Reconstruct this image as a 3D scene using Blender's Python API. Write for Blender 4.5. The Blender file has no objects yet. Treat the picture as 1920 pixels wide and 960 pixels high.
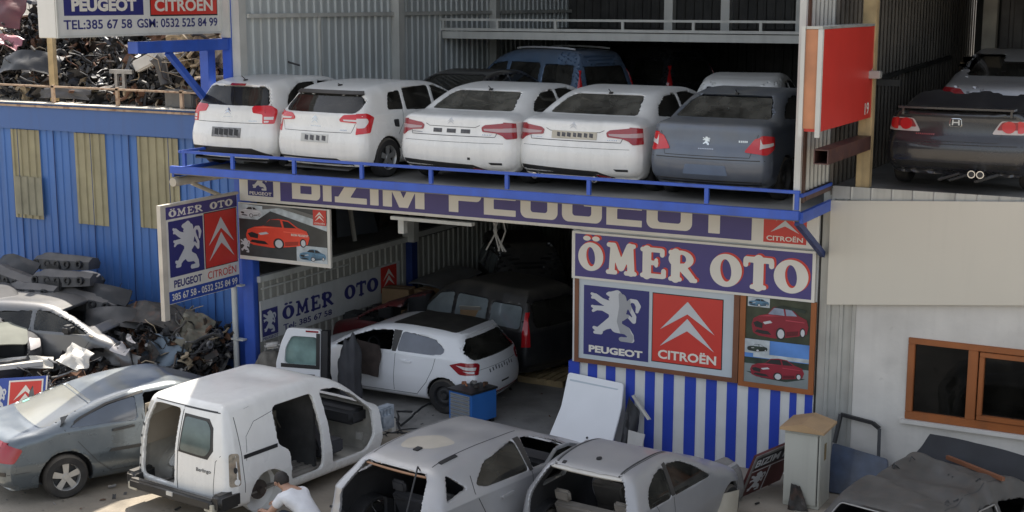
import bpy, bmesh, math, random
import numpy as np
from mathutils import Vector, Matrix

SC = bpy.context.scene
COL = SC.collection
random.seed(7)
rng = np.random.default_rng(7)
R_ = math.radians

# ------------------------------------------------------------------ camera
cam_d = bpy.data.cameras.new('camera')
cam = bpy.data.objects.new('camera', cam_d)
COL.objects.link(cam)
cx_ = Vector((0.87972701, 0.47547911, 0.0))
cd_ = Vector((0.08565293, -0.15847426, -0.98364093))
cf_ = Vector((-0.46770071, 0.8653355, -0.18014027))
cam.matrix_world = Matrix(((cx_.x, -cd_.x, -cf_.x, 16.8), (cx_.y, -cd_.y, -cf_.y, -20.4),
                           (cx_.z, -cd_.z, -cf_.z, 7.3), (0, 0, 0, 1)))
cam_d.sensor_width = 36.0
cam_d.lens = 2621.0 / 1920.0 * 36.0
cam_d.clip_start = 0.1
cam_d.clip_end = 3000
SC.camera = cam

# ------------------------------------------------------------------ light
SUN_AZ, SUN_EL = R_(-33), R_(60)          # azimuth from +Y, negative = towards -X
sdir = Vector((math.sin(SUN_AZ) * math.cos(SUN_EL), math.cos(SUN_AZ) * math.cos(SUN_EL), math.sin(SUN_EL)))
world = bpy.data.worlds.new('World')
SC.world = world
world.use_nodes = True
wn = world.node_tree
bg = wn.nodes['Background']
sky = wn.nodes.new('ShaderNodeTexSky')
sky.sky_type = 'NISHITA'
sky.sun_disc = False
sky.sun_elevation = SUN_EL
sky.sun_rotation = SUN_AZ
sky.air_density = 1.0
sky.dust_density = 2.5
sky.ozone_density = 1.0
hs = wn.nodes.new('ShaderNodeHueSaturation')          # hazy summer air: a paler sky than the clear model
hs.inputs['Saturation'].default_value = 0.45
wn.links.new(sky.outputs[0], hs.inputs['Color'])
wn.links.new(hs.outputs[0], bg.inputs[0])
bg.inputs[1].default_value = 0.15
sun_d = bpy.data.lights.new('sun', 'SUN')
sun_d.energy = 4.6
sun_d.angle = R_(0.5)
sun_d.color = (1.0, 0.93, 0.83)
sun = bpy.data.objects.new('sun', sun_d)
COL.objects.link(sun)
sun.rotation_euler = sdir.to_track_quat('Z', 'Y').to_euler()
SC.view_settings.view_transform = 'Standard'
SC.view_settings.look = 'None'
SC.view_settings.exposure = 1.02
SC.view_settings.gamma = 1.0
SC.cycles.max_bounces = 8
SC.cycles.transparent_max_bounces = 12
SC.cycles.use_denoising = True

# ------------------------------------------------------------------ helpers
def tag(o, label=None, cat=None, group=None, kind=None):
    if label: o['label'] = label
    if cat: o['category'] = cat
    if group: o['group'] = group
    if kind: o['kind'] = kind
    return o

def empty(name, loc, rz=0.0, label=None, cat=None, group=None):
    o = bpy.data.objects.new(name, None)
    COL.objects.link(o)
    o.location = loc
    o.rotation_euler = (0, 0, rz)
    o.empty_display_size = 0.2
    return tag(o, label, cat, group)

MATS = {}
def M(name, col, rough=0.5, metal=0.0, coat=0.0, var=0.12, scale=2.5, dust=0.0, dustcol=(0.27, 0.23, 0.18),
      bump=0.0, bscale=40.0, streak=0.0, rust=0.0, stain=0.0):
    if name in MATS: return MATS[name]
    m = bpy.data.materials.new(name)
    m.use_nodes = True
    nt = m.node_tree; N = nt.nodes; L = nt.links
    b = N['Principled BSDF']
    b.inputs['Roughness'].default_value = rough
    b.inputs['Metallic'].default_value = metal
    if coat:
        b.inputs['Coat Weight'].default_value = coat
        b.inputs['Coat Roughness'].default_value = 0.08
    tc = N.new('ShaderNodeTexCoord')
    def noise(sc, det=4.0, vec=None):
        n = N.new('ShaderNodeTexNoise'); n.inputs['Scale'].default_value = sc; n.inputs['Detail'].default_value = det
        L.new(vec if vec else tc.outputs['Object'], n.inputs['Vector']); return n.outputs['Fac']
    def ramp(fac, a, bb):
        r = N.new('ShaderNodeMapRange'); r.inputs['From Min'].default_value = a; r.inputs['From Max'].default_value = bb
        L.new(fac, r.inputs['Value']); return r.outputs['Result']
    def mix(fac, a, bcol):
        x = N.new('ShaderNodeMix'); x.data_type = 'RGBA'
        if isinstance(fac, float): x.inputs['Factor'].default_value = fac
        else: L.new(fac, x.inputs['Factor'])
        for inp, v in ((6, a), (7, bcol)):
            if isinstance(v, tuple): x.inputs[inp].default_value = (*v, 1)
            else: L.new(v, x.inputs[inp])
        return x.outputs[2]
    def mul(a, bb):
        x = N.new('ShaderNodeMath'); x.operation = 'MULTIPLY'
        for i, v in enumerate((a, bb)):
            if isinstance(v, (int, float)): x.inputs[i].default_value = v
            else: L.new(v, x.inputs[i])
        return x.outputs[0]
    lo = tuple(c * (1 - var) for c in col); hi = tuple(min(1, c * (1 + var)) for c in col)
    c = mix(ramp(noise(scale), 0.3, 0.7), lo, hi)
    if streak:
        mp = N.new('ShaderNodeMapping'); mp.inputs['Scale'].default_value = (6, 6, 0.4)
        L.new(tc.outputs['Object'], mp.inputs['Vector'])
        f = mul(ramp(noise(1.0, 5, mp.outputs['Vector']), 0.5, 0.75), streak)
        c = mix(f, c, tuple(x * 0.45 + y * 0.12 for x, y in zip(col, (0.3, 0.26, 0.2))))
    if rust:
        f = mul(ramp(noise(7.0, 8), 0.52, 0.62), rust)
        c = mix(f, c, (0.16, 0.065, 0.03))
    if dust:
        g = N.new('ShaderNodeNewGeometry'); sp = N.new('ShaderNodeSeparateXYZ')
        L.new(g.outputs['Normal'], sp.inputs[0])
        up = ramp(sp.outputs['Z'], 0.1, 0.9)
        f = mul(mul(up, ramp(noise(1.8, 6), 0.15, 0.75)), dust)
        f2 = N.new('ShaderNodeMath'); f2.operation = 'ADD'; L.new(f, f2.inputs[0])
        L.new(mul(ramp(noise(3.1, 6), 0.45, 0.85), dust * 0.35), f2.inputs[1])
        c = mix(f2.outputs[0], c, dustcol)
        rr = N.new('ShaderNodeMapRange'); rr.inputs['To Min'].default_value = rough; rr.inputs['To Max'].default_value = 0.9
        L.new(f2.outputs[0], rr.inputs['Value']); L.new(rr.outputs['Result'], b.inputs['Roughness'])
        if coat:
            r2 = N.new('ShaderNodeMapRange'); r2.inputs['To Min'].default_value = coat; r2.inputs['To Max'].default_value = 0.0
            L.new(f2.outputs[0], r2.inputs['Value']); L.new(r2.outputs['Result'], b.inputs['Coat Weight'])
    if stain:
        f = mul(ramp(noise(.9, 7), 0.56, 0.70), stain)
        c = mix(f, c, tuple(x * .35 for x in col))
        f = mul(ramp(noise(9.0, 4), 0.66, 0.74), stain)
        c = mix(f, c, tuple(x * .5 for x in col))
    L.new(c, b.inputs['Base Color'])
    if bump:
        bn = N.new('ShaderNodeBump'); bn.inputs['Strength'].default_value = bump; bn.inputs['Distance'].default_value = 0.02
        L.new(noise(bscale, 6), bn.inputs['Height']); L.new(bn.outputs['Normal'], b.inputs['Normal'])
    MATS[name] = m
    return m

def glass(name, tint=(0.25, 0.28, 0.27), dirt=0.15):
    if name in MATS: return MATS[name]
    m = bpy.data.materials.new(name); m.use_nodes = True
    nt = m.node_tree; N = nt.nodes; L = nt.links
    for n in list(N): N.remove(n)
    out = N.new('ShaderNodeOutputMaterial')
    tr = N.new('ShaderNodeBsdfTransparent'); tr.inputs[0].default_value = (*tint, 1)
    gl = N.new('ShaderNodeBsdfGlossy'); gl.inputs['Roughness'].default_value = 0.04
    df = N.new('ShaderNodeBsdfDiffuse'); df.inputs[0].default_value = (0.2, 0.19, 0.16, 1)
    fr = N.new('ShaderNodeFresnel'); fr.inputs[0].default_value = 1.5
    m1 = N.new('ShaderNodeMixShader'); m2 = N.new('ShaderNodeMixShader')
    tc = N.new('ShaderNodeTexCoord'); nz = N.new('ShaderNodeTexNoise'); nz.inputs['Scale'].default_value = 2.5
    nz.inputs['Detail'].default_value = 6
    mr = N.new('ShaderNodeMapRange'); mr.inputs['From Min'].default_value = 0.25; mr.inputs['From Max'].default_value = 0.8
    mr.inputs['To Max'].default_value = dirt * 1.6
    L.new(tc.outputs['Object'], nz.inputs['Vector']); L.new(nz.outputs['Fac'], mr.inputs['Value'])
    L.new(mr.outputs['Result'], m1.inputs[0]); L.new(tr.outputs[0], m1.inputs[1]); L.new(df.outputs[0], m1.inputs[2])
    L.new(fr.outputs[0], m2.inputs[0]); L.new(m1.outputs[0], m2.inputs[1]); L.new(gl.outputs[0], m2.inputs[2])
    L.new(m2.outputs[0], out.inputs[0])
    MATS[name] = m
    return m

def mesh_obj(name, V, Fc, mats, parent=None, midx=None, smooth=False, sharp=None):
    me = bpy.data.meshes.new(name)
    me.from_pydata([tuple(v) for v in V], [], [tuple(f) for f in Fc])
    if not isinstance(mats, (list, tuple)): mats = [mats]
    for m in mats: me.materials.append(m)
    if midx is not None: me.polygons.foreach_set('material_index', np.asarray(midx, dtype=np.int32))
    if smooth:
        me.polygons.foreach_set('use_smooth', np.ones(len(me.polygons), dtype=bool))
        if sharp: me.set_sharp_from_angle(angle=R_(sharp))
    me.validate(); me.update()
    o = bpy.data.objects.new(name, me)
    COL.objects.link(o)
    if parent is not None: o.parent = parent
    return o

class MB:
    """collects shapes for ONE mesh object"""
    def __init__(s): s.v = []; s.f = []; s.m = []
    def add(s, V, Fc, mi=0):
        b = len(s.v); s.v += [tuple(v) for v in V]
        for f in Fc: s.f.append(tuple(i + b for i in f)); s.m.append(mi)
    def box(s, x0, x1, y0, y1, z0, z1, mi=0):
        V = [(x, y, z) for x in (x0, x1) for y in (y0, y1) for z in (z0, z1)]
        s.add(V, [(0, 1, 3, 2), (4, 6, 7, 5), (0, 4, 5, 1), (2, 3, 7, 6), (0, 2, 6, 4), (1, 5, 7, 3)], mi)
    def bar(s, a, b, w, h, mi=0, up=(0, 0, 1)):
        a = Vector(a); b = Vector(b); d = (b - a).normalized(); u = Vector(up)
        if abs(d.dot(u)) > 0.98: u = Vector((0, 1, 0))
        r = d.cross(u).normalized(); u = r.cross(d).normalized()
        V = []
        for p in (a, b):
            for sx, sy in ((-1, -1), (1, -1), (1, 1), (-1, 1)): V.append(p + r * (w / 2 * sx) + u * (h / 2 * sy))
        s.add(V, [(0, 1, 2, 3), (7, 6, 5, 4), (0, 4, 5, 1), (1, 5, 6, 2), (2, 6, 7, 3), (3, 7, 4, 0)], mi)
    def tube(s, pts, r, n=8, mi=0, cap=True):
        pts = [Vector(p) for p in pts]; rs = r if isinstance(r, (list, tuple)) else [r] * len(pts)
        V = []; Fc = []
        pr = None
        for i, p in enumerate(pts):
            d = (pts[min(i + 1, len(pts) - 1)] - pts[max(i - 1, 0)]).normalized()
            if pr is None:
                pr = d.cross(Vector((0, 0, 1)))
                if pr.length < 0.05: pr = d.cross(Vector((1, 0, 0)))
            pr = (pr - d * pr.dot(d)).normalized(); q = d.cross(pr)
            for k in range(n):
                a = 2 * math.pi * k / n
                V.append(p + (pr * math.cos(a) + q * math.sin(a)) * rs[i])
        for i in range(len(pts) - 1):
            for k in range(n):
                k2 = (k + 1) % n
                Fc.append((i * n + k, i * n + k2, (i + 1) * n + k2, (i + 1) * n + k))
        if cap: Fc.append(tuple(range(n))[::-1]); Fc.append(tuple((len(pts) - 1) * n + k for k in range(n)))
        s.add(V, Fc, mi)
    def prism(s, poly, fr, d0, d1, mi=0):
        """polygon (a,b) in frame fr, from depth d0 to d1 along the frame's normal"""
        n = len(poly)
        V = [fr.p(a, b, d0) for a, b in poly] + [fr.p(a, b, d1) for a, b in poly]
        Fc = [tuple(range(n))[::-1], tuple(range(n, 2 * n))] + [(i, (i + 1) % n, n + (i + 1) % n, n + i) for i in range(n)]
        s.add(V, Fc, mi)
    def lathe(s, prof, axis_o, axis_d, n=24, mi=0, a0=0.0, a1=2 * math.pi):
        o = Vector(axis_o); d = Vector(axis_d).normalized()
        u = d.cross(Vector((0, 0, 1)))
        if u.length < 0.1: u = d.cross(Vector((1, 0, 0)))
        u.normalize(); w = d.cross(u)
        V = []; Fc = []; k = len(prof)
        for i in range(n):
            a = 2 * math.pi * i / n
            for t, r in prof: V.append(o + d * t + (u * math.cos(a) + w * math.sin(a)) * r)
        for i in range(n):
            j = (i + 1) % n
            for q in range(k - 1): Fc.append((i * k + q, j * k + q, j * k + q + 1, i * k + q + 1))
        s.add(V, Fc, mi)
    def build(s, name, mats, parent=None, smooth=False, sharp=None, bevel=0.0):
        o = mesh_obj(name, s.v, s.f, mats, parent, s.m, smooth, sharp)
        bm = bmesh.new(); bm.from_mesh(o.data); bmesh.ops.recalc_face_normals(bm, faces=bm.faces[:])
        if bevel:
            bmesh.ops.bevel(bm, geom=bm.edges[:], offset=bevel, segments=2, affect='EDGES', clamp_overlap=True)
        bm.to_mesh(o.data); bm.free()
        return o

class Frame:
    def __init__(s, o, xd, zd, n): s.o = Vector(o); s.x = Vector(xd); s.z = Vector(zd); s.n = Vector(n)
    def p(s, a, b, d=0.0): return s.o + s.x * a + s.z * b + s.n * d
FAC = Frame((0, 0, 0), (1, 0, 0), (0, 0, 1), (0, -1, 0))

def corr(mb, a, b, z0, z1, nrm, pitch=0.2, depth=0.035, mi=0, flat=0.6, ph=0.0):
    """trapezoid corrugated sheet from plan point a to b, ribs vertical, ribs towards nrm"""
    a = Vector((*a, 0)); b = Vector((*b, 0)); d = (b - a); Ln = d.length; d.normalize(); n = Vector((*nrm, 0)).normalized()
    pts = []
    k = 0
    t = -ph
    while t < Ln:
        for tt, off in ((t, 0), (t + pitch * flat, 0), (t + pitch * (flat + .08), depth), (t + pitch * 0.92, depth)):
            if 0 <= tt <= Ln: pts.append((tt, off))
        t += pitch
    if not pts or pts[0][0] > 0: pts.insert(0, (0, 0))
    if pts[-1][0] < Ln: pts.append((Ln, pts[-1][1]))
    V = []; Fc = []
    for t, off in pts:
        q = a + d * t + n * off
        V += [(q.x, q.y, z0), (q.x, q.y, z1)]
    for i in range(len(pts) - 1): Fc.append((2 * i, 2 * i + 2, 2 * i + 3, 2 * i + 1))
    mb.add(V, Fc, mi)

# ---- flat prints
def fill2d(Fn, x0, x1, y0, y1, h):
    nx = int((x1 - x0) / h) + 2; ny = int((y1 - y0) / h) + 2
    xs = x0 + np.arange(nx) * h; ys = y0 + np.arange(ny) * h
    X, Y = np.meshgrid(xs, ys, indexing='ij')
    D = Fn(X, Y)
    V = []; idx = {}; Fc = []
    def cv(i, j):
        k = (i, j)
        if k not in idx: idx[k] = len(V); V.append((xs[i], ys[j]))
        return idx[k]
    def ev(i, j, i2, j2):
        k = (min((i, j), (i2, j2)), max((i, j), (i2, j2)))
        if k not in idx:
            t = D[i, j] / (D[i, j] - D[i2, j2]); idx[k] = len(V)
            V.append((xs[i] + (xs[i2] - xs[i]) * t, ys[j] + (ys[j2] - ys[j]) * t))
        return idx[k]
    ins = D < 0
    act = ins[:-1, :-1] | ins[1:, :-1] | ins[1:, 1:] | ins[:-1, 1:]
    for i, j in zip(*np.nonzero(act)):
        c = ((i, j), (i + 1, j), (i + 1, j + 1), (i, j + 1)); f = []
        for q in range(4):
            p, r = c[q], c[(q + 1) % 4]
            if ins[p]: f.append(cv(*p))
            if ins[p] != ins[r]: f.append(ev(*p, *r))
        if len(f) >= 3: Fc.append(f)
    return V, Fc

def cap2(X, Y, a, b, r0, r1=None):
    if r1 is None: r1 = r0
    ax, ay = a; bx, by = b; dx, dy = bx - ax, by - ay; L2 = dx * dx + dy * dy + 1e-9
    t = np.clip(((X - ax) * dx + (Y - ay) * dy) / L2, 0, 1)
    return np.hypot(X - ax - t * dx, Y - ay - t * dy) - (r0 + (r1 - r0) * t)
def ell2(X, Y, c, rx, ry, rot=0.0):
    u = (X - c[0]) * math.cos(rot) + (Y - c[1]) * math.sin(rot); v = -(X - c[0]) * math.sin(rot) + (Y - c[1]) * math.cos(rot)
    k = np.hypot(u / rx, v / ry)
    return (k - 1) * min(rx, ry)
def chain2(X, Y, pts):
    d = None
    for p, q in zip(pts, pts[1:]):
        e = cap2(X, Y, p[:2], q[:2], p[2], q[2]); d = e if d is None else np.minimum(d, e)
    return d

LION = [
    [(290, 430, 40), (284, 500, 37), (284, 560, 36), (290, 600, 32)], [(284, 405, 37), (250, 398, 15), (238, 398, 8)], [(285, 420, 30), (252, 428, 8)],
    [(318, 415, 24), (332, 470, 20), (318, 530, 18)],
    [(262, 468, 24), (205, 445, 18), (170, 420, 17)], [(168, 418, 14), (150, 407, 8)], [(172, 425, 12), (153, 430, 8)],
    [(262, 508, 22), (212, 490, 15), (172, 492, 15)], [(172, 490, 12), (153, 484, 8)], [(175, 496, 12), (158, 512, 8)],
    [(268, 570, 36), (222, 600, 22), (198, 622, 19)], [(195, 630, 18), (165, 616, 10)], [(200, 640, 14), (170, 644, 10)],
    [(302, 600, 34), (345, 612, 24), (368, 640, 18), (372, 665, 16)], [(375, 668, 15), (318, 668, 14)],
    [(322, 545, 10), (352, 520, 9), (385, 552, 12), (388, 520, 11), (362, 470, 11), (352, 442, 12), (368, 424, 11), (395, 428, 13), (409, 455, 14), (402, 490, 8)]]
def lion_sdf(x0, y0, w, h):
    def Fn(X, Y):
        PX = 145 + (X - x0) / w * 275; PY = 690 - (Y - y0) / h * 318
        d = None
        for ch in LION:
            e = chain2(PX, PY, ch); d = e if d is None else np.minimum(d, e)
        return d * w / 275
    return Fn
def glyph(ch, x0, y0, w, h):
    def Fn(X, Y):
        U = (X - x0) / w; V = (Y - y0) / h; asp = w / h
        U = U * asp
        W = asp
        c = lambda a, b, r, r1=None: cap2(U, V, (a[0] * W, a[1]), (b[0] * W, b[1]), r, r1)
        mn = lambda *a: np.minimum.reduce(a)
        if ch in 'OÖ':
            d = np.maximum(ell2(U, V, (.5 * W, .5), .5 * W, .5), -ell2(U, V, (.5 * W, .5), .17 * W, .34, 0.12))
            if ch == 'Ö': d = mn(d, ell2(U, V, (.34 * W, 1.14), .15 * W, .085), ell2(U, V, (.70 * W, 1.14), .15 * W, .085))
        elif ch == 'M':
            d = mn(c((.2, .1), (.25, .9), .10), c((.25, .88), (.5, .24), .12), c((.5, .24), (.76, .88), .12), c((.77, .9), (.82, .1), .12),
                   c((.08, .07), (.32, .07), .07), c((.66, .07), (.94, .07), .07), c((.1, .93), (.28, .93), .07), c((.74, .93), (.9, .93), .07))
        elif ch == 'E':
            d = mn(c((.27, .1), (.27, .9), .15), c((.1, .92), (.8, .92), .075), c((.84, .9), (.84, .78), .08), c((.1, .08), (.86, .08), .075),
                   c((.9, .1), (.9, .25), .085), c((.3, .5), (.62, .5), .075), c((.62, .42), (.62, .6), .06))
        elif ch == 'R':
            bowl = np.maximum(ell2(U, V, (.45 * W, .71), .42 * W, .29), -ell2(U, V, (.47 * W, .72), .15 * W, .15))
            d = mn(c((.27, .1), (.27, .9), .15), bowl, c((.1, .92), (.4, .92), .075), c((.1, .07), (.42, .07), .07), c((.5, .45), (.82, .12), .14, .11), c((.8, .07), (.94, .07), .07))
        elif ch == 'T':
            d = mn(c((.5, .1), (.5, .9), .16), c((.1, .9), (.9, .9), .09), c((.08, .86), (.08, .74), .08), c((.92, .86), (.92, .74), .08), c((.3, .07), (.7, .07), .07))
        return d * h
    return Fn

def paint(name, V2, Fc, fr, off, mat, parent):
    return mesh_obj(name, [fr.p(a, b, off) for a, b in V2], Fc, mat, parent)
def poly(name, pts, fr, off, mat, parent):
    return mesh_obj(name, [fr.p(a, b, off) for a, b in pts], [tuple(range(len(pts)))], mat, parent)
def rect(name, a0, a1, b0, b1, fr, off, mat, parent):
    return poly(name, [(a0, b0), (a1, b0), (a1, b1), (a0, b1)], fr, off, mat, parent)
def multi(name, polys, fr, off, mat, parent):
    mb = MB()
    for p in polys: mb.add([fr.p(a, b, off) for a, b in p], [tuple(range(len(p)))])
    return mesh_obj(name, mb.v, mb.f, mat, parent)
def circ(cx, cy, rx, ry=None, n=20, rot=0.0):
    ry = ry or rx
    return [(cx + rx * math.cos(2 * math.pi * i / n + rot), cy + ry * math.sin(2 * math.pi * i / n + rot)) for i in range(n)]

def text(name, s, a0, a1, b0, b1, fr, off, mat, parent, bold=0.02, flip=False):
    cu = bpy.data.curves.new('t', 'FONT'); cu.body = s; cu.size = 1.0; cu.offset = bold; cu.resolution_u = 3
    o = bpy.data.objects.new('t', cu); COL.objects.link(o)
    dg = bpy.context.evaluated_depsgraph_get(); dg.update()
    me = bpy.data.meshes.new_from_object(o.evaluated_get(dg))
    V = np.array([v.co[:] for v in me.vertices]); Fc = [tuple(p.vertices) for p in me.polygons]
    bpy.data.objects.remove(o); bpy.data.curves.remove(cu); bpy.data.meshes.remove(me)
    mn = V.min(0); mx = V.max(0)
    P = [(a0 + (x - mn[0]) / (mx[0] - mn[0]) * (a1 - a0), b0 + (y - mn[1]) / (mx[1] - mn[1]) * (b1 - b0)) for x, y, _ in V]
    return paint(name, P, Fc, fr, off, mat, parent)

CHEV1 = [(0, 0.36), (.5, 1.0), (1.0, .36), (.93, .36 + .04), (.53, .72), (.5, .735), (.47, .72), (.07, .40)]
CHEV2 = [(0, 0.0), (.5, .66), (1.0, 0.0), (.93, .04), (.53, .38), (.5, .395), (.47, .38), (.07, .04)]
def chevrons(name, a0, a1, b0, b1, fr, off, mat, parent):
    def sh(P): return [(a0 + x * (a1 - a0), b0 + y * (b1 - b0)) for x, y in P]
    up = [(0, .36), (.5, 1), (1, .36), (.5, .735)]; lo = [(0, 0), (.5, .64), (1, 0), (.5, .38)]
    q = []
    for c in (up, lo):
        P = sh(c); q += [[P[0], P[3], P[1]], [P[3], P[2], P[1]]]
    return multi(name, q, fr, off, mat, parent)
def lion(name, a0, b0, w, h, fr, off, mat, parent, res=0.012, clip=None):
    Fn = lion_sdf(a0, b0, w, h)
    G = Fn if clip is None else (lambda X, Y: np.maximum(Fn(X, Y), Y - clip))
    V, Fc = fill2d(G, a0 - .05 * w, a0 + 1.05 * w, b0 - .05 * h, b0 + 1.05 * h, res)
    return paint(name, V, Fc, fr, off, mat, parent)
# ------------------------------------------------------------------ static things
ABS = {}
_mo = mesh_obj
def mesh_obj(name, V, Fc, mats, parent=None, midx=None, smooth=False, sharp=None):
    o = _mo(name, V, Fc, mats, parent, midx, smooth, sharp)
    if parent is not None and parent.name in ABS: o.matrix_parent_inverse = Matrix.Translation(-Vector(parent.location))
    return o
def static(name, loc, label, cat, group=None):
    o = empty(name, loc, 0, label, cat, group); ABS[o.name] = 1
    return o

m_ground = M('yard concrete', (0.27, 0.235, 0.185), .9, var=.35, scale=.55, bump=.5, bscale=14, stain=.7)
m_floor = M('garage concrete', (.27, .26, .24), .75, var=.4, scale=.9, bump=.3, bscale=12, stain=.7)
m_deck = M('deck concrete', (.22, .21, .19), .85, var=.35, scale=.8, bump=.3, bscale=10)
m_wsheet = M('grey white sheet', (0.50, 0.53, 0.52), .45, .0, var=.06, scale=.8, streak=.5)
m_wframe = M('white steel', (0.55, 0.55, 0.51), .5, var=.08, streak=.25)
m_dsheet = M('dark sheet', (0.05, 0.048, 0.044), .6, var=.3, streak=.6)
m_blue = M('blue sheet', (0.055, 0.15, 0.40), .5, var=.14, scale=.6, streak=.45)
m_bsteel = M('blue steel', (0.035, 0.10, 0.46), .45, var=.12, streak=.3)
m_bfasc = M('blue fascia', (.05, .118, .31), .5, var=.06, scale=.5, streak=.25)
m_tan = M('dirty skylight sheet', (0.29, 0.26, 0.16), .55, var=.15, streak=.5)
m_rusty = M('rusty rail', (0.38, 0.27, 0.18), .7, var=.3, rust=.6)
m_white = M('sign white', (0.70, 0.67, 0.60), .45, var=.04, streak=.12)
m_cream = M('letter white', (0.74, 0.70, 0.62), .45, var=.03)
m_purple = M('sign purple', (0.065, 0.052, 0.20), .45, var=.05)
m_navy = M('sign navy', (0.03, 0.032, 0.16), .45, var=.05)
m_sblue = M('sign blue', (0.03, 0.07, 0.32), .45, var=.05)
m_red = M('sign red', (0.58, 0.042, 0.03), .42, var=.04)
m_orange = M('orange wood', (0.30, 0.095, 0.025), .45, var=.15, scale=1.5, streak=.3)
m_brown = M('brown wood', (0.17, 0.065, 0.03), .5, var=.15)
m_lgrey = M('pale grey panel', (0.50, 0.55, 0.58), .45, var=.03)
m_silv = M('silver print', (0.56, 0.57, 0.58), .4, var=.03)
m_silvd = M('silver print shade', (0.33, 0.34, 0.36), .4, var=.03)
m_black = M('black plastic', (0.018, 0.018, 0.019), .5, var=.3)
m_strblue = M('stripe blue', (0.025, 0.06, 0.42), .4, var=.06)
m_strwhite = M('stripe white', (0.66, 0.66, 0.64), .4, var=.06, streak=.1)
m_plaster = M('white plaster', (0.58, 0.555, 0.51), .85, var=.12, scale=1.2, streak=.12, bump=.35, bscale=8, stain=.25)
m_post = M('timber post', (0.42, 0.31, 0.16), .8, var=.3, scale=3, streak=.8)
m_brsteel = M('red brown steel', (0.075, 0.035, 0.03), .5, var=.3, rust=.3)
m_maroon = M('maroon post', (0.10, 0.05, 0.035), .5, var=.2)
m_galv = M('galvanised', (0.42, 0.42, 0.39), .4, .3, var=.12, streak=.7)

# ground
g = MB(); s = 400
g.add([(-s, -s, 0), (s, -s, 0), (s, s, 0), (-s, s, 0)], [(0, 1, 2, 3)])
tag(g.build('ground', m_ground), kind='structure')
g = MB(); g.add([(.2, -.9, .004), (6.95, -.9, .004), (6.95, 13, .004), (.2, 13, .004)], [(0, 1, 2, 3)])
tag(g.build('garage_floor', m_floor), kind='structure')

# ---- workshop building
WB = static('workshop_building', (5.5, 0, 0), 'open fronted two level workshop hall with cars parked on its upper deck', 'building')
TOP = 17.0  # height chosen so the unseen top shades the yard
mb = MB(); corr(mb, (0, 0.12), (0, 14), 4.25, TOP, (1, 0), .24, .035, flat=.55)
sw = mb.build('side_wall', m_wsheet, WB)
mb = MB(); mb.box(-.10, -.04, .1, 14, 4.25, TOP); mb.build('wall_liner', m_blue, WB)
mb = MB(); mb.box(.04, .09, .3, 14, 6.97, 7.05); mb.box(.04, .09, 7.1, 7.14, 5.0, 6.6); mb.box(.04, .09, 2.5, 2.54, 4.25, 6.97)
mb.build('wall_rail', m_wframe, WB)
for y, w in ((.16, .2), (5.32, .22), (9.6, .18)):
    mb = MB(); mb.box(.0 if y > 1 else -.16, .2 if y > 1 else .06, y - w / 2, y + w / 2, 4.25, TOP); mb.build('column', m_wframe, WB)
mb = MB(); mb.box(-.25, 11.14, -1.5, .1, 4.25, 4.30); mb.box(-.03, 11.14, .1, 14, 4.25, 4.30); mb.build('deck_floor', m_deck, WB)
# front beam and railing of the deck
mb = MB(); mb.box(-.28, 11.16, -1.58, -1.503, 4.275, 4.405); mb.box(11.142, 11.2, -1.5, -.02, 4.22, 4.38); mb.box(-.31, -.253, -1.5, .1, 4.2, 4.36)
mb.build('deck_beam', m_bsteel, WB, bevel=.006)
rl = MB(); rl.box(-.02, 11.16, -1.57, -1.51, 4.645, 4.69); rl.box(11.13, 11.19, -1.5, -.02, 4.59, 4.64); rl.box(-.08, -.022, -1.57, -.3, 4.645, 4.69)
rail = rl.build('deck_railing', m_bsteel, WB, bevel=.006)
for x in (.04, 1.12, 2.44, 3.81, 5.14, 6.52, 7.92, 9.79, 11.12):
    mb = MB(); mb.box(x - .03, x + .03, -1.565, -1.515, 4.42, 4.645); mb.build('railing_post', m_bsteel, rail)
mb = MB(); mb.bar((11.12, -1.5, 4.24), (11.1, -.06, 3.55), .07, .09); mb.build('deck_brace', M('dark blue steel', (.03, .05, .16), .5), WB)
mb = MB(); mb.tube([(-.2, -1.6, 4.12), (-.2, -.2, 4.12)], .08, 10); mb.tube([(-.2, -1.1, 4.05), (-.1, -.14, 3.62)], .04, 8)
mb.build('deck_brace', M('beige pipe', (.50, .45, .36), .6, var=.2, streak=.3), WB, smooth=True, sharp=40)
# third level
mb = MB(); mb.box(.05, 11.05, 7.24, 7.34, 6.44, 6.60); mb.box(.05, 11.05, 7.2, 7.26, 6.62, 6.68); mb.build('upper_beam', m_wframe, WB)
mb = MB(); mb.box(.05, 11.05, 7.345, 14, 6.47, 6.58); mb.build('upper_floor', m_dsheet, WB)
ur = MB(); ur.box(-.0, 11.05, 7.2, 7.25, 6.84, 6.89); ur = ur.build('upper_railing', m_wframe, WB)
for x in (.1, 1.5, 2.95, 4.55, 6.15, 7.6, 9.0, 10.4):
    mb = MB(); mb.box(x - .03, x + .03, 7.2, 7.25, 6.68, 6.84); mb.build('railing_post', m_wframe, ur)
for x, y in ((4.9, 9.0), (6.15, 9.2), (7.9, 9.0), (9.6, 9.2)):
    mb = MB(); mb.box(x - .1, x + .1, y - .1, y + .1, 6.58, 10); mb.build('column', m_wframe, WB)
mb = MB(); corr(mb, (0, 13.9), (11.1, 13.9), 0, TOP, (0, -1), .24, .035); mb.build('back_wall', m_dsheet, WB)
mb = MB(); mb.box(-.1, 11.2, -1.6, 14, TOP, TOP + .2); mb.build('roof', m_dsheet, WB)  # unseen roof, placed to keep the sun off yard and deck
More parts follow.
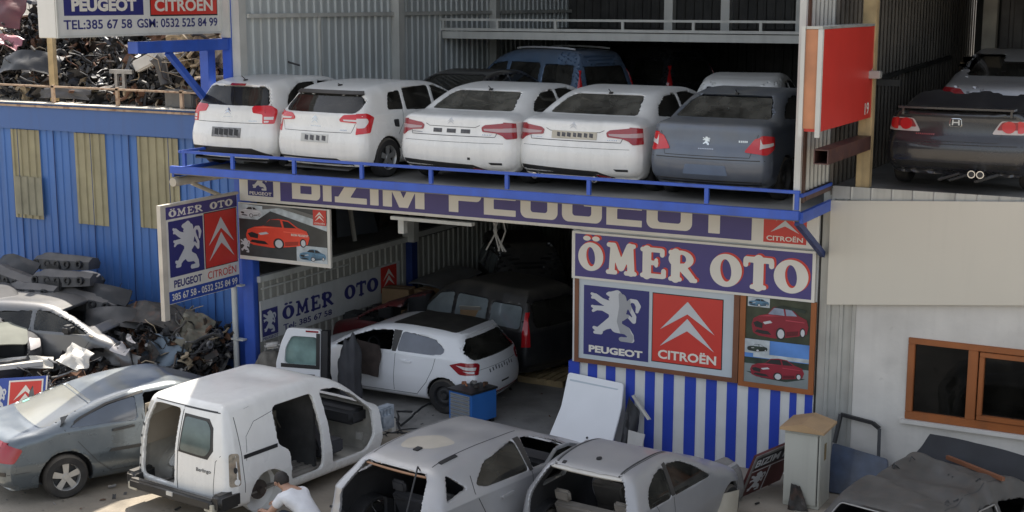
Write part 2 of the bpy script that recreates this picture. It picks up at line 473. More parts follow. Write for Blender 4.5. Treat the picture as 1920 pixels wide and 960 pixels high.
# right side wall, seen from outside
mb = MB(); corr(mb, (11.1, -1.38), (11.1, .02), 4.5, 10.5, (1, 0), .2, .03); mb.build('side_wall', m_galv, WB)
mb = MB(); corr(mb, (11.1, .05), (11.1, 14), 0, TOP, (1, 0), .24, .04, flat=.45); mb.build('side_wall', M('dark brown sheet', (.105, .09, .072), .5, var=.45, scale=1.3, streak=.8), WB)  # dark brown sheet, uneven and strongly streaked
mb = MB(); mb.box(11.02, 11.06, .05, 14, 0, TOP); mb.build('wall_liner', m_dsheet, WB)
mb = MB(); mb.box(11.05, 11.14, -1.50, -1.42, 4.3, 10.5); mb.build('corner_trim', m_wframe, WB)
mb = MB(); mb.box(11.07, 11.16, -1.41, -1.30, 4.5, 10.5); mb.box(11.08, 11.17, -1.29, .03, 4.52, 4.64); mb.build('corner_post', m_maroon, WB)
# garage interior
mb = MB(); corr(mb, (.3, .05), (.3, 13.8), 0, 2.06, (1, 0), .22, .03, flat=.55); mb.build('interior_wall', M('grey sheet', (.34, .33, .29), .5, var=.12, streak=.5), WB)
mb = MB(); mb.box(.24, .36, .05, 5.2, 2.06, 2.17); mb.box(.24, .36, 5.35, 9.2, 2.1, 2.22); mb.box(.22, .52, 5.2, 5.4, 2.06, 2.55); mb.bar((.335, .1, 1.93), (.335, 3.0, 1.93), .03, .03)
mb.build('loft_beam', m_wframe, WB)
mb = MB(); mb.box(-4.2, .235, .6, 13.6, 1.98, 2.12); mb.build('loft_floor', m_deck, WB)
mb = MB(); mb.box(-4.4, -4.2, .6, 13.6, 0, 5.15); mb.box(-4.2, .2, 13.6, 13.8, 0, 5.15); mb.build('loft_wall', m_dsheet, WB)
mb = MB(); mb.box(.28, .46, 5.2, 5.42, 0, 2.05); mb.build('column', M('deep blue post', (.02, .04, .16), .5), WB)
mb = MB(); mb.box(.4, 6.9, .25, 13.7, 4.232, 4.245); mb.build('ceiling', M('pale bounce sheet', (.45, .44, .40), .7, var=.15, streak=.2), WB)  # pale sheet added under the slab to bounce light into the garage
mb = MB(); mb.box(.2, 11, 7.36, 13.8, 6.452, 6.466); mb.build('ceiling', M('grey bounce sheet', (.22, .22, .21), .7, var=.2), WB)  # grey underside added to brighten the dark rear of the deck
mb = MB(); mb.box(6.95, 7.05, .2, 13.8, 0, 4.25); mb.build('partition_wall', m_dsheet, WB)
mb = MB(); mb.box(.02, .28, -.06, .14, 0, 3.62); mb.build('door_post', m_bsteel, WB, bevel=.01)
mb = MB(); mb.box(7.05, 11.02, .02, .2, 0, 4.25); mb.box(6.93, 7.05, -.02, .19, 1.38, 3.6); mb.build('shopfront_wall', m_strwhite, WB)
mb = MB(); mb.box(6.86, 7.05, -.022, .192, 0, 1.376)
xs = [(7.20, 7.37), (7.53, 7.70), (7.89, 8.05), (8.23, 8.40), (8.55, 8.73), (8.92, 9.11), (9.28, 9.46), (9.63, 9.80), (9.98, 10.15), (10.34, 10.50), (10.65, 10.76), (10.89, 11.01)]
for a, b in xs: mb.box(a, b, .012, .05, 0, 1.376)
mb.build('painted_stripes', m_strblue, WB)
# downpipe/white pole beside blue post
mb = MB(); mb.tube([(-.12, -.14, 0), (-.12, -.14, 3.7)], .055, 12)
for z in (.95, 2.0): mb.box(-.2, .1, -.2, -.08, z, z + .03)
mb.build('pole', m_wframe, WB, smooth=True, sharp=40)
# lamp tube under the fascia
mb = MB(); mb.box(3.35, 5.0, -.02, .1, 3.50, 3.56); mb.box(3.3, 3.42, .3, .42, 3.2, 3.5); mb.build('strip_light', m_wframe, WB)

# ---- blue warehouse on the left
BW = static('blue_warehouse', (-6, .3, 0), 'blue corrugated warehouse wall with dirty tan skylight strips and flat blue fascia', 'building')
mb = MB(); corr(mb, (-20, .3), (-.05, .3), 0, 4.72, (0, -1), .205, .022, flat=.82); mb.build('wall', m_blue, BW)
mb = MB(); mb.box(-20, -.12, .22, .3, 4.68, 5.22); mb.build('fascia', m_bfasc, BW)
for k in range(16):
    mb = MB(); x = -.95 - k * 1.025; mb.box(x, x + .012, .262, .276, 0, 4.68); mb.build('sheet_lap', M('dark blue lap', (.02, .05, .16), .6, var=.3), BW)
mb = MB(); mb.box(-20, -.12, .30, 14.2, 5.16, 5.215); mb.box(-20, -.14, .16, .38, 5.222, 5.235); mb.build('roof', M('pale roof sheet', (.62, .58, .5), .6, var=.15, rust=.25), BW)
mb = MB(); mb.box(-.24, -.12, .12, .3, 0, 5.1); mb.build('corner_post', m_bsteel, BW)
for a, b, z in ((-6.26, -5.44, 2.80), (-4.46, -3.62, 2.80), (-2.77, -1.72, 2.85)):
    mb = MB(); corr(mb, (a, .268), (b, .268), z, 4.66, (0, -1), .205, .03, flat=.75, ph=.1); mb.build('skylight_panel', m_tan, BW)
mb = MB(); corr(mb, (-6.2, .235), (-5.38, .235), 2.88, 3.68, (0, -1), .205, .03, flat=.75); mb.build('skylight_panel', M('faded tan sheet', (.22, .21, .15), .5, var=.2), BW)
rr = MB(); rr.bar((-20, .3, 5.62), (-.2, .3, 5.55), .05, .035); rr.bar((-20, .2, 5.17), (-.2, .2, 5.16), .04, .04); rr = rr.build('roof_railing', m_rusty, BW)
for x in (-9.2, -7.8, -6.62, -5.0, -3.25, -1.6):
    mb = MB(); mb.bar((x, .3, 5.235), (x, .3, 5.6), .07, .05); mb.build('railing_post', m_rusty, rr)
# loft roof part is closed by the deck; blue frame carrying the upper sign
CF = static('sign_gantry', (-.3, .1, 4.2), 'blue steel gantry with diagonal brace holding the big phone number sign', 'gantry')
mb = MB(); mb.box(-.32, -.12, .02, .24, 4.25, 8.2); mb.build('post', m_bsteel, CF)
mb = MB(); mb.box(-.40, -.16, -2.35, .02, 6.40, 6.60); mb.build('arm', m_bsteel, CF, bevel=.008)
mb = MB(); mb.bar((-.28, -1.5, 6.4), (-.28, -.1, 5.1), .1, .1); mb.build('brace', m_bsteel, CF)
mb = MB(); mb.box(-.55, -.36, -.35, -.15, 4.9, 6.4); mb.build('post', m_bsteel, CF)
mb = MB(); mb.box(-.31, -.11, -.02, .0195, 6.62, 9); mb.build('post_cover', m_wframe, CF)

# ---- neighbour bay on the right
NB = static('neighbour_building', (14.5, 0, 0), 'white plastered neighbouring workshop with brown framed window and open upper bay', 'building')
mb = MB()
wx0, wx1, wz0, wz1 = 12.42, 14.75, 1.18, 2.42
mb.box(11.62, wx0, .0, .2, 0, 4.4); mb.box(wx1, 19, .0, .2, 0, 4.4); mb.box(wx0, wx1, .0, .2, 0, wz0); mb.box(wx0, wx1, .0, .2, wz1, 4.4)
mb.build('wall', m_plaster, NB)
mb = MB(); corr(mb, (11.06, .02), (11.62, .02), 0, 4.55, (0, -1), .19, .03); mb.build('metal_strip', m_galv, NB)
mb = MB(); corr(mb, (11.2, -.02), (19, -.02), 4.40, 4.59, (0, -1), .3, .015, flat=.85); mb.build('floor_flashing', m_galv, NB)
mb = MB(); mb.box(11.16, 19, .0, 12, 4.45, 4.57); mb.build('upper_floor', m_deck, NB)
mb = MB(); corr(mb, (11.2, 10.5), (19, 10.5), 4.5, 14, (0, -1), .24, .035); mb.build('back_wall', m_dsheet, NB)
mb = MB(); mb.box(18.9, 19, .1, 12, 0, 14); mb.build('side_wall', m_dsheet, NB)
mb = MB(); mb.box(11.2, 19, -.2, 12, 13.8, 14); mb.build('roof', m_dsheet, NB)  # unseen roof set high to shade the right of the yard
mb = MB(); mb.box(11.2, 19, .02, .12, 8.6, 13.8); mb.build('upper_shade_wall', m_wsheet, NB)  # unseen upper wall, added height that shades the right yard
mb = MB(); mb.box(11.52, 11.72, .02, .18, 4.58, 8.6); mb.build('timber_post', m_post, NB, bevel=.01)
mb = MB(); mb.box(11.2, 11.6, 2.2, 2.32, 5.95, 6.05); mb.bar((11.22, .2, 6.0), (11.22, 8, 6.2), .06, .07); mb.build('wall_rail', m_dsheet, NB)
for x in (12.1, 13.15):
    mb = MB(); mb.box(x, x + .24, 6.2, 6.4, 4.58, 9); mb.build('timber_post', M('pale post', (.36, .33, .27), .8, var=.2, streak=.6), NB)
mb = MB(); corr(mb, (12.3, 6.9), (13.4, 6.9), 4.58, 9, (0, -1), .24, .035); mb.build('partition', M('grey partition', (.12, .11, .1), .7, var=.3), NB)
# window
wf = MB()
for a, b, c, d in ((wx0, wx1, wz0, wz0 + .12), (wx0, wx1, wz1 - .09, wz1), (wx0, wx0 + .1, wz0 + .12, wz1 - .09), (wx1 - .1, wx1, wz0 + .12, wz1 - .09), (13.28, 13.42, wz0 + .12, wz1 - .09)):
    wf.box(a, b, -.03, .1, c, d)
wf = wf.build('window', m_orange, NB, bevel=.008)
sf = MB()
for a, b, c, d in ((13.44, 14.62, wz0 + .13, wz0 + .20), (13.44, 14.62, wz1 - .17, wz1 - .10), (13.44, 13.51, wz0 + .2, wz1 - .17), (14.55, 14.62, wz0 + .2, wz1 - .17)):
    sf.box(a, b, -.045, .08, c, d)
sf.build('sash', m_orange, wf, bevel=.008)
mb = MB(); mb.box(wx0 + .1, 13.28, .03, .04, wz0 + .12, wz1 - .09); mb.box(13.51, 14.55, .03, .04, wz0 + .2, wz1 - .17); mb.build('pane', glass('window glass', (.12, .12, .11), .04), wf)
mb = MB(); mb.box(wx0 - .06, wx1 + .1, -.08, .02, wz0 - .06, wz0 - .002); mb.build('sill', m_plaster, wf)
mb = MB(); mb.box(11.7, 18.9, 3.0, 3.1, 0, 4.4); mb.build('room_back', m_dsheet, NB)

# ------------------------------------------------------------------ signs
S = static('fascia_sign', (5.5, -.05, 3.6), 'long purple and white fascia sign under the deck with big wide capitals', 'sign')
mb = MB(); mb.box(.03, 11.03, -.06, .0, 3.62, 4.24); mb.build('board', m_white, S)
rect('purple_field', .98, 9.98, 3.67, 4.235, FAC, .063, m_purple, S)
def bar(x0, x1, y0, y1): return [(x0, y0), (x1, y0), (x1, y1), (x0, y1)]
B0, BT = 3.735, 4.234
def wide(ch, a0, a1):
    w = a1 - a0; t = .19; u = .105; H = .58
    def Fn(X, Y):
        x = X - a0; y = Y - B0
        bx = lambda p, q, r, s: np.maximum(np.maximum(p - x, x - q), np.maximum(r - y, y - s))
        rb = lambda p, q, r, s, k: np.hypot(np.maximum(np.abs(x - (p + q) / 2) - (q - p) / 2 + k, 0), np.maximum(np.abs(y - (r + s) / 2) - (s - r) / 2 + k, 0)) + np.minimum(np.maximum(np.abs(x - (p + q) / 2) - (q - p) / 2 + k, np.abs(y - (r + s) / 2) - (s - r) / 2 + k), 0) - k
        if ch == 'I': d = bx(0, w, 0, H)
        elif ch == 'B': d = np.maximum(np.minimum(np.maximum(rb(-.2, w, 0, .34, .1), -x), np.maximum(rb(-.2, w - .03, .3, H, .1), -x)), -np.minimum(bx(t, w - t, u, .25), bx(t, w - t, .37, H - u)))
        elif ch == 'Z': d = np.minimum(np.minimum(bx(0, w, 0, u), bx(0, w, H - u, H)), np.maximum(np.abs((x - .13) - (y) * (w - .26) / H) - .13, np.maximum(-y, y - H)))
        elif ch == 'M':
            d = np.minimum(bx(0, t, 0, H), bx(w - t, w, 0, H)); v = np.abs(x - w / 2) - .09 - (y) * (w / 2 - .09) / H * .92
            d = np.minimum(d, np.maximum(np.maximum(v, -(np.abs(x - w / 2) + .09 - (y) * (w / 2 - .09) / H * .92)) , np.maximum(-y, y - H)))
        elif ch == 'P': d = np.maximum(np.minimum(bx(0, t, 0, H), np.maximum(rb(-.2, w, .2, H, .1), -x)), -bx(t, w - t, .2 + u, H - u))
        elif ch == 'E': d = np.minimum(np.minimum(bx(0, t, 0, H), bx(0, w, 0, u)), np.minimum(bx(0, w, .27, .37), bx(0, w, H - u, H)))
        elif ch == 'U': d = np.maximum(rb(0, w, 0, H + .3, .12), -rb(t, w - t, u, H + .3, .05))
        elif ch == 'O': d = np.maximum(rb(0, w, 0, H, .12), -rb(t, w - t, u, H - u, .05))
        elif ch == 'G': d = np.minimum(np.maximum(np.maximum(rb(0, w, 0, H, .12), -rb(t, w - t, u, H - u, .05)), -bx(w - t - .01, w + .1, .36, .46)), bx(w * .55, w - t + .02, .27, .36))
        elif ch == 'T': d = np.minimum(bx(w / 2 - t / 2, w / 2 + t / 2, 0, H), bx(0, w, H - u, H))
        return np.maximum(d, Y - BT)
    return Fn
mbL = MB()
for ch, a0, a1 in (('B', 1.25, 1.88), ('I', 1.94, 2.13), ('Z', 2.2, 2.89), ('I', 2.96, 3.14), ('M', 3.23, 4.09), ('P', 4.58, 5.22), ('E', 5.27, 5.88), ('U', 5.97, 6.66),
                   ('G', 6.74, 7.46), ('E', 7.54, 8.16), ('O', 8.24, 9.01), ('T', 9.05, 9.70)):
    V, Fc = fill2d(wide(ch, a0, a1), a0 - .02, a1 + .02, B0 - .02, BT + .02, .012)
    mbL.add([FAC.p(a, b, .066) for a, b in V], Fc)
mesh_obj('lettering', mbL.v, mbL.f, m_cream, S)
lb = rect('logo_panel', .23, .82, 3.73, 4.235, FAC, .063, m_navy, S)
lion('emblem', .33, 3.83, .38, .42, FAC, .066, m_silv, lb, clip=4.23)
text('lettering', 'PEUGEOT', .27, .78, 3.75, 3.81, FAC, .067, m_cream, lb)
lb = rect('logo_panel', 10.17, 10.84, 3.67, 4.235, FAC, .063, m_red, S)
V = [(10.28, 3.83), (10.505, 4.02), (10.73, 3.83), (10.505, 3.93)]
multi('emblem', [[V[0], V[3], V[1]], [V[3], V[2], V[1]], [(10.36, 4.0), (10.45, 4.076), (10.41, 4.076)], [(10.65, 4.0), (10.60, 4.076), (10.56, 4.076)]], FAC, .066, m_silv, lb)
text('lettering', 'CITROËN', 10.22, 10.79, 3.70, 3.79, FAC, .067, m_cream, lb)

S = static('name_sign', (8.97, -.06, 2.83), 'wide purple sign with bulging white capitals edged in red above the striped wall', 'sign')
mb = MB(); mb.box(6.93, 11.0, -.07, .0, 2.80, 3.585); mb.build('board', m_white, S)
rect('purple_field', 6.99, 10.95, 2.84, 3.55, FAC, .073, m_purple, S)
def glyphs(items, fr, off, mat, parent, res, dx=0, dy=0, grow=0.0, name='lettering'):
    mb = MB()
    for ch, a0, a1, b0, h in items:
        Fn = glyph(ch, a0 + dx, b0 + dy, a1 - a0, h)
        G = (lambda X, Y, Fn=Fn: Fn(X, Y) - grow)
        V, Fc = fill2d(G, a0 + dx - .1, a1 + dx + .1, b0 + dy - .1, b0 + dy + h * 1.3 + .05, res)
        mb.add([fr.p(a, b, off) for a, b in V], Fc)
    return mesh_obj(name, mb.v, mb.f, mat, parent)
IT = [('Ö', 7.05, 7.50, 2.95, .47), ('M', 7.54, 8.09, 2.93, .52), ('E', 8.14, 8.60, 2.93, .50), ('R', 8.62, 9.12, 2.92, .50), ('O', 9.33, 9.85, 2.91, .52), ('T', 9.87, 10.36, 2.92, .51), ('O', 10.36, 10.90, 2.91, .52)]
glyphs(IT, FAC, .076, m_red, S, .012, .026, .02, .006, 'letter_shadow')
glyphs(IT, FAC, .080, m_cream, S, .012)

S = static('emblem_panel', (8.4, -.03, 1.4), 'pale grey panel in a brown frame carrying the lion and double chevron emblems', 'sign')
mb = MB(); mb.box(6.98, 9.82, -.03, .0, 1.39, 2.797)
fr_ = MB()
for a, b, c, d in ((6.98, 9.82, 1.385, 1.455), (6.98, 7.05, 1.455, 2.797), (9.73, 9.82, 1.455, 2.797)): fr_.box(a, b, -.06, .0, c, d)
fr_.build('frame', m_brown, S)
mb = MB(); mb.box(7.05, 9.73, -.035, .0, 1.455, 2.797); mb.build('board', m_lgrey, S)
lb = rect('logo_panel', 7.14, 8.30, 1.53, 2.70, FAC, .039, m_navy, S)
lion('emblem', 7.27, 1.80, .88, .86, FAC, .043, m_silv, lb, .014)
V, Fc = fill2d(lambda X, Y: np.maximum(lion_sdf(7.27, 1.80, .88, .86)(X, Y), np.minimum.reduce([chain2(145 + (X - 7.27) / .88 * 275, 690 - (Y - 1.80) / .86 * 318, c) for c in ([(330, 400, 30), (338, 470, 34), (320, 560, 28), (345, 640, 30)], [(345, 655, 40), (330, 665, 30)])]) * .0032), 7.2, 8.2, 1.75, 2.75, .014)
paint('emblem_shade', V, Fc, FAC, .046, m_silvd, lb)
text('lettering', 'PEUGEOT', 7.24, 8.20, 1.58, 1.70, FAC, .044, m_cream, lb, .045)
rect('panel_border', 8.355, 9.555, 1.555, 2.695, FAC, .038, m_black, S)
lb = rect('logo_panel', 8.37, 9.54, 1.57, 2.68, FAC, .041, m_red, S)
chevrons('emblem', 8.50, 9.42, 1.83, 2.60, FAC, .045, m_silv, lb)
text('lettering', 'CITROËN', 8.47, 9.46, 1.62, 1.80, FAC, .045, m_cream, lb, .03)

pcol = {'poster dark red': (.24, .015, .03), 'poster bright red': (.78, .07, .035), 'poster blue': (.09, .2, .3), 'silver print': (.5, .5, .5), 'poster trees': (.02, .035, .025)}
def poster_car(fr, a, b, w, h, off, body, parent, name='car_picture', dark=None, glassm=None):
    T = lambda P: [(a + x * w, b + y * h) for x, y in P]
    bd = dark or m_black
    c = poly(name, T([(0, .35), (.03, .55), (.14, .66), (.28, .72), (.38, .95), (.52, 1), (.68, .97), (.82, .76), (.96, .66), (1, .45), (.97, .22), (.8, .13), (.62, .06), (.42, 0), (.12, .04), (.03, .12)]), fr, off, body, parent)
    for nm, k, mt, ps in (('window_picture', .003, glassm or bd, ([(.29, .72), (.39, .92), (.55, .955), (.58, .72)], [(.61, .72), (.585, .95), (.68, .93), (.8, .74)])),
                          ('grille_picture', .003, bd, ([(.03, .42), (.07, .30), (.19, .27), (.2, .42), (.1, .48)], [(.06, .14), (.2, .10), (.36, .10), (.3, .2), (.1, .22)])),
                          ('tyre_picture', .0035, m_black, (circ(.52, .16, .085, .19, 16), circ(.9, .26, .05, .15, 14))), ('rim_picture', .006, m_silv, (circ(.525, .16, .06, .14, 12), circ(.905, .26, .035, .11, 12))),
                          ('headlamp_picture', .006, m_silv, ([(.2, .46), (.33, .53), (.37, .47), (.24, .40)],)), ('sill_picture', .0025, M(body.name + ' low', tuple(x * .45 for x in pcol.get(body.name, (.1, .1, .1))), .4), ([(.62, .10), (.82, .17), (.83, .3), (.62, .24)],)),
                          ('crease_picture', .003, M(body.name + ' pale', tuple(min(1, x * 1.9 + .03) for x in pcol.get(body.name, (.1, .1, .1))), .4), ([(.12, .63), (.28, .69), (.56, .70), (.30, .655)], [(.60, .60), (.93, .58), (.93, .56), (.60, .57)]))):
        for q in ps: poly(nm, T(q), fr, off + k, mt, c)
    return c

S = static('car_poster', (10.4, -.03, 1.4), 'orange framed poster of two dark red cars right of the emblem panel', 'poster')
fr_ = MB()
for a, b, c, d in ((9.83, 11.03, 1.35, 1.43), (9.83, 9.92, 1.43, 2.797), (10.95, 11.03, 1.43, 2.797)): fr_.box(a, b, -.05, .0, c, d)
fr_.build('frame', m_orange, S)
mb = MB(); mb.box(9.92, 10.95, -.03, .0, 1.43, 2.797); bd = mb.build('board', M('poster olive', (.035, .045, .025), .4, var=.4, scale=5), S)
m_pred = M('poster dark red', (.24, .015, .03), .35, var=.2); m_psky = M('poster sky', (.10, .25, .60), .4, var=.25, scale=2)
m_ppale = M('poster pale', (.45, .5, .52), .4, var=.3, scale=6); m_proad = M('poster road', (.22, .25, .25), .4, var=.15); m_ptree = M('poster trees', (.02, .035, .025), .5, var=.5, scale=9)
m_pglass = M('poster glass', (.22, .26, .34), .3, var=.3, scale=6); m_pblue = M('poster blue', (.09, .2, .30), .4, var=.4, scale=8)
rect('sky_picture', 9.92, 10.95, 1.78, 2.12, FAC, .034, m_psky, bd)
rect('cloud_picture', 10.06, 10.95, 1.84, 1.90, FAC, .037, m_ppale, bd)
rect('tree_picture', 9.92, 10.95, 1.72, 1.83, FAC, .038, m_ptree, bd)
rect('road_picture', 9.92, 10.95, 1.43, 1.73, FAC, .039, m_proad, bd)
poly('shadow_picture', [(9.95, 1.6), (10.2, 1.52), (10.6, 1.50), (10.9, 1.58), (10.6, 1.62)], FAC, .040, m_ptree, bd)
rect('thumbnail', 9.92, 10.32, 1.90, 2.12, FAC, .041, m_ppale, bd)
rect('thumbnail', 9.95, 10.30, 2.64, 2.79, FAC, .041, m_ppale, bd)
poster_car(FAC, 9.96, 2.65, .33, .12, .045, m_pblue, bd)
poster_car(FAC, 9.96, 1.93, .33, .12, .045, m_ptree, bd, glassm=m_ppale)
c = poster_car(FAC, 10.02, 2.17, .90, .52, .042, m_pred, bd, glassm=m_pglass)
poly('roof_picture', [(10.36, 2.655), (10.50, 2.70), (10.88, 2.66), (10.86, 2.61), (10.6, 2.645)], FAC, .047, m_ptree, c)
poster_car(FAC, 10.02, 1.52, .86, .34, .044, m_pred, bd, dark=m_black)

S = static('hanging_poster', (1.1, -.1, 2.5), 'white edged poster of a bright red hatchback hanging in the garage mouth', 'poster')
mb = MB(); mb.box(.05, 2.13, -.14, -.09, 2.53, 3.60); bd = mb.build('board', m_white, S)
F2 = Frame((0, -.14, 0), (1, 0, 0), (0, 0, 1), (0, -1, 0))
rect('picture', .06, 2.07, 2.60, 3.58, F2, .003, M('poster grey', (.045, .05, .05), .35, var=.4, scale=2), bd)
poly('floor_picture', [(.5, 3.3), (.8, 3.48), (2.07, 3.2), (2.07, 3.35), (1.0, 3.55), (.06, 3.58), (.06, 3.3)], F2, .006, m_ppale, bd)
poly('wall_picture', [(.62, 3.5), (1.0, 3.55), (2.07, 3.36), (2.07, 3.42), (1.2, 3.58), (.62, 3.58)], F2, .008, M('poster dim', (.16, .16, .15), .4), bd)
rect('thumbnail', 1.38, 2.07, 2.60, 2.90, F2, .009, m_ppale, bd)
m_pr = M('poster bright red', (.78, .07, .035), .35, var=.08)
c = poster_car(F2, .22, 2.80, 1.46, .55, .011, m_pr, bd)
multi('windscreen_picture', [[(.62, 3.20), (.80, 3.325), (1.02, 3.335), (1.05, 3.20)]], F2, .016, M('poster glass dark', (.07, .05, .045), .3), c)
text('lettering', 'BIZIM PEUGEOT', 1.27, 1.66, 3.06, 3.10, F2, .016, m_cream, c, .03)
poster_car(F2, 1.44, 2.63, .6, .22, .013, m_pblue, bd)
poster_car(F2, .10, 3.34, .5, .2, .012, m_silv, bd)
lb = rect('logo_panel', 1.77, 2.06, 3.30, 3.58, F2, .012, m_red, bd)
chevrons('emblem', 1.81, 2.02, 3.37, 3.55, F2, .015, m_cream, lb)
text('lettering', 'CITROËN', 1.80, 2.03, 3.32, 3.355, F2, .015, m_cream, lb)
lion('emblem', .09, 2.66, .22, .27, F2, .012, m_silv, bd, .012)

# blade sign on the corner pole
S = static('blade_sign', (-.06, -1.1, 2.0), 'double emblem blade sign with phone numbers standing out from the corner pole', 'sign')
mb = MB(); mb.box(-.085, -.02, -2.13, -.09, 1.99, 3.76); mb.build('board', m_white, S)
FB = Frame((-.02, 0, 0), (0, 1, 0), (0, 0, 1), (1, 0, 0))
fr_ = MB()
for a, b, c, d in ((-2.16, -2.03, 1.72, 3.78), (-2.03, -.05, 3.735, 3.78)): fr_.box(-.095, -.008, a, b, c, d)
fr_.build('frame', M('beige steel', (.55, .50, .42), .5, var=.15), S)
rect('purple_field', -2.02, -.10, 3.51, 3.73, FB, .003, m_purple, S)
glyphs([('Ö', -1.95, -1.75, 3.545, .12), ('M', -1.74, -1.49, 3.545, .13), ('E', -1.47, -1.28, 3.545, .13), ('R', -1.27, -1.05, 3.545, .13), ('O', -.86, -.65, 3.545, .13), ('T', -.65, -.44, 3.545, .13), ('O', -.44, -.22, 3.545, .13)], FB, .006, m_cream, S, .008)
lb = rect('logo_panel', -1.97, -1.06, 2.47, 3.47, FB, .003, m_navy, S)
lion('emblem', -1.86, 2.52, .74, .9, FB, .006, m_silv, lb)
rect('panel_border', -1.035, -.125, 2.47, 3.50, FB, .003, m_black, S)
lb = rect('logo_panel', -1.02, -.14, 2.485, 3.485, FB, .006, m_red, S)
chevrons('emblem', -.93, -.22, 2.60, 3.38, FB, .009, m_silv, lb)
text('lettering', 'PEUGEOT', -1.88, -1.14, 2.27, 2.41, FB, .004, m_navy, S, .03)
text('lettering', 'CITROËN', -.98, -.18, 2.27, 2.44, FB, .004, m_red, S, .005)
rect('number_band', -2.02, -.10, 2.0, 2.22, FB, .003, m_sblue, S)
text('lettering', '385 67 58 - 0532 525 84 99', -1.95, -.16, 2.045, 2.175, FB, .006, m_cream, S, .02)

# large sign on the gantry
S = static('overhead_sign', (-.5, -2, 6.6), 'big white box sign with phone numbers at the top left, held by the blue gantry', 'sign')
mb = MB(); mb.box(-.70, -.30, -4.02, .0, 6.70, 8.3); mb.build('board', M('sign box white', (.66, .65, .61), .45, var=.04, streak=.15), S, bevel=.012)
FU = Frame((-.30, 0, 0), (0, 1, 0), (0, 0, 1), (1, 0, 0))
fr_ = MB(); fr_.box(-.299, -.27, -4.02, .0, 6.70, 6.735); fr_.box(-.299, -.27, -.04, .0, 6.735, 8.3); fr_.box(-.299, -.27, -4.02, -3.985, 6.735, 8.3); fr_.build('frame', m_wframe, S)
rect('purple_field', -3.84, -2.03, 7.05, 8.0, FU, .003, m_navy, S)
rect('panel_border', -1.87, -.03 - .08, 7.025, 8.0, FU, .003, m_black, S)
rect('red_field', -1.85, -.13, 7.05, 8.0, FU, .006, m_red, S)
text('lettering', 'PEUGEOT', -3.68, -2.20, 7.115, 7.33, FU, .009, m_cream, S, .05)
text('lettering', 'CITROËN', -1.76, -.24, 7.105, 7.36, FU, .009, m_cream, S, .03)
text('lettering', 'TEL:385 67 58', -3.86, -2.32, 6.83, 6.985, FU, .004, m_navy, S, .018)
text('lettering', 'GSM: 0532 525 84 99', -2.2, -.12, 6.83, 6.985, FU, .004, m_navy, S, .018)

# sign on the inner garage wall
S = static('inner_sign', (.36, 2.4, .9), 'long white banner sign on the left wall inside the garage', 'sign')
mb = MB(); mb.box(.335, .36, .03, 4.85, .92, 1.70); mb.build('board', M('banner white', (.55, .55, .53), .5, var=.06, streak=.2), S)
FI = Frame((.36, 0, 0), (0, 1, 0), (0, 0, 1), (1, 0, 0))
lb = rect('logo_panel', .06, .54, 1.0, 1.52, FI, .003, m_navy, S)
lion('emblem', .10, 1.04, .38, .44, FI, .006, m_silv, lb)
text('lettering', 'PEUGEOT', .08, .54, .935, .985, FI, .004, m_navy, S)
glyphs([('Ö', .68, 1.06, 1.2, .27), ('M', 1.09, 1.55, 1.2, .30), ('E', 1.59, 1.93, 1.2, .30), ('R', 1.95, 2.37, 1.2, .30), ('O', 2.75, 3.15, 1.2, .30), ('T', 3.17, 3.55, 1.2, .30), ('O', 3.57, 4.0, 1.2, .30)], FI, .004, m_navy, S, .012)
text('lettering', 'Tel: 385 67 58', .70, 2.3, 1.0, 1.12, FI, .004, m_navy, S)
lb = rect('logo_panel', 4.1, 4.72, 1.1, 1.66, FI, .003, m_red, S)
chevrons('emblem', 4.18, 4.64, 1.2, 1.6, FI, .006, m_cream, lb)

# blank white board and red board on the right
S = static('blank_board', (14, -.06, 2.9), 'large blank off white board under the dark car bay on the right', 'sign')
mb = MB(); mb.prism([(11.2, 2.80), (15.2, 3.20), (15.2, 4.62), (11.2, 4.375)], FAC, .05, .10); mb.build('board', M('blank board', (.62, .575, .48), .5, var=.03, scale=.4, streak=.06), S)
S = static('red_board', (11.6, -1.2, 5.5), 'plain red box sign with small white number, held out over the yard on the right', 'sign')
mb = MB(); mb.box(11.50, 11.70, -2.62, .08, 5.62, 6.93); mb.build('board', m_red, S)
mb = MB(); mb.box(11.492, 11.71, -2.66, -2.622, 6.935, 6.97); mb.box(11.45, 11.705, .082, .11, 5.60, 6.96); mb.box(11.45, 11.705, -2.62, .082, 6.932, 6.965); mb.build('frame', m_galv, S)
mb = MB(); mb.box(11.66, 11.72, -2.68, -2.622, 5.55, 6.932); mb.build('frame', m_wframe, S)
mb = MB(); mb.box(11.44, 11.49, -2.68, -2.622, 5.55, 6.97); mb.build('frame', m_wframe, S)
mb = MB(); mb.box(11.492, 11.658, -2.65, -2.623, 5.66, 6.93); mb.build('wooden_side', M('faded orange wood', (.46, .20, .10), .6, var=.2, streak=.3), S)
text('lettering', '19', -.35, -.12, 5.68, 5.85, Frame((11.70, 0, 0), (0, 1, 0), (0, 0, 1), (1, 0, 0)), .003, m_cream, S, .02)
mb = MB()
for a, b, c, d in ((11.52, 11.72, 5.15, 5.165), (11.52, 11.72, 5.335, 5.35), (11.52, 11.535, 5.165, 5.335), (11.705, 11.72, 5.165, 5.335)): mb.box(a, b, -2.2, .015, c, d)
tag(mb.build('steel_beam', m_brsteel), 'red brown square steel tube jutting out below the red board', 'beam')
fl = static('floodlight', (11.75, -.1, 6.3), 'small grey floodlight on the timber post right of the red board', 'floodlight')
mb = MB(); mb.box(11.62, 11.86, -.2, -.06, 6.19, 6.30); mb.build('housing', m_galv, fl, bevel=.01)
mb = MB(); mb.bar((11.7, -.06, 6.27), (11.66, .03, 6.35), .04, .04); mb.build('bracket', m_galv, fl)
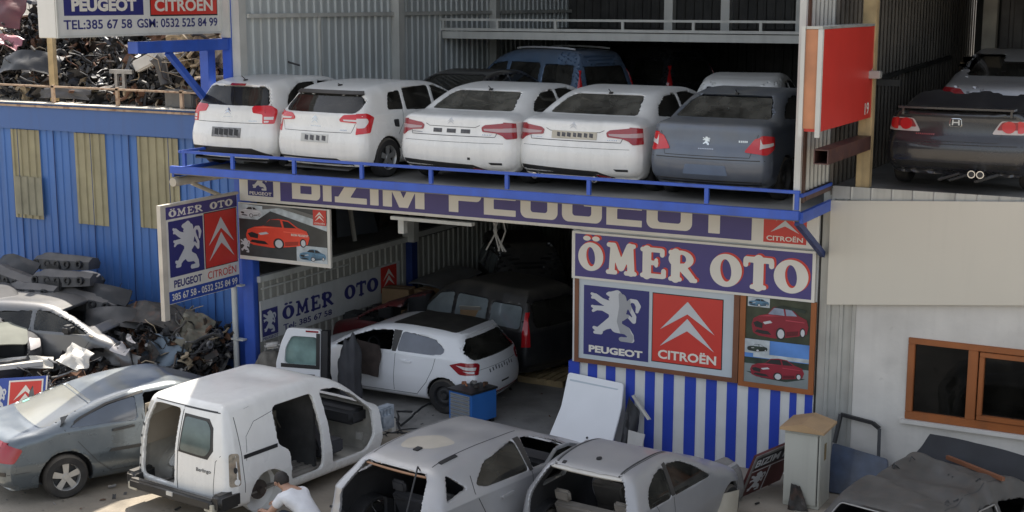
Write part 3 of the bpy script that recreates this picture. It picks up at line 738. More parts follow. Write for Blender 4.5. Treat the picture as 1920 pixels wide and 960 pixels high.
# ------------------------------------------------------------------ car bodies from signed distance fields
def smooth_poly(P, n=6):
    P = np.array(P, float); m = len(P); out = []
    for i in range(m):
        p0, p1, p2, p3 = P[(i - 1) % m], P[i], P[(i + 1) % m], P[(i + 2) % m]
        for t in np.arange(n) / n:
            a = 0.5 * ((2 * p1) + (-p0 + p2) * t + (2 * p0 - 5 * p1 + 4 * p2 - p3) * t * t + (-p0 + 3 * p1 - 3 * p2 + p3) * t ** 3)
            out.append(a)
    return np.array(out)
def poly_sdf(X, Y, P):
    P = np.asarray(P, float)
    d = np.full(X.shape, 1e9); s = np.ones(X.shape)
    n = len(P)
    for i in range(n):
        a = P[i]; b = P[i - 1]; e = b - a; wx = X - a[0]; wy = Y - a[1]
        t = np.clip((wx * e[0] + wy * e[1]) / (e @ e + 1e-12), 0, 1)
        d = np.minimum(d, (wx - e[0] * t) ** 2 + (wy - e[1] * t) ** 2)
        c1 = Y >= a[1]; c2 = Y < b[1]; c3 = e[0] * wy > e[1] * wx
        s = np.where((c1 & c2 & c3) | (~c1 & ~c2 & ~c3), -s, s)
    return s * np.sqrt(d)
class Tab:
    def __init__(s, P, h=.018, pad=.4):
        P = np.asarray(P, float); s.h = h; s.o = P.min(0) - pad; n = ((P.max(0) + pad - s.o) / h).astype(int) + 2
        X, Y = np.meshgrid(s.o[0] + np.arange(n[0]) * h, s.o[1] + np.arange(n[1]) * h, indexing='ij')
        s.d = poly_sdf(X, Y, P); s.n = n
    def __call__(s, x, y):
        u = np.clip((x - s.o[0]) / s.h, 0, s.n[0] - 1.001); v = np.clip((y - s.o[1]) / s.h, 0, s.n[1] - 1.001)
        i = u.astype(int); j = v.astype(int); fu = u - i; fv = v - j; d = s.d
        return (d[i, j] * (1 - fu) + d[i + 1, j] * fu) * (1 - fv) + (d[i, j + 1] * (1 - fu) + d[i + 1, j + 1] * fu) * fv
def smax(a, b, k):
    h = np.maximum(k - np.abs(a - b), 0) / k
    return np.maximum(a, b) + h * h * k * .25
def surface_nets(Fn, lo, hi, h):
    n = [int((b - a) / h) + 2 for a, b in zip(lo, hi)]
    ax = [a + np.arange(k) * h for a, k in zip(lo, n)]
    X, Y, Z = np.meshgrid(*ax, indexing='ij')
    D = Fn(X.ravel(), Y.ravel(), Z.ravel()).reshape(X.shape)
    ins = D < 0
    cn = tuple(k - 1 for k in n)
    S = np.zeros(cn + (3,)); C = np.zeros(cn)
    sl = lambda o: slice(o, None) if o else slice(0, -1)
    E = []
    for a in range(3):
        A = [slice(None)] * 3; B = [slice(None)] * 3; A[a] = slice(0, -1); B[a] = slice(1, None)
        d0 = D[tuple(A)]; d1 = D[tuple(B)]; cr = (d0 < 0) != (d1 < 0)
        with np.errstate(divide='ignore', invalid='ignore'): t = np.where(cr, d0 / (d0 - d1), 0)
        E.append((cr, d0 < 0))
        o1, o2 = [q for q in range(3) if q != a]
        for s1 in (0, 1):
            for s2 in (0, 1):
                I = [slice(None)] * 3; I[a] = slice(0, cn[a]); I[o1] = slice(s1, s1 + cn[o1]); I[o2] = slice(s2, s2 + cn[o2])
                c = cr[tuple(I)]; tt = t[tuple(I)]
                C += c; S[..., a] += np.where(c, tt, 0); S[..., o1] += c * s1; S[..., o2] += c * s2
    act = C > 0; idx = -np.ones(cn, int); idx[act] = np.arange(act.sum())
    ijk = np.stack(np.nonzero(act), 1)
    V = (ijk + S[act] / C[act][:, None]) * h + np.array(lo)
    Q = []
    for a in range(3):
        cr, neg = E[a]; o1, o2 = [q for q in range(3) if q != a]
        w = np.stack(np.nonzero(cr), 1)
        w = w[(w[:, o1] > 0) & (w[:, o2] > 0) & (w[:, o1] < cn[o1]) & (w[:, o2] < cn[o2])]
        if not len(w): continue
        ng = neg[tuple(w.T)]
        q = []
        for s1, s2 in ((1, 1), (0, 1), (0, 0), (1, 0)):
            c = w.copy(); c[:, o1] -= s1; c[:, o2] -= s2; q.append(idx[tuple(c.T)])
        q = np.stack(q, 1); fl = ng if a != 1 else ~ng
        q[~fl] = q[~fl][:, ::-1]; Q.append(q)
    return V, np.concatenate(Q)

_tabs = {}
def tab(P, **k):
    key = (tuple(map(tuple, P)), tuple(k.items()))
    if key not in _tabs: _tabs[key] = Tab(P, **k)
    return _tabs[key]

class Car:
    def __init__(s, prof, W, belt, lean=.36, k=.14, arches=((.8, .36), (3.3, .36)), bow=(.12, .3), taper=(.9, .25), tuck=.07, sz=1.0, sx=1.0, wr=.32, pr=(.45, .9)):
        P = smooth_poly([(x * sx, z * sz) for x, z in prof], 5)
        s.P = P; s.W = W; s.hw = W / 2; s.L = P[:, 0].max(); s.H = P[:, 1].max(); s.sx = sx; s.sz = sz
        s.tp = tab([tuple(p) for p in P]); s.belt = (belt[0] * sz, belt[1] * sz / sx); s.lean = lean; s.k = k; s.bow = bow; s.taper = taper; s.tuck = tuck
        hw = s.hw; L = s.L; a, b = pr
        half = [(0, 0), (.012, .4), (.05, .66), (.12, .83), (.24, .93), (.6, .985), (1, 1)]
        fh = [(0, 0), (.02, .4), (.08, .64), (.2, .80), (.45, .92), (.75, .985), (1, 1)]
        pl = [(x * a, y * hw) for x, y in half] + [(L * .5, hw)] + [(L - x * b, y * hw) for x, y in fh[::-1]]
        full = pl + [(x, -y) for x, y in pl[::-1][1:-1]]
        s.plan = smooth_poly(full, 3); s.tpl = tab([tuple(p) for p in s.plan])
        s.arches = [(x * sx, r) for x, r in arches]; s.wr = wr
        s.holes = []; s.seams = []; s.steps = []; s.dents = []; s.cut = None; s.thick = .05
    def F0(s, x, y, z):
        ya = np.abs(y); yy = np.minimum((ya / s.hw) ** 2, 1.2)
        xr = x - s.bow[0] * yy * np.clip(1 - x / 1.3, 0, 1) + s.bow[1] * yy * np.clip((x - (s.L - 1.5)) / 1.5, 0, 1)
        for fn in s.dents: z = z - fn(x, y)
        fp = s.tp(xr, z)
        bz = s.belt[0] + s.belt[1] * x; zz = z - bz
        up = np.maximum(zz, 0)
        ln = s.lean * up + .12 * up * up + s.taper[1] * np.clip((s.taper[0] - x) / s.taper[0], 0, 1) * up
        lo = np.maximum(.6 - z, 0) / .4
        ln = ln + s.tuck * lo * lo + .05 * np.clip((z - .62) / .4, 0, 1) * (zz < 0) * np.clip(-zz * 0 + 1, 0, 1) + np.where(zz >= 0, .05 * np.clip((bz - .62) / .4, 0, 1), 0)
        fs = (s.tpl(x, ya) + ln) * .94
        return smax(fp, fs, s.k)
    def F1(s, x, y, z):
        f = s.F0(x, y, z)
        ya = np.abs(y)
        for ax, r in s.arches:
            d = np.hypot(x - ax, z - s.wr) - r
            f = np.maximum(f, -np.maximum(np.maximum(d, s.hw - .30 - ya), .0 * d - 5))
        if s.cut is not None: f = np.maximum(f, s.cut(x, y, z))
        return f
    def hole(s, mode, P, lim=None, side=0): s.holes.append((mode, tab([tuple(p) for p in P], h=.015, pad=.25), lim, side))
    def F(s, x, y, z):
        f = s.F1(x, y, z)
        f = np.maximum(f, -(f + s.thick))
        for mode, t, lim, side in s.holes:
            if mode == 'side': d = np.maximum(t(x, z), (lim if lim is not None else .25) - (np.abs(y) if side == 0 else y * side))
            elif mode == 'rear': d = np.maximum(t(y, z), x - (lim if lim is not None else 1.2))
            elif mode == 'front': d = np.maximum(t(y, z), (lim if lim is not None else s.L - 2.0) - x)
            elif mode == 'top': d = np.maximum(t(x, y), (lim or 1.0) - z)
            f = np.maximum(f, -d)
        return f
    def grad(s, Fn, P, e=.006):
        g = np.empty_like(P)
        for a in range(3):
            d = np.zeros(3); d[a] = e
            g[:, a] = Fn(*(P + d).T) - Fn(*(P - d).T)
        return g / (np.linalg.norm(g, axis=1)[:, None] + 1e-9)
    def project(s, P2, mode, side=-1):
        P2 = np.asarray(P2, float); n = len(P2)
        if mode == 'rear': O = np.stack([np.full(n, -.4), P2[:, 0], P2[:, 1]], 1); D = np.tile([1., 0, 0], (n, 1)); R = 2.4
        elif mode == 'front': O = np.stack([np.full(n, s.L + .4), P2[:, 0], P2[:, 1]], 1); D = np.tile([-1., 0, 0], (n, 1)); R = 2.4
        elif mode == 'side': O = np.stack([P2[:, 0], np.full(n, side * (s.hw + .3)), P2[:, 1]], 1); D = np.tile([0., -side, 0], (n, 1)); R = 1.2
        elif mode == 'top': O = np.stack([P2[:, 0], P2[:, 1], np.full(n, s.H + .3)], 1); D = np.tile([0., 0, -1.], (n, 1)); R = 1.4
        elif mode == 'wrap':      # P2 = (distance round the corner from the rear middle, z); side -1 = right
            pl = s.plan; h = pl[(pl[:, 1] >= -1e-6) & (pl[:, 0] < s.L * .6)]; h = h[np.argsort(np.arctan2(h[:, 1], -(h[:, 0] - s.L * .5)))]
            sg = np.r_[0, np.cumsum(np.linalg.norm(np.diff(h, axis=0), axis=1))]
            q = P2[:, 0]; x = np.interp(q, sg, h[:, 0]); y = np.interp(q, sg, h[:, 1])
            x1 = np.interp(q + .05, sg, h[:, 0]); y1 = np.interp(q + .05, sg, h[:, 1]); x0 = np.interp(q - .05, sg, h[:, 0]); y0 = np.interp(q - .05, sg, h[:, 1])
            tx, ty = x1 - x0, y1 - y0; l = np.hypot(tx, ty) + 1e-9; nx, ny = -ty / l, tx / l
            D = np.stack([-nx, -ny * side, 0 * nx], 1); O = np.stack([x + nx * .35, (y + ny * .35) * side, P2[:, 1]], 1); R = 1.6
        ts = np.linspace(0, R, 70); prev = np.zeros(n); hit = np.full(n, -1.); lastf = None
        for t in ts:
            f = s.F0(*(O + D * t).T)
            m = (f < 0) & (hit < 0); hit[m] = t
        ok = hit >= 0
        hit[~ok] = np.median(hit[ok]) if ok.any() else R / 2
        a = hit - R / 69; b = hit.copy()
        for _ in range(12):
            c = (a + b) / 2; f = s.F0(*(O + D * c[:, None]).T); neg = f < 0
            b = np.where(neg, c, b); a = np.where(neg, a, c)
        Q = O + D * b[:, None]
        return Q, s.grad(s.F0, Q)
    def patch(s, P, mode, side=-1, g=.07):
        bm = bmesh.new()
        P = list(P)
        vs = [bm.verts.new((p[0], p[1], 0)) for p in P]
        try: bm.faces.new(vs)
        except ValueError: bm.free(); return None
        A = np.array(P); lo = A.min(0); hi = A.max(0)
        for ax in (0, 1):
            t = math.floor(lo[ax] / g) * g + g
            while t < hi[ax]:
                co = [0, 0, 0]; no = [0, 0, 0]; co[ax] = t; no[ax] = 1
                bmesh.ops.bisect_plane(bm, geom=bm.verts[:] + bm.edges[:] + bm.faces[:], plane_co=co, plane_no=no, dist=1e-5)
                t += g
        bm.verts.index_update()
        P2 = np.array([(v.co.x, v.co.y) for v in bm.verts])
        Fc = [tuple(v.index for v in f.verts) for f in bm.faces]
        B = [(e.verts[0].index, e.verts[1].index) for e in bm.edges if e.is_boundary]
        bm.free()
        Q, N = s.project(P2, mode, side)
        # orientation
        f0 = Fc[0]; nn = np.cross(Q[f0[1]] - Q[f0[0]], Q[f0[2]] - Q[f0[0]])
        if nn @ N[f0[0]] < 0: Fc = [f[::-1] for f in Fc]
        return Q, N, Fc, B
    def decal(s, name, P, mode, mat, parent, off=.004, thick=.012, side=-1, g=.07):
        r = s.patch(P, mode, side, g)
        if r is None: return None
        Q, N, Fc, B = r
        n = len(Q)
        V = np.concatenate([Q + N * off, Q + N * (off - thick)])
        o = mesh_obj(name, V, list(Fc) + [(a, b, b + n, a + n) for a, b in B], mat, parent, smooth=True, sharp=45)
        return o
    def line(s, P, mode, width=.012, side=-1): s.seams.append((P, mode, min(width, .02) * .72 if width < .025 else width, side))
    def strip(s, P, mode, width, side):
        P = np.array(P, float); out = []
        pts = []
        for a, b in zip(P, P[1:]):
            m = max(1, int(np.linalg.norm(b - a) / .07)); pts += [a + (b - a) * i / m for i in range(m)]
        pts.append(P[-1]); pts = np.array(pts)
        d = np.gradient(pts, axis=0); d /= np.linalg.norm(d, axis=1)[:, None] + 1e-9; nn = np.stack([-d[:, 1], d[:, 0]], 1)
        A = np.concatenate([pts + nn * width / 2, pts - nn * width / 2]); Q, N = s.project(A, mode, side); m = len(pts)
        return Q + N * .0018, [(i, i + 1, m + i + 1, m + i) for i in range(m - 1)]
    def build_body(s, paint, inner, seam, parent, h=.03, name='body', jamb=None):
        m = .08
        lo = (min(0, s.P[:, 0].min()) - m, -s.hw - m, -.02 + s.P[:, 1].min() - m); hi = (s.L + m, s.hw + m, s.H + m + .03)
        V, Q = surface_nets(s.F, lo, hi, h)
        for _ in range(3):
            e = .004; f = s.F(*V.T); g = np.empty_like(V)
            for a in range(3):
                d = np.zeros(3); d[a] = e; g[:, a] = (s.F(*(V + d).T) - s.F(*(V - d).T)) / (2 * e)
            st = -f[:, None] * g / ((g * g).sum(1)[:, None] + 1e-6)
            l = np.linalg.norm(st, axis=1)[:, None]; st *= np.minimum(1, h * .5 / (l + 1e-9)); V = V + st
        c = V[Q].mean(1)
        # face direction check
        k = len(Q) // 2
        nn = np.cross(V[Q[:, 2]] - V[Q[:, 0]], V[Q[:, 3]] - V[Q[:, 1]]); gg = s.grad(s.F, c)
        fl = (nn * gg).sum(1) < 0
        Q[fl] = Q[fl][:, ::-1]
        mi = np.where(s.F0(*c.T) < -(jamb or .03), 1, 0)
        Vl = V.tolist(); Ql = Q.tolist(); mi = mi.tolist()
        for P, mode, w, side in s.seams:
            q, f = s.strip(P, mode, w, side); b = len(Vl); Vl += q.tolist(); Ql += [[i + b for i in t] for t in f]; mi += [2] * len(f)
        return mesh_obj(name, Vl, Ql, [paint, inner, seam], parent, mi, True, 38)

m_tyre = M('tyre rubber', (.022, .021, .02), .85, var=.25, scale=6, dust=.5)
m_rim = M('alloy rim', (.45, .45, .44), .35, .6, var=.1, dust=.3)
m_rimd = M('dark wheel', (.05, .05, .05), .6, .3, var=.3)
m_inner = M('car interior', (.03, .03, .032), .8, var=.3)
m_seam = M('panel gap', (.035, .035, .035), .7)
m_lightred = M('tail lamp red', (.55, .015, .02), .18, coat=.6, var=.05)
m_lightdred = M('tail lamp dark red', (.28, .01, .016), .2, coat=.6, var=.1)
m_lightclr = M('tail lamp clear', (.62, .58, .56), .2, coat=.6, var=.08)
m_chrome = M('chrome', (.55, .56, .57), .15, 1.0)
m_glassd = glass('car glass', (.10, .115, .11), .16)
m_glassg = glass('dusty glass', (.22, .25, .22), .5)
m_glassc = glass('clear glass', (.5, .56, .55), .25)
m_trim = M('black trim', (.02, .02, .02), .45, var=.2, dust=.2)
m_seat = M('seat cloth', (.055, .055, .06), .9, var=.2)

def wheel(parent, x, y, r=.32, w=.2, out=-1, style='alloy', spokes=5):
    mb = MB()
    prof = [(-w / 2, r * .62), (-w / 2, r * .9), (-w * .36, r * .985), (-w * .2, r), (w * .2, r), (w * .36, r * .985), (w / 2, r * .9), (w / 2, r * .62)]
    mb.lathe(prof, (x, y, r), (0, out, 0), 28)
    t = mb.build('wheel', m_tyre, parent, True, 40)
    mb = MB()
    mat = m_rim if style == 'alloy' else m_rimd
    mb.lathe([(w * .5, r * .64), (w * .40, r * .60), (w * .1, r * .56)], (x, y, r), (0, out, 0), 28)
    bk = [(w * .05, r * .56), (w * .05, 0.001)]
    mb.lathe(bk, (x, y, r), (0, out, 0), 24, 1)
    n = spokes if style == 'alloy' else 0
    for i in range(n):
        a = 2 * math.pi * i / n + .3
        c, s_ = math.cos(a), math.sin(a)
        p0 = Vector((x, y + out * w * .38, r)); p1 = Vector((x + c * r * .62, y + out * w * .40, r + s_ * r * .62))
        pr = Vector((-s_, 0, c)); V = []
        for p, hw in ((p0, r * .10), (p1, r * .15)):
            V += [p - pr * hw, p + pr * hw, p + pr * hw * .8 - Vector((0, out * .03, 0)), p - pr * hw * .8 - Vector((0, out * .03, 0))]
        mb.add(V, [(0, 1, 5, 4), (1, 2, 6, 5), (3, 0, 4, 7), (4, 5, 6, 7), (0, 3, 2, 1)])
    mb.lathe([(w * .42, .001), (w * .42, r * .14), (w * .3, r * .2)], (x, y, r), (0, out, 0), 14)
    if style != 'alloy':
        mb.lathe([(w * .2, r * .2), (w * .3, r * .36), (w * .18, r * .55)], (x, y, r), (0, out, 0), 24)
    mb.build('rim', [mat, m_rimd], t, True, 35)
    return t

def seats(parent, x_front, x_rear, z=.30, hw=.36, top=1.05, mat=None, rear=True):
    mat = mat or m_seat
    def seat(x, y, w, nm):
        mb = MB()
        mb.box(x - .25, x + .27, y - w, y + w, z, z + .22)
        V0 = []
        mb.bar((x - .22, y, z + .15), (x - .38, y, top - .25), w * 1.9, .14, up=(1, 0, 0.2))
        if nm == 'seat': mb.bar((x - .40, y, top - .22), (x - .43, y, top - .02), w * 1.0, .09, up=(1, 0, .2))
        else:
            for q in (-.45, .45): mb.bar((x - .40, y + q, top - .22), (x - .43, y + q, top - .06), .24, .08, up=(1, 0, .2))
        mb.build(nm, mat, parent, True, 50, bevel=.03)
    for sy in (-1, 1): seat(x_front, sy * hw, .24, 'seat')
    if rear: seat(x_rear, 0, .62, 'rear_bench')
def dash(parent, x, hw=.66, z=.85, sw=.36):
    mb = MB(); mb.box(x - .05, x + .35, -hw, hw, z - .25, z); mb.build('dashboard', m_inner, parent, True, 50, bevel=.05)
    mb = MB(); R0 = .185
    pts = [(x - .16 + .25 * R0 * math.sin(a), sw + R0 * math.cos(a), z + .0 + R0 * math.sin(a)) for a in np.linspace(0, 2 * math.pi, 21)]
    mb.tube(pts, .016, 6); mb.bar((x - .16, sw - R0, z), (x - .16, sw + R0, z), .05, .03); mb.build('steering_wheel', m_black, parent)

def car_root(name, rear, ang, L, z, label, cat, group=None):
    """rear = plan point of the middle of the rear bumper; ang = heading clockwise from +Y (degrees)"""
    a = R_(ang); r = empty(name, (rear[0] + math.sin(a) * L / 2, rear[1] + math.cos(a) * L / 2, z), R_(90 - ang), label, cat, group)
    return r
class Off:
    pass
def shift(root, dx):
    for o in list(root.children): o.location = (o.location.x + dx, o.location.y, o.location.z)
def children_of(root): return [o for o in COL.objects if o.parent == root]
def finish(root, L):
    for o in COL.objects:
        if o.parent == root: o.location.x -= L / 2
def rot(pts, s=1): return [(x, y) for x, y in pts]
def mir(P): return [(-x, y) for x, y in P][::-1]
def aerial(c, root, x, y=0.0, len_=.12):
    q, n = c.project([(x, y)], 'top'); p = Vector(q[0])
    mb = MB(); mb.box(p.x - .035, p.x + .045, y - .02, y + .02, p.z - .01, p.z + .025); mb.tube([(p.x, y, p.z + .02), (p.x - len_, y, p.z + len_ * .9)], .007, 5)
    mb.build('aerial', m_black, root)
def emblem2(c, root, y0, z0, w=.12, h=.11, mat=None):
    def sh(P): return [(y0 + (x - .5) * w, z0 + y * h) for x, y in P]
    up = [(0, .36), (.5, 1), (1, .36), (.5, .72)]; lo = [(0, 0), (.5, .64), (1, 0), (.5, .36)]
    mb = MB()
    for q in (up, lo):
        P = sh(q)
        for tri in ([P[0], P[3], P[1]], [P[3], P[2], P[1]]):
            Q, N = c.project(tri, 'rear'); mb.add(Q + N * .008, [(0, 1, 2)])
    mb.build('emblem', mat or m_chrome, root)
# ------------------------------------------------------------------ the cars
m_pwhite = M('white paint', (.80, .79, .75), .26, coat=.5, var=.04, scale=1.2, dust=.36, dustcol=(.36, .33, .28), streak=.16)
m_pwhite2 = M('clean white paint', (.82, .82, .82), .28, coat=.7, var=.02, dust=.12, dustcol=(.4, .38, .33))
m_pgrey = M('blue grey paint', (.12, .14, .175), .35, .4, coat=.4, var=.1, dust=.75, dustcol=(.22, .21, .18))
m_pdark = M('black paint', (.016, .017, .022), .25, coat=.7, var=.2, dust=.35, dustcol=(.12, .11, .095))
m_pblue = M('blue van paint', (.12, .19, .30), .35, .3, coat=.4, var=.08, dust=.6, dustcol=(.18, .16, .13))
m_pdust = M('dusty black paint', (.02, .02, .022), .35, coat=.4, var=.2, dust=.7, dustcol=(.15, .135, .11))
m_pteal = M('silver blue paint', (.10, .122, .14), .27, .55, coat=.6, var=.05, dust=.25, dustcol=(.5, .5, .47))
m_psilv = M('silver paint', (.36, .362, .37), .32, .4, coat=.4, var=.05, dust=.45, dustcol=(.42, .39, .34))
m_psilv2 = M('grey silver paint', (.34, .342, .35), .32, .4, coat=.4, var=.05, dust=.4, dustcol=(.38, .36, .32))
m_pred = M('red paint', (.10, .008, .011), .35, coat=.3, dust=.5, dustcol=(.10,.08,.065))
m_pcrush = M('grimy grey paint', (.045, .044, .043), .5, .2, coat=.15, var=.4, scale=3, dust=.7, dustcol=(.125, .115, .10), rust=.08)
m_primer = M('pale primer', (.55, .53, .48), .6, var=.12, dust=.3, rust=.06)
m_linen = M('headliner', (.30, .26, .20), .9, var=.1)
m_plate = M('smudged plate', (.55, .55, .52), .5, var=.1)
m_platek = M('smudged plate ink', (.08, .08, .085), .6, var=.4, scale=20)

H_C3 = [(.18, .24), (.05, .30), (.0, .42), (.0, .58), (.035, .72), (.07, .80), (.10, .98), (.15, 1.08), (.30, 1.28), (.40, 1.42), (.62, 1.475), (1.05, 1.51), (1.6, 1.52), (2.1, 1.47), (2.55, 1.28), (3.0, 1.04), (3.15, .985), (3.5, .90), (3.75, .76), (3.9, .58), (3.94, .40), (3.88, .24), (3.6, .19), (.5, .19)]
H_C4 = [(.18, .24), (.05, .30), (.0, .42), (.0, .60), (.03, .74), (.06, .82), (.09, 1.0), (.14, 1.06), (.34, 1.24), (.46, 1.37), (.72, 1.44), (1.15, 1.48), (1.8, 1.49), (2.35, 1.44), (2.85, 1.24), (3.3, 1.03), (3.45, .97), (3.85, .87), (4.1, .74), (4.28, .56), (4.33, .40), (4.26, .24), (3.9, .19), (.5, .19)]
S_C5 = [(.20, .24), (.05, .31), (.0, .44), (.0, .60), (.035, .74), (.07, .82), (.10, .98), (.13, 1.035), (.22, 1.06), (.50, 1.09), (.66, 1.11), (.95, 1.25), (1.35, 1.39), (1.75, 1.45), (2.2, 1.465), (2.7, 1.42), (3.1, 1.27), (3.55, 1.05), (3.7, .99), (4.2, .90), (4.52, .79), (4.70, .62), (4.78, .44), (4.7, .25), (4.4, .19), (.55, .19)]
S_301 = [(.20, .24), (.05, .31), (.0, .44), (.0, .60), (.03, .72), (.07, .80), (.09, .98), (.12, 1.05), (.22, 1.08), (.50, 1.10), (.62, 1.12), (.90, 1.27), (1.25, 1.41), (1.65, 1.47), (2.1, 1.475), (2.55, 1.42), (2.95, 1.25), (3.35, 1.04), (3.5, .98), (3.95, .88), (4.25, .75), (4.4, .56), (4.44, .40), (4.36, .24), (4.1, .19), (.55, .19)]
S_CIV = [(.20, .26), (.05, .33), (.0, .46), (.0, .60), (.03, .70), (.08, .78), (.09, 1.0), (.07, 1.07), (.16, 1.09), (.40, 1.08), (.55, 1.09), (.95, 1.24), (1.35, 1.38), (1.8, 1.435), (2.3, 1.42), (2.9, 1.22), (3.5, 1.0), (3.8, .93), (4.2, .82), (4.45, .62), (4.54, .42), (4.45, .24), (4.1, .19), (.55, .2)]
V_BER = [(.08, .34), (.02, .40), (.0, .55), (.0, .95), (.015, 1.15), (.06, 1.45), (.12, 1.68), (.22, 1.775), (.5, 1.80), (1.2, 1.82), (1.9, 1.815), (2.3, 1.77), (2.65, 1.62), (3.05, 1.30), (3.3, 1.14), (3.6, 1.03), (3.95, .94), (4.2, .78), (4.34, .58), (4.38, .4), (4.3, .25), (4.0, .2), (.5, .22)]
H_208 = [(.18, .25), (.05, .31), (.0, .42), (.0, .62), (.03, .74), (.06, .82), (.10, 1.0), (.15, 1.06), (.32, 1.26), (.42, 1.37), (.40, 1.41), (.75, 1.445), (1.2, 1.465), (1.7, 1.46), (2.2, 1.38), (2.7, 1.16), (3.0, 1.0), (3.15, .96), (3.5, .88), (3.75, .76), (3.92, .58), (3.96, .4), (3.88, .24), (3.6, .19), (.5, .19)]
S_407 = [(.20, .26), (.05, .33), (.0, .46), (.0, .62), (.03, .74), (.08, .84), (.14, .94), (.22, .99), (.42, 1.025), (.60, 1.045), (.95, 1.14), (1.35, 1.27), (1.8, 1.38), (2.25, 1.44), (2.65, 1.42), (3.1, 1.24), (3.6, 1.02), (3.75, .96), (4.1, .87), (4.4, .75), (4.62, .58), (4.69, .40), (4.6, .24), (4.3, .19), (.6, .19)]

def sideglass(c, root, polys, mat=None, sides=(-1, 1), frames=True):
    for P in polys:
        P = [(x * c.sx, z * c.sz) for x, z in P]
        for sd in sides:
            c.decal('window', P, 'side', mat or m_glassd, root, off=-.012, thick=.004, side=sd, g=.12)
def holes(c, polys):
    for P in polys: c.hole('side', [(x * c.sx, z * c.sz) for x, z in P])
def ngon_round(P, r=.05, n=3):
    """rounds the corners of a polygon"""
    out = []; m = len(P)
    for i in range(m):
        a = np.array(P[i - 1], float); b = np.array(P[i], float); c = np.array(P[(i + 1) % m], float)
        u = a - b; v = c - b; k = min(r, np.linalg.norm(u) * .45, np.linalg.norm(v) * .45)
        p = b + u / np.linalg.norm(u) * k; q = b + v / np.linalg.norm(v) * k
        for t in np.linspace(0, 1, n + 1): out.append(tuple((1 - t) ** 2 * p + 2 * t * (1 - t) * b + t * t * q))
    return out
def wheels(c, root, style=('alloy', 'alloy'), which=None):
    for i, (x, r) in enumerate(c.arches):
        for sd in (-1, 1):
            if which and (i, sd) not in which: continue
            wheel(root, x, sd * (c.hw - .115), c.wr, .2, sd, style[i])
def rearlamps(c, root, P, mat=None, inner=None, imat=None, off=.012, sides=(1, -1)):
    for sd in sides:
        o = c.decal('tail_lamp', P, 'wrap', mat or m_lightred, root, off=off, thick=.05, side=sd)
        for Q in (inner or []): c.decal('lens', Q, 'wrap', imat or m_lightclr, o, off=off + .004, thick=.01, side=sd)
def badge(c, root, y0, y1, z0, z1, mat=None, name='badge'):
    """row of tiny letter-like marks"""
    mb = MB(); y = y0; k = 0; st = .028 if y1 > y0 else -.028
    while (y < y1) == (st > 0):
        P = [(y, z0), (y + st * .62, z0), (y + st * .62, z1), (y, z1)]
        Q, N = c.project(P, 'rear'); mb.add(Q + N * .005, [(0, 1, 2, 3)]); y += st; k += 1
    mb.build(name, mat or m_chrome, root)
def plate(c, root, w, z0, z1, marks=3, mat=None, y0=0.0, ink=None):
    o = c.decal('number_plate', [(y0 - w, z0), (y0 + w, z0), (y0 + w, z1), (y0 - w, z1)], 'rear', mat or m_plate, root, off=.012, thick=.02)
    r = random.Random(marks)
    for i in range(marks):
        a = y0 - w * .85 + i * (w * 1.7 / marks); b = a + w * 1.7 / marks * r.uniform(.55, .85)
        zz = z0 + (z1 - z0) * .2
        c.decal('smudge', [(a, zz), (b, zz + .01), (b, z1 - .02), (a, z1 - .03)], 'rear', ink or m_platek, o, off=.016, thick=.004)

# ---- deck car 1 : white round hatchback
DK = 4.30
def deck1():
    c = Car(H_C3, 1.96, (.99, .01), lean=.34, sx=1.08, sz=1.07, arches=((.72, .35), (3.2, .35)), bow=(.17, .3), wr=.32)
    root = car_root('parked_car', (.50, -1.0), 2, c.L, DK, 'small white hatchback with wide dark rear window and blackened plate, leftmost on the deck', 'car', 'white cars parked along the deck edge')
    rw = ngon_round([(.80, 1.16), (-.80, 1.16), (-.66, 1.475), (.66, 1.475)], .07); c.hole('rear', rw)
    sw = [ngon_round([(.62, 1.04), (1.50, 1.01), (1.52, 1.44), (1.1, 1.42), (.78, 1.27)], .08), ngon_round([(1.58, 1.01), (2.95, 1.0), (2.5, 1.25), (2.05, 1.41), (1.6, 1.44)], .04)]
    holes(c, sw)
    c.line([(.80, .92), (.74, .86), (-.74, .86), (-.80, .92)], 'rear')
    for sd in (1, -1): c.line([(1.64, .3), (1.62, 1.1)], 'side', side=sd); c.line([(1.0, .75), (1.15, 1.05)], 'side', side=sd)
    c.build_body(m_pwhite, m_inner, m_seam, root, .032)
    c.decal('rear_window', rw, 'rear', m_glassd, root, off=-.006, thick=.004, g=.1); sideglass(c, root, sw)
    rearlamps(c, root, ngon_round([(.52, 1.13), (.56, 1.16), (1.12, 1.17), (1.22, 1.10), (1.10, .86), (.78, .86), (.78, 1.02), (.56, 1.04)], .03), m_lightred,
              [[(.82, .98), (1.10, .98), (1.08, .93), (.82, .93)], [(.82, .91), (1.02, .91), (1.0, .88), (.82, .88)]])
    c.decal('brake_lamp', [(-.17, 1.495), (.17, 1.495), (.17, 1.525), (-.17, 1.525)], 'rear', m_lightdred, root, off=.01)
    plate(c, root, .33, .60, .77, 5, M('black plate', (.2, .2, .2), .5, var=.5, scale=14), ink=m_black)
    c.decal('bumper_insert', [(.88, .42), (-.55, .42), (-.88, .32), (-.84, .18), (.84, .18)], 'rear', m_trim, root, off=.01, thick=.03)
    emblem2(c, root, 0.0, 1.0, .16, .12); badge(c, root, .1, -.1, .955, .965); badge(c, root, -.47, -.62, .89, .91)
    aerial(c, root, .62, 0, .1); wheels(c, root); seats(root, 2.1, 1.1); finish(root, c.L)
deck1()
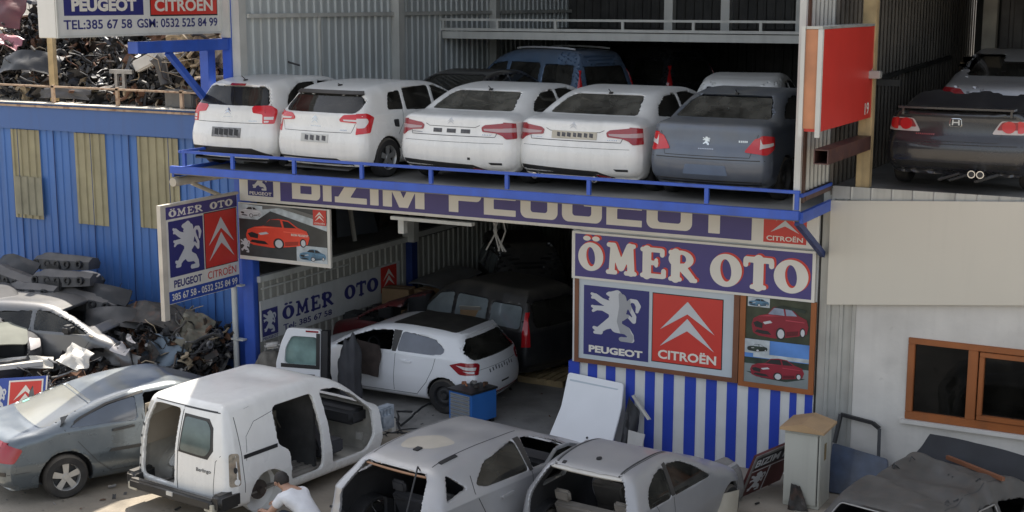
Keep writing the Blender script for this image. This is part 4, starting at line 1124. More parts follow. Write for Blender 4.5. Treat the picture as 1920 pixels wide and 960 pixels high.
def deck2():
    c = Car(H_C4, 2.0, (1.0, .0), lean=.32, sx=1.05, sz=1.07, arches=((.80, .37), (3.45, .37)), bow=(.18, .3), wr=.34)
    root = car_root('parked_car', (2.52, -1.12), 5, c.L, DK, 'white hatchback with red rimmed lamps and missing fuel flap, second from left on the deck', 'car', 'white cars parked along the deck edge')
    rw = ngon_round([(.76, 1.12), (-.76, 1.12), (-.82, 1.24), (-.72, 1.40), (.72, 1.40), (.82, 1.24)], .06); c.hole('rear', rw)
    sw = [ngon_round([(.86, 1.08), (1.28, 1.06), (1.30, 1.37), (.98, 1.33)], .05), ngon_round([(1.36, 1.05), (2.08, 1.03), (2.1, 1.41), (1.38, 1.385)], .04), ngon_round([(2.16, 1.03), (3.2, 1.0), (2.75, 1.24), (2.35, 1.38), (2.18, 1.41)], .04)]
    holes(c, sw)
    c.line([(.80, .95), (.74, .80), (-.74, .80), (-.80, .95)], 'rear')
    for sd in (1, -1):
        c.line([(1.30, 1.15), (1.28, .9), (1.12, .72)], 'side', side=sd); c.line([(2.2, .3), (2.2, 1.1)], 'side', side=sd); c.line([(1.3, .62), (2.9, .60)], 'side', .02, side=sd)
    c.build_body(m_pwhite, m_inner, m_seam, root, .03)
    c.decal('rear_window', rw, 'rear', m_glassd, root, off=-.006, thick=.004, g=.1); sideglass(c, root, sw)
    c.decal('spoiler', [(.70, 1.46), (-.70, 1.46), (-.74, 1.41), (.74, 1.41)], 'rear', m_trim, root, off=.03, thick=.05)
    rearlamps(c, root, ngon_round([(.50, 1.02), (.58, 1.09), (1.20, 1.12), (1.36, 1.05), (1.22, .80), (.86, .77), (.92, .96), (.52, .98)], .03), m_lightred,
              [ngon_round([(.94, 1.04), (1.18, 1.04), (1.20, .98), (1.08, .88), (.94, .88)], .03), [(.58, 1.02), (.90, 1.02), (.90, .985), (.60, .995)]])
    plate(c, root, .30, .62, .76, 4)
    c.decal('bumper_insert', [(.86, .36), (-.45, .36), (-.70, .24), (-.66, .16), (.80, .16)], 'rear', m_trim, root, off=.01, thick=.03)
    c.decal('trim_strip', [(.78, .33), (-.10, .33), (-.10, .29), (.78, .29)], 'rear', m_primer, root, off=.016, thick=.01)
    emblem2(c, root, .02, .94, .17, .13); badge(c, root, .1, -.1, .885, .90); badge(c, root, -.52, -.66, .83, .85)
    c.decal('fuel_flap', ngon_round([(1.02, .98), (1.16, .98), (1.16, .84), (1.04, .86)], .03), 'side', m_black, root, off=.006, side=-1)
    for sd in (1, -1): c.decal('door_handle', [(1.6, .93), (1.8, .94), (1.8, .97), (1.6, .96)], 'side', m_pwhite, root, off=.03, thick=.03, side=sd)
    aerial(c, root, .75, 0, .05); wheels(c, root); seats(root, 2.3, 1.3); finish(root, c.L)
deck2()
def deckC5(rear, ang, label, plate_kind, exhaust):
    c = Car(S_C5, 2.24, (1.0, -.005), lean=.42, sx=1.02, sz=1.08, arches=((.95, .36), (3.75, .36)), bow=(.20, .35), taper=(1.4, .22), wr=.34, k=.15)
    root = car_root('parked_car', rear, ang, c.L, DK, label, 'car', 'white cars parked along the deck edge')
    rw = ngon_round([(.80, 1.20), (-.80, 1.20), (-.64, 1.475), (.64, 1.475)], .06); c.hole('rear', rw, 1.9)
    sw = [ngon_round([(1.02, 1.10), (1.55, 1.05), (1.9, 1.04), (1.92, 1.38), (1.5, 1.35), (1.2, 1.24)], .05), ngon_round([(1.98, 1.04), (3.35, 1.01), (2.9, 1.25), (2.5, 1.37), (2.0, 1.39)], .04)]
    holes(c, sw)
    zl = 1.08
    c.line([(.86, .98), (.80, .82), (-.80, .82), (-.86, .98)], 'rear', .014); c.line([(.52, 1.0), (.44, .965), (-.44, .965), (-.52, 1.0)], 'rear')
    c.line([(.95, .72), (-.95, .72)], 'rear', .008)
    for sd in (1, -1): c.line([(1.32, .45), (1.45, 1.0)], 'side', side=sd); c.line([(2.1, .3), (2.1, 1.1)], 'side', side=sd)
    c.build_body(m_pwhite, m_inner, m_seam, root, .03)
    c.decal('rear_window', rw, 'rear', m_glassg, root, off=-.006, thick=.004, g=.1); sideglass(c, root, sw)
    rearlamps(c, root, ngon_round([(.56, .97), (.62, 1.01), (1.12, 1.06), (1.36, 1.04), (1.34, .80), (1.12, .79), (.84, .88), (.58, .90)], .02), m_lightdred,
              [[(.60, .95), (1.34, .97), (1.34, .90), (.86, .90), (.62, .92)]], M('tail lamp smoke', (.42, .28, .28), .25, coat=.5))
    if plate_kind == 0:
        for q in (.27, 0, -.27): c.decal('plate_patch', [(q - .085, .865), (q + .085, .865), (q + .085, .93), (q - .085, .93)], 'rear', m_platek, root, off=.006)
    else: plate(c, root, .40, .85, .97, 7, M('torn plate', (.50, .46, .37), .6, var=.2), 0)
    c.decal('bumper_insert', [(.98, .40), (-.42, .36), (-.66, .27), (-.7, .2), (.94, .2)], 'rear', m_trim, root, off=.008, thick=.03)
    c.decal('reflector', [(-.40, .30), (-.62, .28), (-.62, .25), (-.40, .26)], 'rear', m_lightdred, root, off=.016)
    c.decal('bumper_vent', [(-.70, .41), (-.93, .41), (-.93, .375), (-.74, .375)], 'rear', m_black, root, off=.005)
    if exhaust:
        for q in (.66, -.42):
            mb = MB(); mb.tube([(.12, q, .24), (.0, q, .24)], .05, 14); e = mb.build('exhaust_tip', m_chrome, root, True, 40)
            mb = MB(); mb.tube([(.02, q, .24), (-.003, q, .24)], .036, 12); mb.build('exhaust_bore', m_black, e)
    else: c.decal('tow_cap', [(-.33, .48), (-.38, .48), (-.38, .44), (-.33, .44)], 'rear', m_black, root, off=.004)
    emblem2(c, root, .02, 1.0, .14, .11, m_silv); badge(c, root, .80, .60, .845, .86); badge(c, root, -.58, -.74, .845, .86)
    aerial(c, root, 1.35, 0, .08); wheels(c, root); seats(root, 2.55, 1.5); finish(root, c.L)
deckC5((5.05, -.85), 2, 'white saloon with three dark patches instead of its plate, on the upper deck', 0, False)
deckC5((7.20, -.70), 3, 'white saloon with torn beige plate and twin exhaust tips, next to the dusty grey saloon', 1, True)
def deck5():
    c = Car(S_301, 1.98, (1.03, -.01), lean=.36, sx=1.04, sz=1.10, arches=((.88, .36), (3.55, .36)), bow=(.18, .3), taper=(1.3, .2), wr=.33)
    root = car_root('parked_car', (9.42, -.72), 2, c.L, DK, 'dusty blue grey saloon parked at the right end of the upper deck', 'car')
    rw = ngon_round([(.78, 1.23), (-.78, 1.23), (-.62, 1.52), (.62, 1.52)], .05); c.hole('rear', rw, 1.8)
    sw = [ngon_round([(.95, 1.12), (1.5, 1.07), (1.78, 1.06), (1.80, 1.40), (1.42, 1.36), (1.15, 1.26)], .05), ngon_round([(1.86, 1.06), (3.15, 1.03), (2.75, 1.25), (2.35, 1.38), (1.88, 1.41)], .04)]
    holes(c, sw)
    c.line([(.78, 1.04), (.68, .70), (-.68, .70), (-.78, 1.04)], 'rear', .014)
    for sd in (1, -1): c.line([(1.25, .45), (1.38, 1.0)], 'side', side=sd); c.line([(2.0, .3), (2.0, 1.1)], 'side', side=sd); c.line([(.96, .62), (3.2, .60)], 'side', .03, side=sd)
    c.line([(.97, .66), (-.97, .66)], 'rear', .02)
    c.build_body(m_pgrey, m_inner, m_seam, root, .03)
    c.decal('rear_window', rw, 'rear', m_glassg, root, off=-.006, thick=.004, g=.1); sideglass(c, root, sw, m_glassd)
    rearlamps(c, root, ngon_round([(.60, .78), (.76, .98), (1.02, 1.03), (1.28, 1.00), (1.24, .84), (1.02, .74)], .04), m_lightred,
              [[(.86, .82), (.90, .98), (.96, .98), (1.0, .90), (1.2, .92), (1.2, .88), (1.0, .84)]])
    c.decal('number_plate', ngon_round([(.36, .42), (-.36, .42), (-.32, .57), (.32, .57)], .02), 'rear', M('bare plate recess', (.13, .17, .24), .5), root, off=.006)
    emblem_lion = MB()
    V, Fc = fill2d(lion_sdf(-.06, .86, .12, .13), -.08, .08, .84, 1.02, .008)
    Q, N = c.project([(-a, b) for a, b in V], 'rear'); emblem_lion.add(Q + N * .008, [f[::-1] for f in Fc]); emblem_lion.build('emblem', m_chrome, root)
    badge(c, root, .12, -.12, .80, .815); badge(c, root, -.50, -.62, .92, .95)
    c.decal('bumper_insert', [(.85, .34), (-.85, .34), (-.8, .2), (.8, .2)], 'rear', m_trim, root, off=.006, thick=.03)
    aerial(c, root, 1.3, 0, .08); wheels(c, root, ('steel', 'steel')); seats(root, 2.4, 1.4); finish(root, c.L)
deck5()
def simple(name, prof, W, rear, ang, z, label, cat, paint, sw, rw=None, lamps=None, lampmat=None, sx=1.05, sz=1.05, belt=(1.0, 0.), group=None, h=.04, glassm=None, rearglass=None, cut=None, arches=((.85, .36), (3.4, .36)), style='alloy', roofrails=False, sides=(-1, 1), bow=(.15, .3), lean=.34, rear_lim=1.5, seatsx=(2.3, 1.3)):
    c = Car(prof, W, belt, lean=lean, sx=sx, sz=sz, arches=arches, bow=bow)
    root = car_root(name, rear, ang, c.L, z, label, cat, group)
    if rw: c.hole('rear', rw, rear_lim)
    holes(c, sw)
    if cut: c.cut = cut
    for sd in sides:
        c.line([(1.9 * sx, .3), (1.9 * sx, 1.1)], 'side', side=sd)
    c.build_body(paint, m_inner, m_seam, root, h)
    if rw: c.decal('rear_window', rw, 'rear', rearglass or glassm or m_glassd, root, off=-.006, thick=.004, g=.12)
    sideglass(c, root, sw, glassm)
    if lamps: rearlamps(c, root, lamps, lampmat or m_lightred)
    if roofrails:
        for y in (-.55, .55):
            mb = MB(); Q, N = c.project([(x, y) for x in np.linspace(.6, 2.4, 8)], 'top'); mb.tube([Vector(q) + Vector((0, 0, .04)) for q in Q], .022, 6); mb.build('roof_rail', m_silv, root)
    wheels(c, root, (style, style)); seats(root, *seatsx); finish(root, c.L)
    return c, root
SW_SED = [[(1.02, 1.10), (1.9, 1.04), (1.92, 1.37), (1.5, 1.34), (1.2, 1.24)], [(1.98, 1.04), (3.35, 1.01), (2.9, 1.25), (2.5, 1.36), (2.0, 1.38)]]
SW_HAT = [ngon_round([(.66, 1.10), (1.40, 1.04), (1.42, 1.36), (.95, 1.33)], .05), ngon_round([(1.48, 1.04), (2.9, 1.0), (2.5, 1.22), (2.1, 1.36), (1.5, 1.38)], .05)]
SW_VAN = [ngon_round([(.35, 1.10), (1.18, 1.10), (1.18, 1.52), (.42, 1.52)], .08), ngon_round([(1.30, 1.10), (2.18, 1.10), (2.18, 1.55), (1.30, 1.55)], .08), ngon_round([(2.28, 1.10), (3.1, 1.10), (2.7, 1.48), (2.28, 1.56)], .06)]
RW_VAN = ngon_round([(.66, 1.12), (-.66, 1.12), (-.60, 1.58), (.60, 1.58)], .08)
simple('parked_car', S_C5, 1.95, (1.75, 3.8), 0, DK, 'black saloon with only its roof showing behind the white cars', 'car', m_pdark, SW_SED, RW_VAN and ngon_round([(.7, 1.17), (-.7, 1.17), (-.6, 1.45), (.6, 1.45)], .05), group=None)
simple('parked_van', V_BER, 2.0, (4.15, 7.6), -72, DK, 'dusty blue passenger van with roof rails standing crosswise behind the white saloons', 'van', m_pblue, SW_VAN, RW_VAN, [(.82, .95), (1.02, .95), (1.02, 1.5), (.84, 1.5)], sx=1.08, sz=1.06, roofrails=True, belt=(1.05, 0), lean=.22)
simple('parked_van', V_BER, 1.95, (5.0, 10.6), -72, DK, 'black van with one red lamp showing, deep in the upper hall', 'van', m_pdark, SW_VAN, RW_VAN, [(.82, .95), (1.02, .95), (1.02, 1.5), (.84, 1.5)], sx=1.08, sz=1.06, belt=(1.05, 0), lean=.22)
simple('parked_car', H_C3, 1.95, (8.15, 4.3), -12, DK, 'white hatchback with curved roof tucked behind the dusty grey saloon', 'car', m_pwhite, SW_HAT, ngon_round([(.72, 1.12), (-.72, 1.12), (-.62, 1.40), (.62, 1.40)], .08), sx=1.05, sz=1.06)
# ---- neighbour bay
def civic():
    c = Car(S_CIV, 2.02, (1.0, -.01), lean=.36, sx=1.04, sz=1.06, arches=((.9, .36), (3.6, .36)), bow=(.18, .3), taper=(1.3, .2), wr=.33)
    root = car_root('damaged_car', (12.90, -.05), 2, c.L, 4.60, 'black saloon with round red rear lamps and hanging underbody in the open right bay', 'car')
    c.cut = lambda x, y, z: x - 1.12 + .05 * np.sin(y * 9) + 0 * z
    c.line([(.66, 1.0), (.60, .72), (-.60, .72), (-.66, 1.0)], 'rear', .014); c.line([(.98, .68), (-.98, .68)], 'rear', .02); c.line([(.8, 1.07), (-.8, 1.07)], 'rear', .03)
    c.build_body(m_pdark, m_inner, m_seam, root, .032)
    for sd in (1, -1):
        o = c.decal('tail_lamp', ngon_round([(.50, .84), (.62, 1.03), (1.12, 1.03), (1.20, .84)], .04), 'wrap', M('clear lamp', (.5, .44, .42), .25, coat=.5), root, off=.01, thick=.05, side=sd)
        c.decal('lamp_mask', ngon_round([(.56, .90), (.64, 1.02), (1.12, 1.02), (1.18, .91)], .04), 'wrap', m_lightdred, o, off=.013, thick=.01, side=sd)
        for q in (.74, 1.02): c.decal('lens', circ(q, .945, .105, .085), 'wrap', m_lightred, o, off=.02, thick=.02, side=sd)
    mb = MB()
    for P in ([(.055, .0), (.035, 0), (.03, .08), (.05, .08)], [(-.055, 0), (-.035, 0), (-.03, .08), (-.05, .08)], [(.035, .032), (-.035, .032), (-.035, .048), (.035, .048)]):
        Q, N = c.project([(a, b + .95) for a, b in P], 'rear'); mb.add(Q + N * .012, [(0, 1, 2, 3)])
    ring = ngon_round([(-.085, .935), (.085, .935), (.075, 1.045), (-.075, 1.045)], .03); Q, N = c.project(ring, 'rear'); mb.tube([Vector(a) + Vector(b) * .012 for a, b in zip(Q, N)] + [Vector(Q[0]) + Vector(N[0]) * .012], .008, 5)
    mb.build('emblem', m_chrome, root); badge(c, root, .56, .30, .80, .82)
    for q in (.0 - .28, -.40):
        mb = MB(); mb.tube([(.2, q, .28), (-.02, q, .28)], .055, 14); e = mb.build('exhaust_tip', m_chrome, root, True, 40)
        mb = MB(); mb.tube([(.0, q, .28), (-.024, q, .28)], .042, 12); mb.build('exhaust_bore', m_black, e)
    for i in range(5):
        mb = MB(); a = random.uniform(-.7, .7); mb.tube([(random.uniform(.1, .3), a, .27), (.15, a + .3, .16), (.3, a + random.uniform(.2, .5), .22)], .02, 6); mb.build('underbody_pipe', m_rimd, root)
    c.decal('bumper_insert', [(.9, .42), (-.9, .42), (-.86, .22), (.86, .22)], 'rear', m_trim, root, off=.004)
    mb = MB(); mb.bar((.12, -.8, 1.19), (.12, .8, 1.19), .22, .025); mb.bar((.15, .75, 1.08), (.15, .75, 1.18), .1, .03); mb.bar((.15, -.75, 1.08), (.15, -.75, 1.18), .1, .03); mb.build('rear_wing', m_pdark, root)
    wheels(c, root, ('steel', 'steel'), ((0, 1), (0, -1))); finish(root, c.L)
civic()
simple('damaged_car', S_407, 2.0, (13.35, 1.30), -2, 5.0, 'silver saloon with dusty roof and dark red lamp behind the black saloon', 'car', m_psilv, SW_SED, ngon_round([(.7, 1.15), (-.7, 1.15), (-.6, 1.42), (.6, 1.42)], .05), [(.55, .86), (.7, .98), (1.2, 1.0), (1.2, .86), (.9, .82)], m_lightdred, glassm=m_glassd)

H_C2 = [(.18, .24), (.04, .32), (.0, .45), (.0, .62), (.03, .78), (.08, .95), (.16, 1.08), (.32, 1.30), (.42, 1.40), (.6, 1.455), (1.0, 1.485), (1.45, 1.46), (1.8, 1.36), (2.3, 1.12), (2.6, .99), (3.0, .9), (3.4, .76), (3.6, .58), (3.66, .4), (3.58, .24), (3.3, .19), (.5, .19)]
# ---- silver blue saloon, bottom left
def car407():
    c = Car(S_407, 1.95, (1.0, -.012), lean=.40, sx=1.10, sz=1.03, arches=((.98, .40), (3.75, .40)), bow=(.2, .35), taper=(1.4, .2), wr=.335, k=.15)
    root = car_root('parked_car', (.22, -6.62), 28, c.L, 0, 'silver blue saloon with sunlit roof and five spoke wheel, parked at the bottom left', 'car')
    rw = ngon_round([(.80, 1.09), (-.80, 1.09), (-.66, 1.32), (.66, 1.32)], .05); c.hole('rear', rw, 2.2)
    w1 = ngon_round([(1.06, 1.03), (2.0, 1.0), (2.02, 1.325), (1.62, 1.26), (1.25, 1.14)], .06); w2 = ngon_round([(2.12, 1.01), (3.35, .98), (2.95, 1.20), (2.55, 1.34), (2.14, 1.345)], .05)
    holes(c, [w1, w2])
    for sd in (1, -1):
        c.line([(1.15, 1.28), (1.05, 1.1), (1.28, .85), (1.55, .50), (1.75, .32)], 'side', .016, side=sd); c.line([(2.3, .32), (2.28, 1.1)], 'side', .014, side=sd); c.line([(1.75, .32), (3.6, .30)], 'side', .016, side=sd)
    c.line([(.55, .52), (.2, .52)], 'side', .012)
    c.dents.append(lambda x, y: -.05 * np.exp(-((x - 2.5) ** 2 / .15 + (y + .1) ** 2 / .35)) + .03 * np.exp(-((x - 2.95) ** 2 / .03 + (y - .1) ** 2 / .3)))
    c.build_body(m_pteal, m_inner, m_seam, root, .022)
    c.decal('rear_window', [(y * 1.06, 1.2 + (z - 1.2) * (1.35 if z > 1.2 else 1.04)) for y, z in rw], 'rear', M('dirty glass painted sunlit', (.23, .225, .18), .2, coat=.6, var=.15, scale=1.2), root, off=-.006, thick=.004, g=.1)  # sunlit look is put into the pane's pale opaque colour
    c.decal('window_sticker', [(.70, 1.13), (.62, 1.13), (.62, 1.16), (.70, 1.16)], 'rear', M('green sticker', (.2, .5, .38), .5), root, off=.002)
    sideglass(c, root, [w1], M('blue grey glass', (.07, .085, .11), .12, coat=.7, var=.2)); 
    for sd in (1, -1):
        P = [(x * c.sx, z * c.sz) for x, z in ngon_round([(1.14, 1.11), (1.22, 1.155), (1.6, 1.285), (2.15, 1.375), (2.15, 1.345), (1.62, 1.265), (1.26, 1.14), (1.14, 1.075)], .005)]
        c.decal('window_trim', P, 'side', m_trim, root, off=.006, side=sd)
        c.decal('door_handle', ngon_round([(1.80, .915), (2.14, .935), (2.14, .97), (1.80, .95)], .015), 'side', m_trim, root, off=.035, thick=.035, side=sd)
        c.decal('side_moulding', [(1.72, .62), (3.3, .60), (3.3, .655), (1.76, .665)], 'side', m_trim, root, off=.012, thick=.02, side=sd)
        c.decal('fuel_flap', ngon_round([(1.02, .84), (1.28, .83), (1.28, .98), (1.02, .97)], .04), 'side', m_pteal, root, off=.005, thick=.006, side=sd) if sd == -1 else None
        c.decal('bumper_strip', [(.1, .56), (.22, .56), (.22, .50), (.1, .50)], 'side', m_trim, root, off=.01, side=sd)
    rearlamps(c, root, ngon_round([(.62, .98), (.70, .72), (1.22, .68), (1.36, .86), (1.12, .97)], .04), m_lightdred)
    wheels(c, root); seats(root, 2.75, 1.65); dash(root, 3.15); finish(root, c.L)
car407()
# ---- stripped white van
def van():
    c = Car(V_BER, 1.98, (1.05, -.0), lean=.16, k=.12, sx=1.0, sz=1.0, arches=((.90, .37), (3.75, .40)), bow=(.12, .3), taper=(.8, .06), tuck=.05, wr=.32)
    root = car_root('stripped_van', (3.50, -5.92), 7, c.L, 0, 'white panel van stripped for parts with its left rear door and side doors missing', 'van')
    c.thick = .055; root.scale = (1, 1, .94)
    L0 = 3.45
    c.cut = lambda x, y, z: np.maximum(x - 3.42 + .04 * z + 0 * y, -1e9 + 0 * z)
    lo = ngon_round([(.80, .50), (.05, .50), (.05, 1.66), (.62, 1.66), (.74, 1.35)], .07); c.hole('rear', lo, 1.0)
    rwin = ngon_round([(-.06, 1.07), (-.56, 1.05), (-.64, 1.16), (-.60, 1.45), (-.52, 1.56), (-.08, 1.57)], .05); c.hole('rear', rwin, .8)
    s1 = ngon_round([(1.14, 1.60), (1.14, 1.02), (1.36, .88), (1.36, .38), (2.02, .38), (2.06, .9), (1.98, 1.61)], .09)
    s2 = ngon_round([(2.24, .40), (3.02, .40), (3.20, .62), (3.20, 1.04), (2.85, 1.38), (2.5, 1.58), (2.14, 1.62), (2.22, .9)], .08)
    [c.hole('side', q) for q in (s1, s2)]
    ws = ngon_round([(.72, 1.16), (-.72, 1.16), (-.62, 1.62), (.62, 1.62)], .06); c.hole('front', ws, 2.6)
    c.line([(-.015, .46), (-.015, 1.70), (-.78, 1.70)], 'rear', .02); c.line([(-.70, .46), (-.74, 1.0), (-.82, 1.1)], 'rear', .012)
    c.line([(.42, .48), (.42, 1.62)], 'side', .016)
    c.line([(.5, .95), (.56, 1.3), (.75, 1.48), (1.12, 1.54)], 'side', .010)
    c.line([(.62, 1.71), (-.66, 1.71)], 'rear', .02)
    c.dents.append(lambda x, y: .035 * np.exp(-((x - 2.1) ** 2 / .05 + (y - .2) ** 2 / .2)) - .03 * np.exp(-((x - 1.7) ** 2 / .06 + (y) ** 2 / .25)))
    b = c.build_body(m_pwhite, M('van inside', (.40, .38, .33), .7, var=.25, scale=3, dust=.3), m_seam, root, .020, jamb=.048)
    # remaining rear door glass with rubber surround
    c.decal('window_seal', [(-.03, 1.04), (-.60, 1.01), (-.69, 1.15), (-.64, 1.48), (-.54, 1.60), (-.05, 1.61)], 'rear', m_trim, root, off=.003, thick=.01)
    c.decal('rear_window', rwin, 'rear', M('greenish rear glass', (.06, .09, .085), .08, coat=.8, var=.35, scale=2.5), root, off=.008, thick=.01, g=.1)
    c.decal('badge', [(-.42, .80), (-.62, .80), (-.62, .83), (-.42, .83)], 'rear', m_pwhite, root, off=.003)
    # lettering Berlingo
    cu = bpy.data.curves.new('t', 'FONT'); cu.body = 'Berlingo'; cu.size = 1; cu.offset = .015; cu.resolution_u = 2
    o = bpy.data.objects.new('t', cu); COL.objects.link(o); dg = bpy.context.evaluated_depsgraph_get(); dg.update(); me = bpy.data.meshes.new_from_object(o.evaluated_get(dg))
    P = np.array([v.co[:2] for v in me.vertices]); Fc = [tuple(p.vertices) for p in me.polygons]; bpy.data.objects.remove(o)
    mn, mx = P.min(0), P.max(0); P2 = [(-.40 - (x - mn[0]) / (mx[0] - mn[0]) * .27, .79 + (y - mn[1]) / (mx[1] - mn[1]) * .075) for x, y in P]
    Q, N = c.project(P2, 'rear'); mesh_obj('lettering', Q + N * .006, Fc, m_rimd, root)
    # sliding door rail, lamp cavity
    c.decal('door_rail', [(.46, .985), (1.12, .99), (1.12, 1.05), (.46, 1.045)], 'side', m_black, root, off=.006, thick=.012, side=-1)
    cav = c.decal('lamp_cavity', ngon_round([(1.0, .62), (1.20, .62), (1.22, 1.10), (1.03, 1.12)], .05), 'wrap', M('lamp cavity', (.33, .28, .21), .8, var=.4, scale=14, rust=.3), root, off=.004, thick=.01)
    c.decal('bulb_hole', circ(1.12, .86, .035, .05, 10), 'wrap', m_black, cav, off=.008, thick=.005); c.decal('bulb_hole', circ(1.13, .68, .05, .045, 10), 'wrap', m_pwhite, cav, off=.012, thick=.005)
    cav = c.decal('lamp_cavity', ngon_round([(1.0, .62), (1.20, .62), (1.22, 1.10), (1.03, 1.12)], .05), 'wrap', MATS['lamp cavity'], root, off=.004, thick=.01, side=1)
    # left jamb strip with bolt holes
    J = c.decal('door_jamb', [(.84, .52), (.815, .9), (.75, 1.4), (.66, 1.66), (.74, 1.66), (.84, 1.35), (.90, .9), (.90, .52)], 'rear', m_primer, root, off=.004)
    for z in (.62, .78, .95, 1.1, 1.28, 1.5):
        c.decal('bolt_hole', circ(.855 - max(0, z - .9) * .14, z, .018, .024, 8), 'rear', m_black, J, off=.008, thick=.004)
    # bumper
    mb = MB()
    mb.bar((-.07, -.86, .40), (-.07, .86, .40), .13, .16); mb.build('bumper', m_trim, root, True, 40, bevel=.03)
    for sd in (1, -1):
        mb = MB(); mb.box(-.08, .35, sd * .90 - .1, sd * .90 + .1, .30, .56); mb.build('bumper_corner', m_trim, root, True, 40, bevel=.045)
        mb = MB(); mb.box(-.12, -.03, sd * .80 - .09, sd * .80 + .09, .30, .42); mb.build('bumper_bracket', M('pale clip', (.5, .47, .38), .6, var=.2), root, bevel=.01)
    mb = MB(); mb.box(-.155, -.13, -.10, .02, .40, .46); mb.build('plate_lamp', m_primer, root)
    # things left inside
    mb = MB(); mb.box(.12, 2.3, -.78, .78, .30, .33)
    for i in range(9): mb.bar((.2, -.65 + i * .16, .345), (2.2, -.65 + i * .16, .345), .05, .02)
    mb.build('load_floor', M('load floor', (.24, .22, .19), .8, var=.35, scale=5), root)
    for sd in (1, -1):
        mb = MB(); mb.lathe([(0, .38), (.14, .36), (.2, .25), (.21, .001)], (.90, sd * .86, .36), (0, -sd, 0), 20); mb.build('wheel_housing', m_pwhite, root, True, 50)
    mb = MB(); mb.box(2.10, 2.15, -.72, .30, .33, 1.50); mb.build('bulkhead', M('dark bulkhead', (.05, .05, .05), .8, var=.4), root)
    mb = MB(); mb.box(.2, 1.6, .80, .815, .95, 1.6); mb.build('side_lining', m_linen, root)
    seats(root, 2.62, 1.6, .36, .38, 1.2, None, False); dash(root, 3.02, .70, 1.02, .36)
    mb = MB(); r = random.Random(4)
    for i in range(26):
        p = Vector((r.uniform(1.2, 2.0), r.uniform(-.2, .7), r.uniform(.4, 1.55))); q = p + Vector((r.uniform(-.3, .3), r.uniform(-.3, .3), r.uniform(-.3, .3)))
        mb.tube([p, (p + q) / 2 + Vector((0, 0, r.uniform(-.1, .1))), q], r.uniform(.01, .03), 6)
    mb.box(1.4, 1.95, -.1, .5, .7, 1.2); mb.build('loose_trim', M('loose trim', (.12, .105, .08), .8, var=.5, scale=6), root)
    # bare nose: bracket and chassis legs
    mb = MB(); mb.box(3.30, 4.0, -.62, -.5, .42, .55); mb.box(3.30, 4.0, .5, .62, .42, .55); mb.box(3.95, 4.05, -.7, .7, .40, .62); mb.build('chassis_leg', m_primer, root)
    mb = MB(); mb.box(3.42, 3.85, -.84, -.70, .55, .95); mb.box(3.52, 3.70, -.9, -.8, .62, .82)
    for i in range(5): mb.box(3.42 + i * .08, 3.46 + i * .08, -.87, -.84, .6, .92)
    mb.build('pedal_bracket', M('pale blue grey metal', (.34, .38, .42), .5, .2, var=.3, scale=8), root)
    wheel(root, .93, .88, .32, .2, 1, 'steel'); wheel(root, 3.8, .86, .32, .2, 1, 'steel')
    mb = MB(); mb.lathe([(0, .001), (0, .15), (.03, .15), (.03, .06), (.10, .05), (.10, .001)], (.90, -.74, .33), (0, -1, 0), 20); mb.tube([(.93, -.7, .33), (.7, -.6, .3), (.3, -.5, .36)], .05, 8); mb.tube([(.93, -.66, .34), (1.5, -.6, .36)], .045, 8)
    mb.build('brake_disc', M('rusty hub', (.09, .075, .065), .7, .3, var=.4, rust=.4), root, True, 40)
    finish(root, c.L)
van()
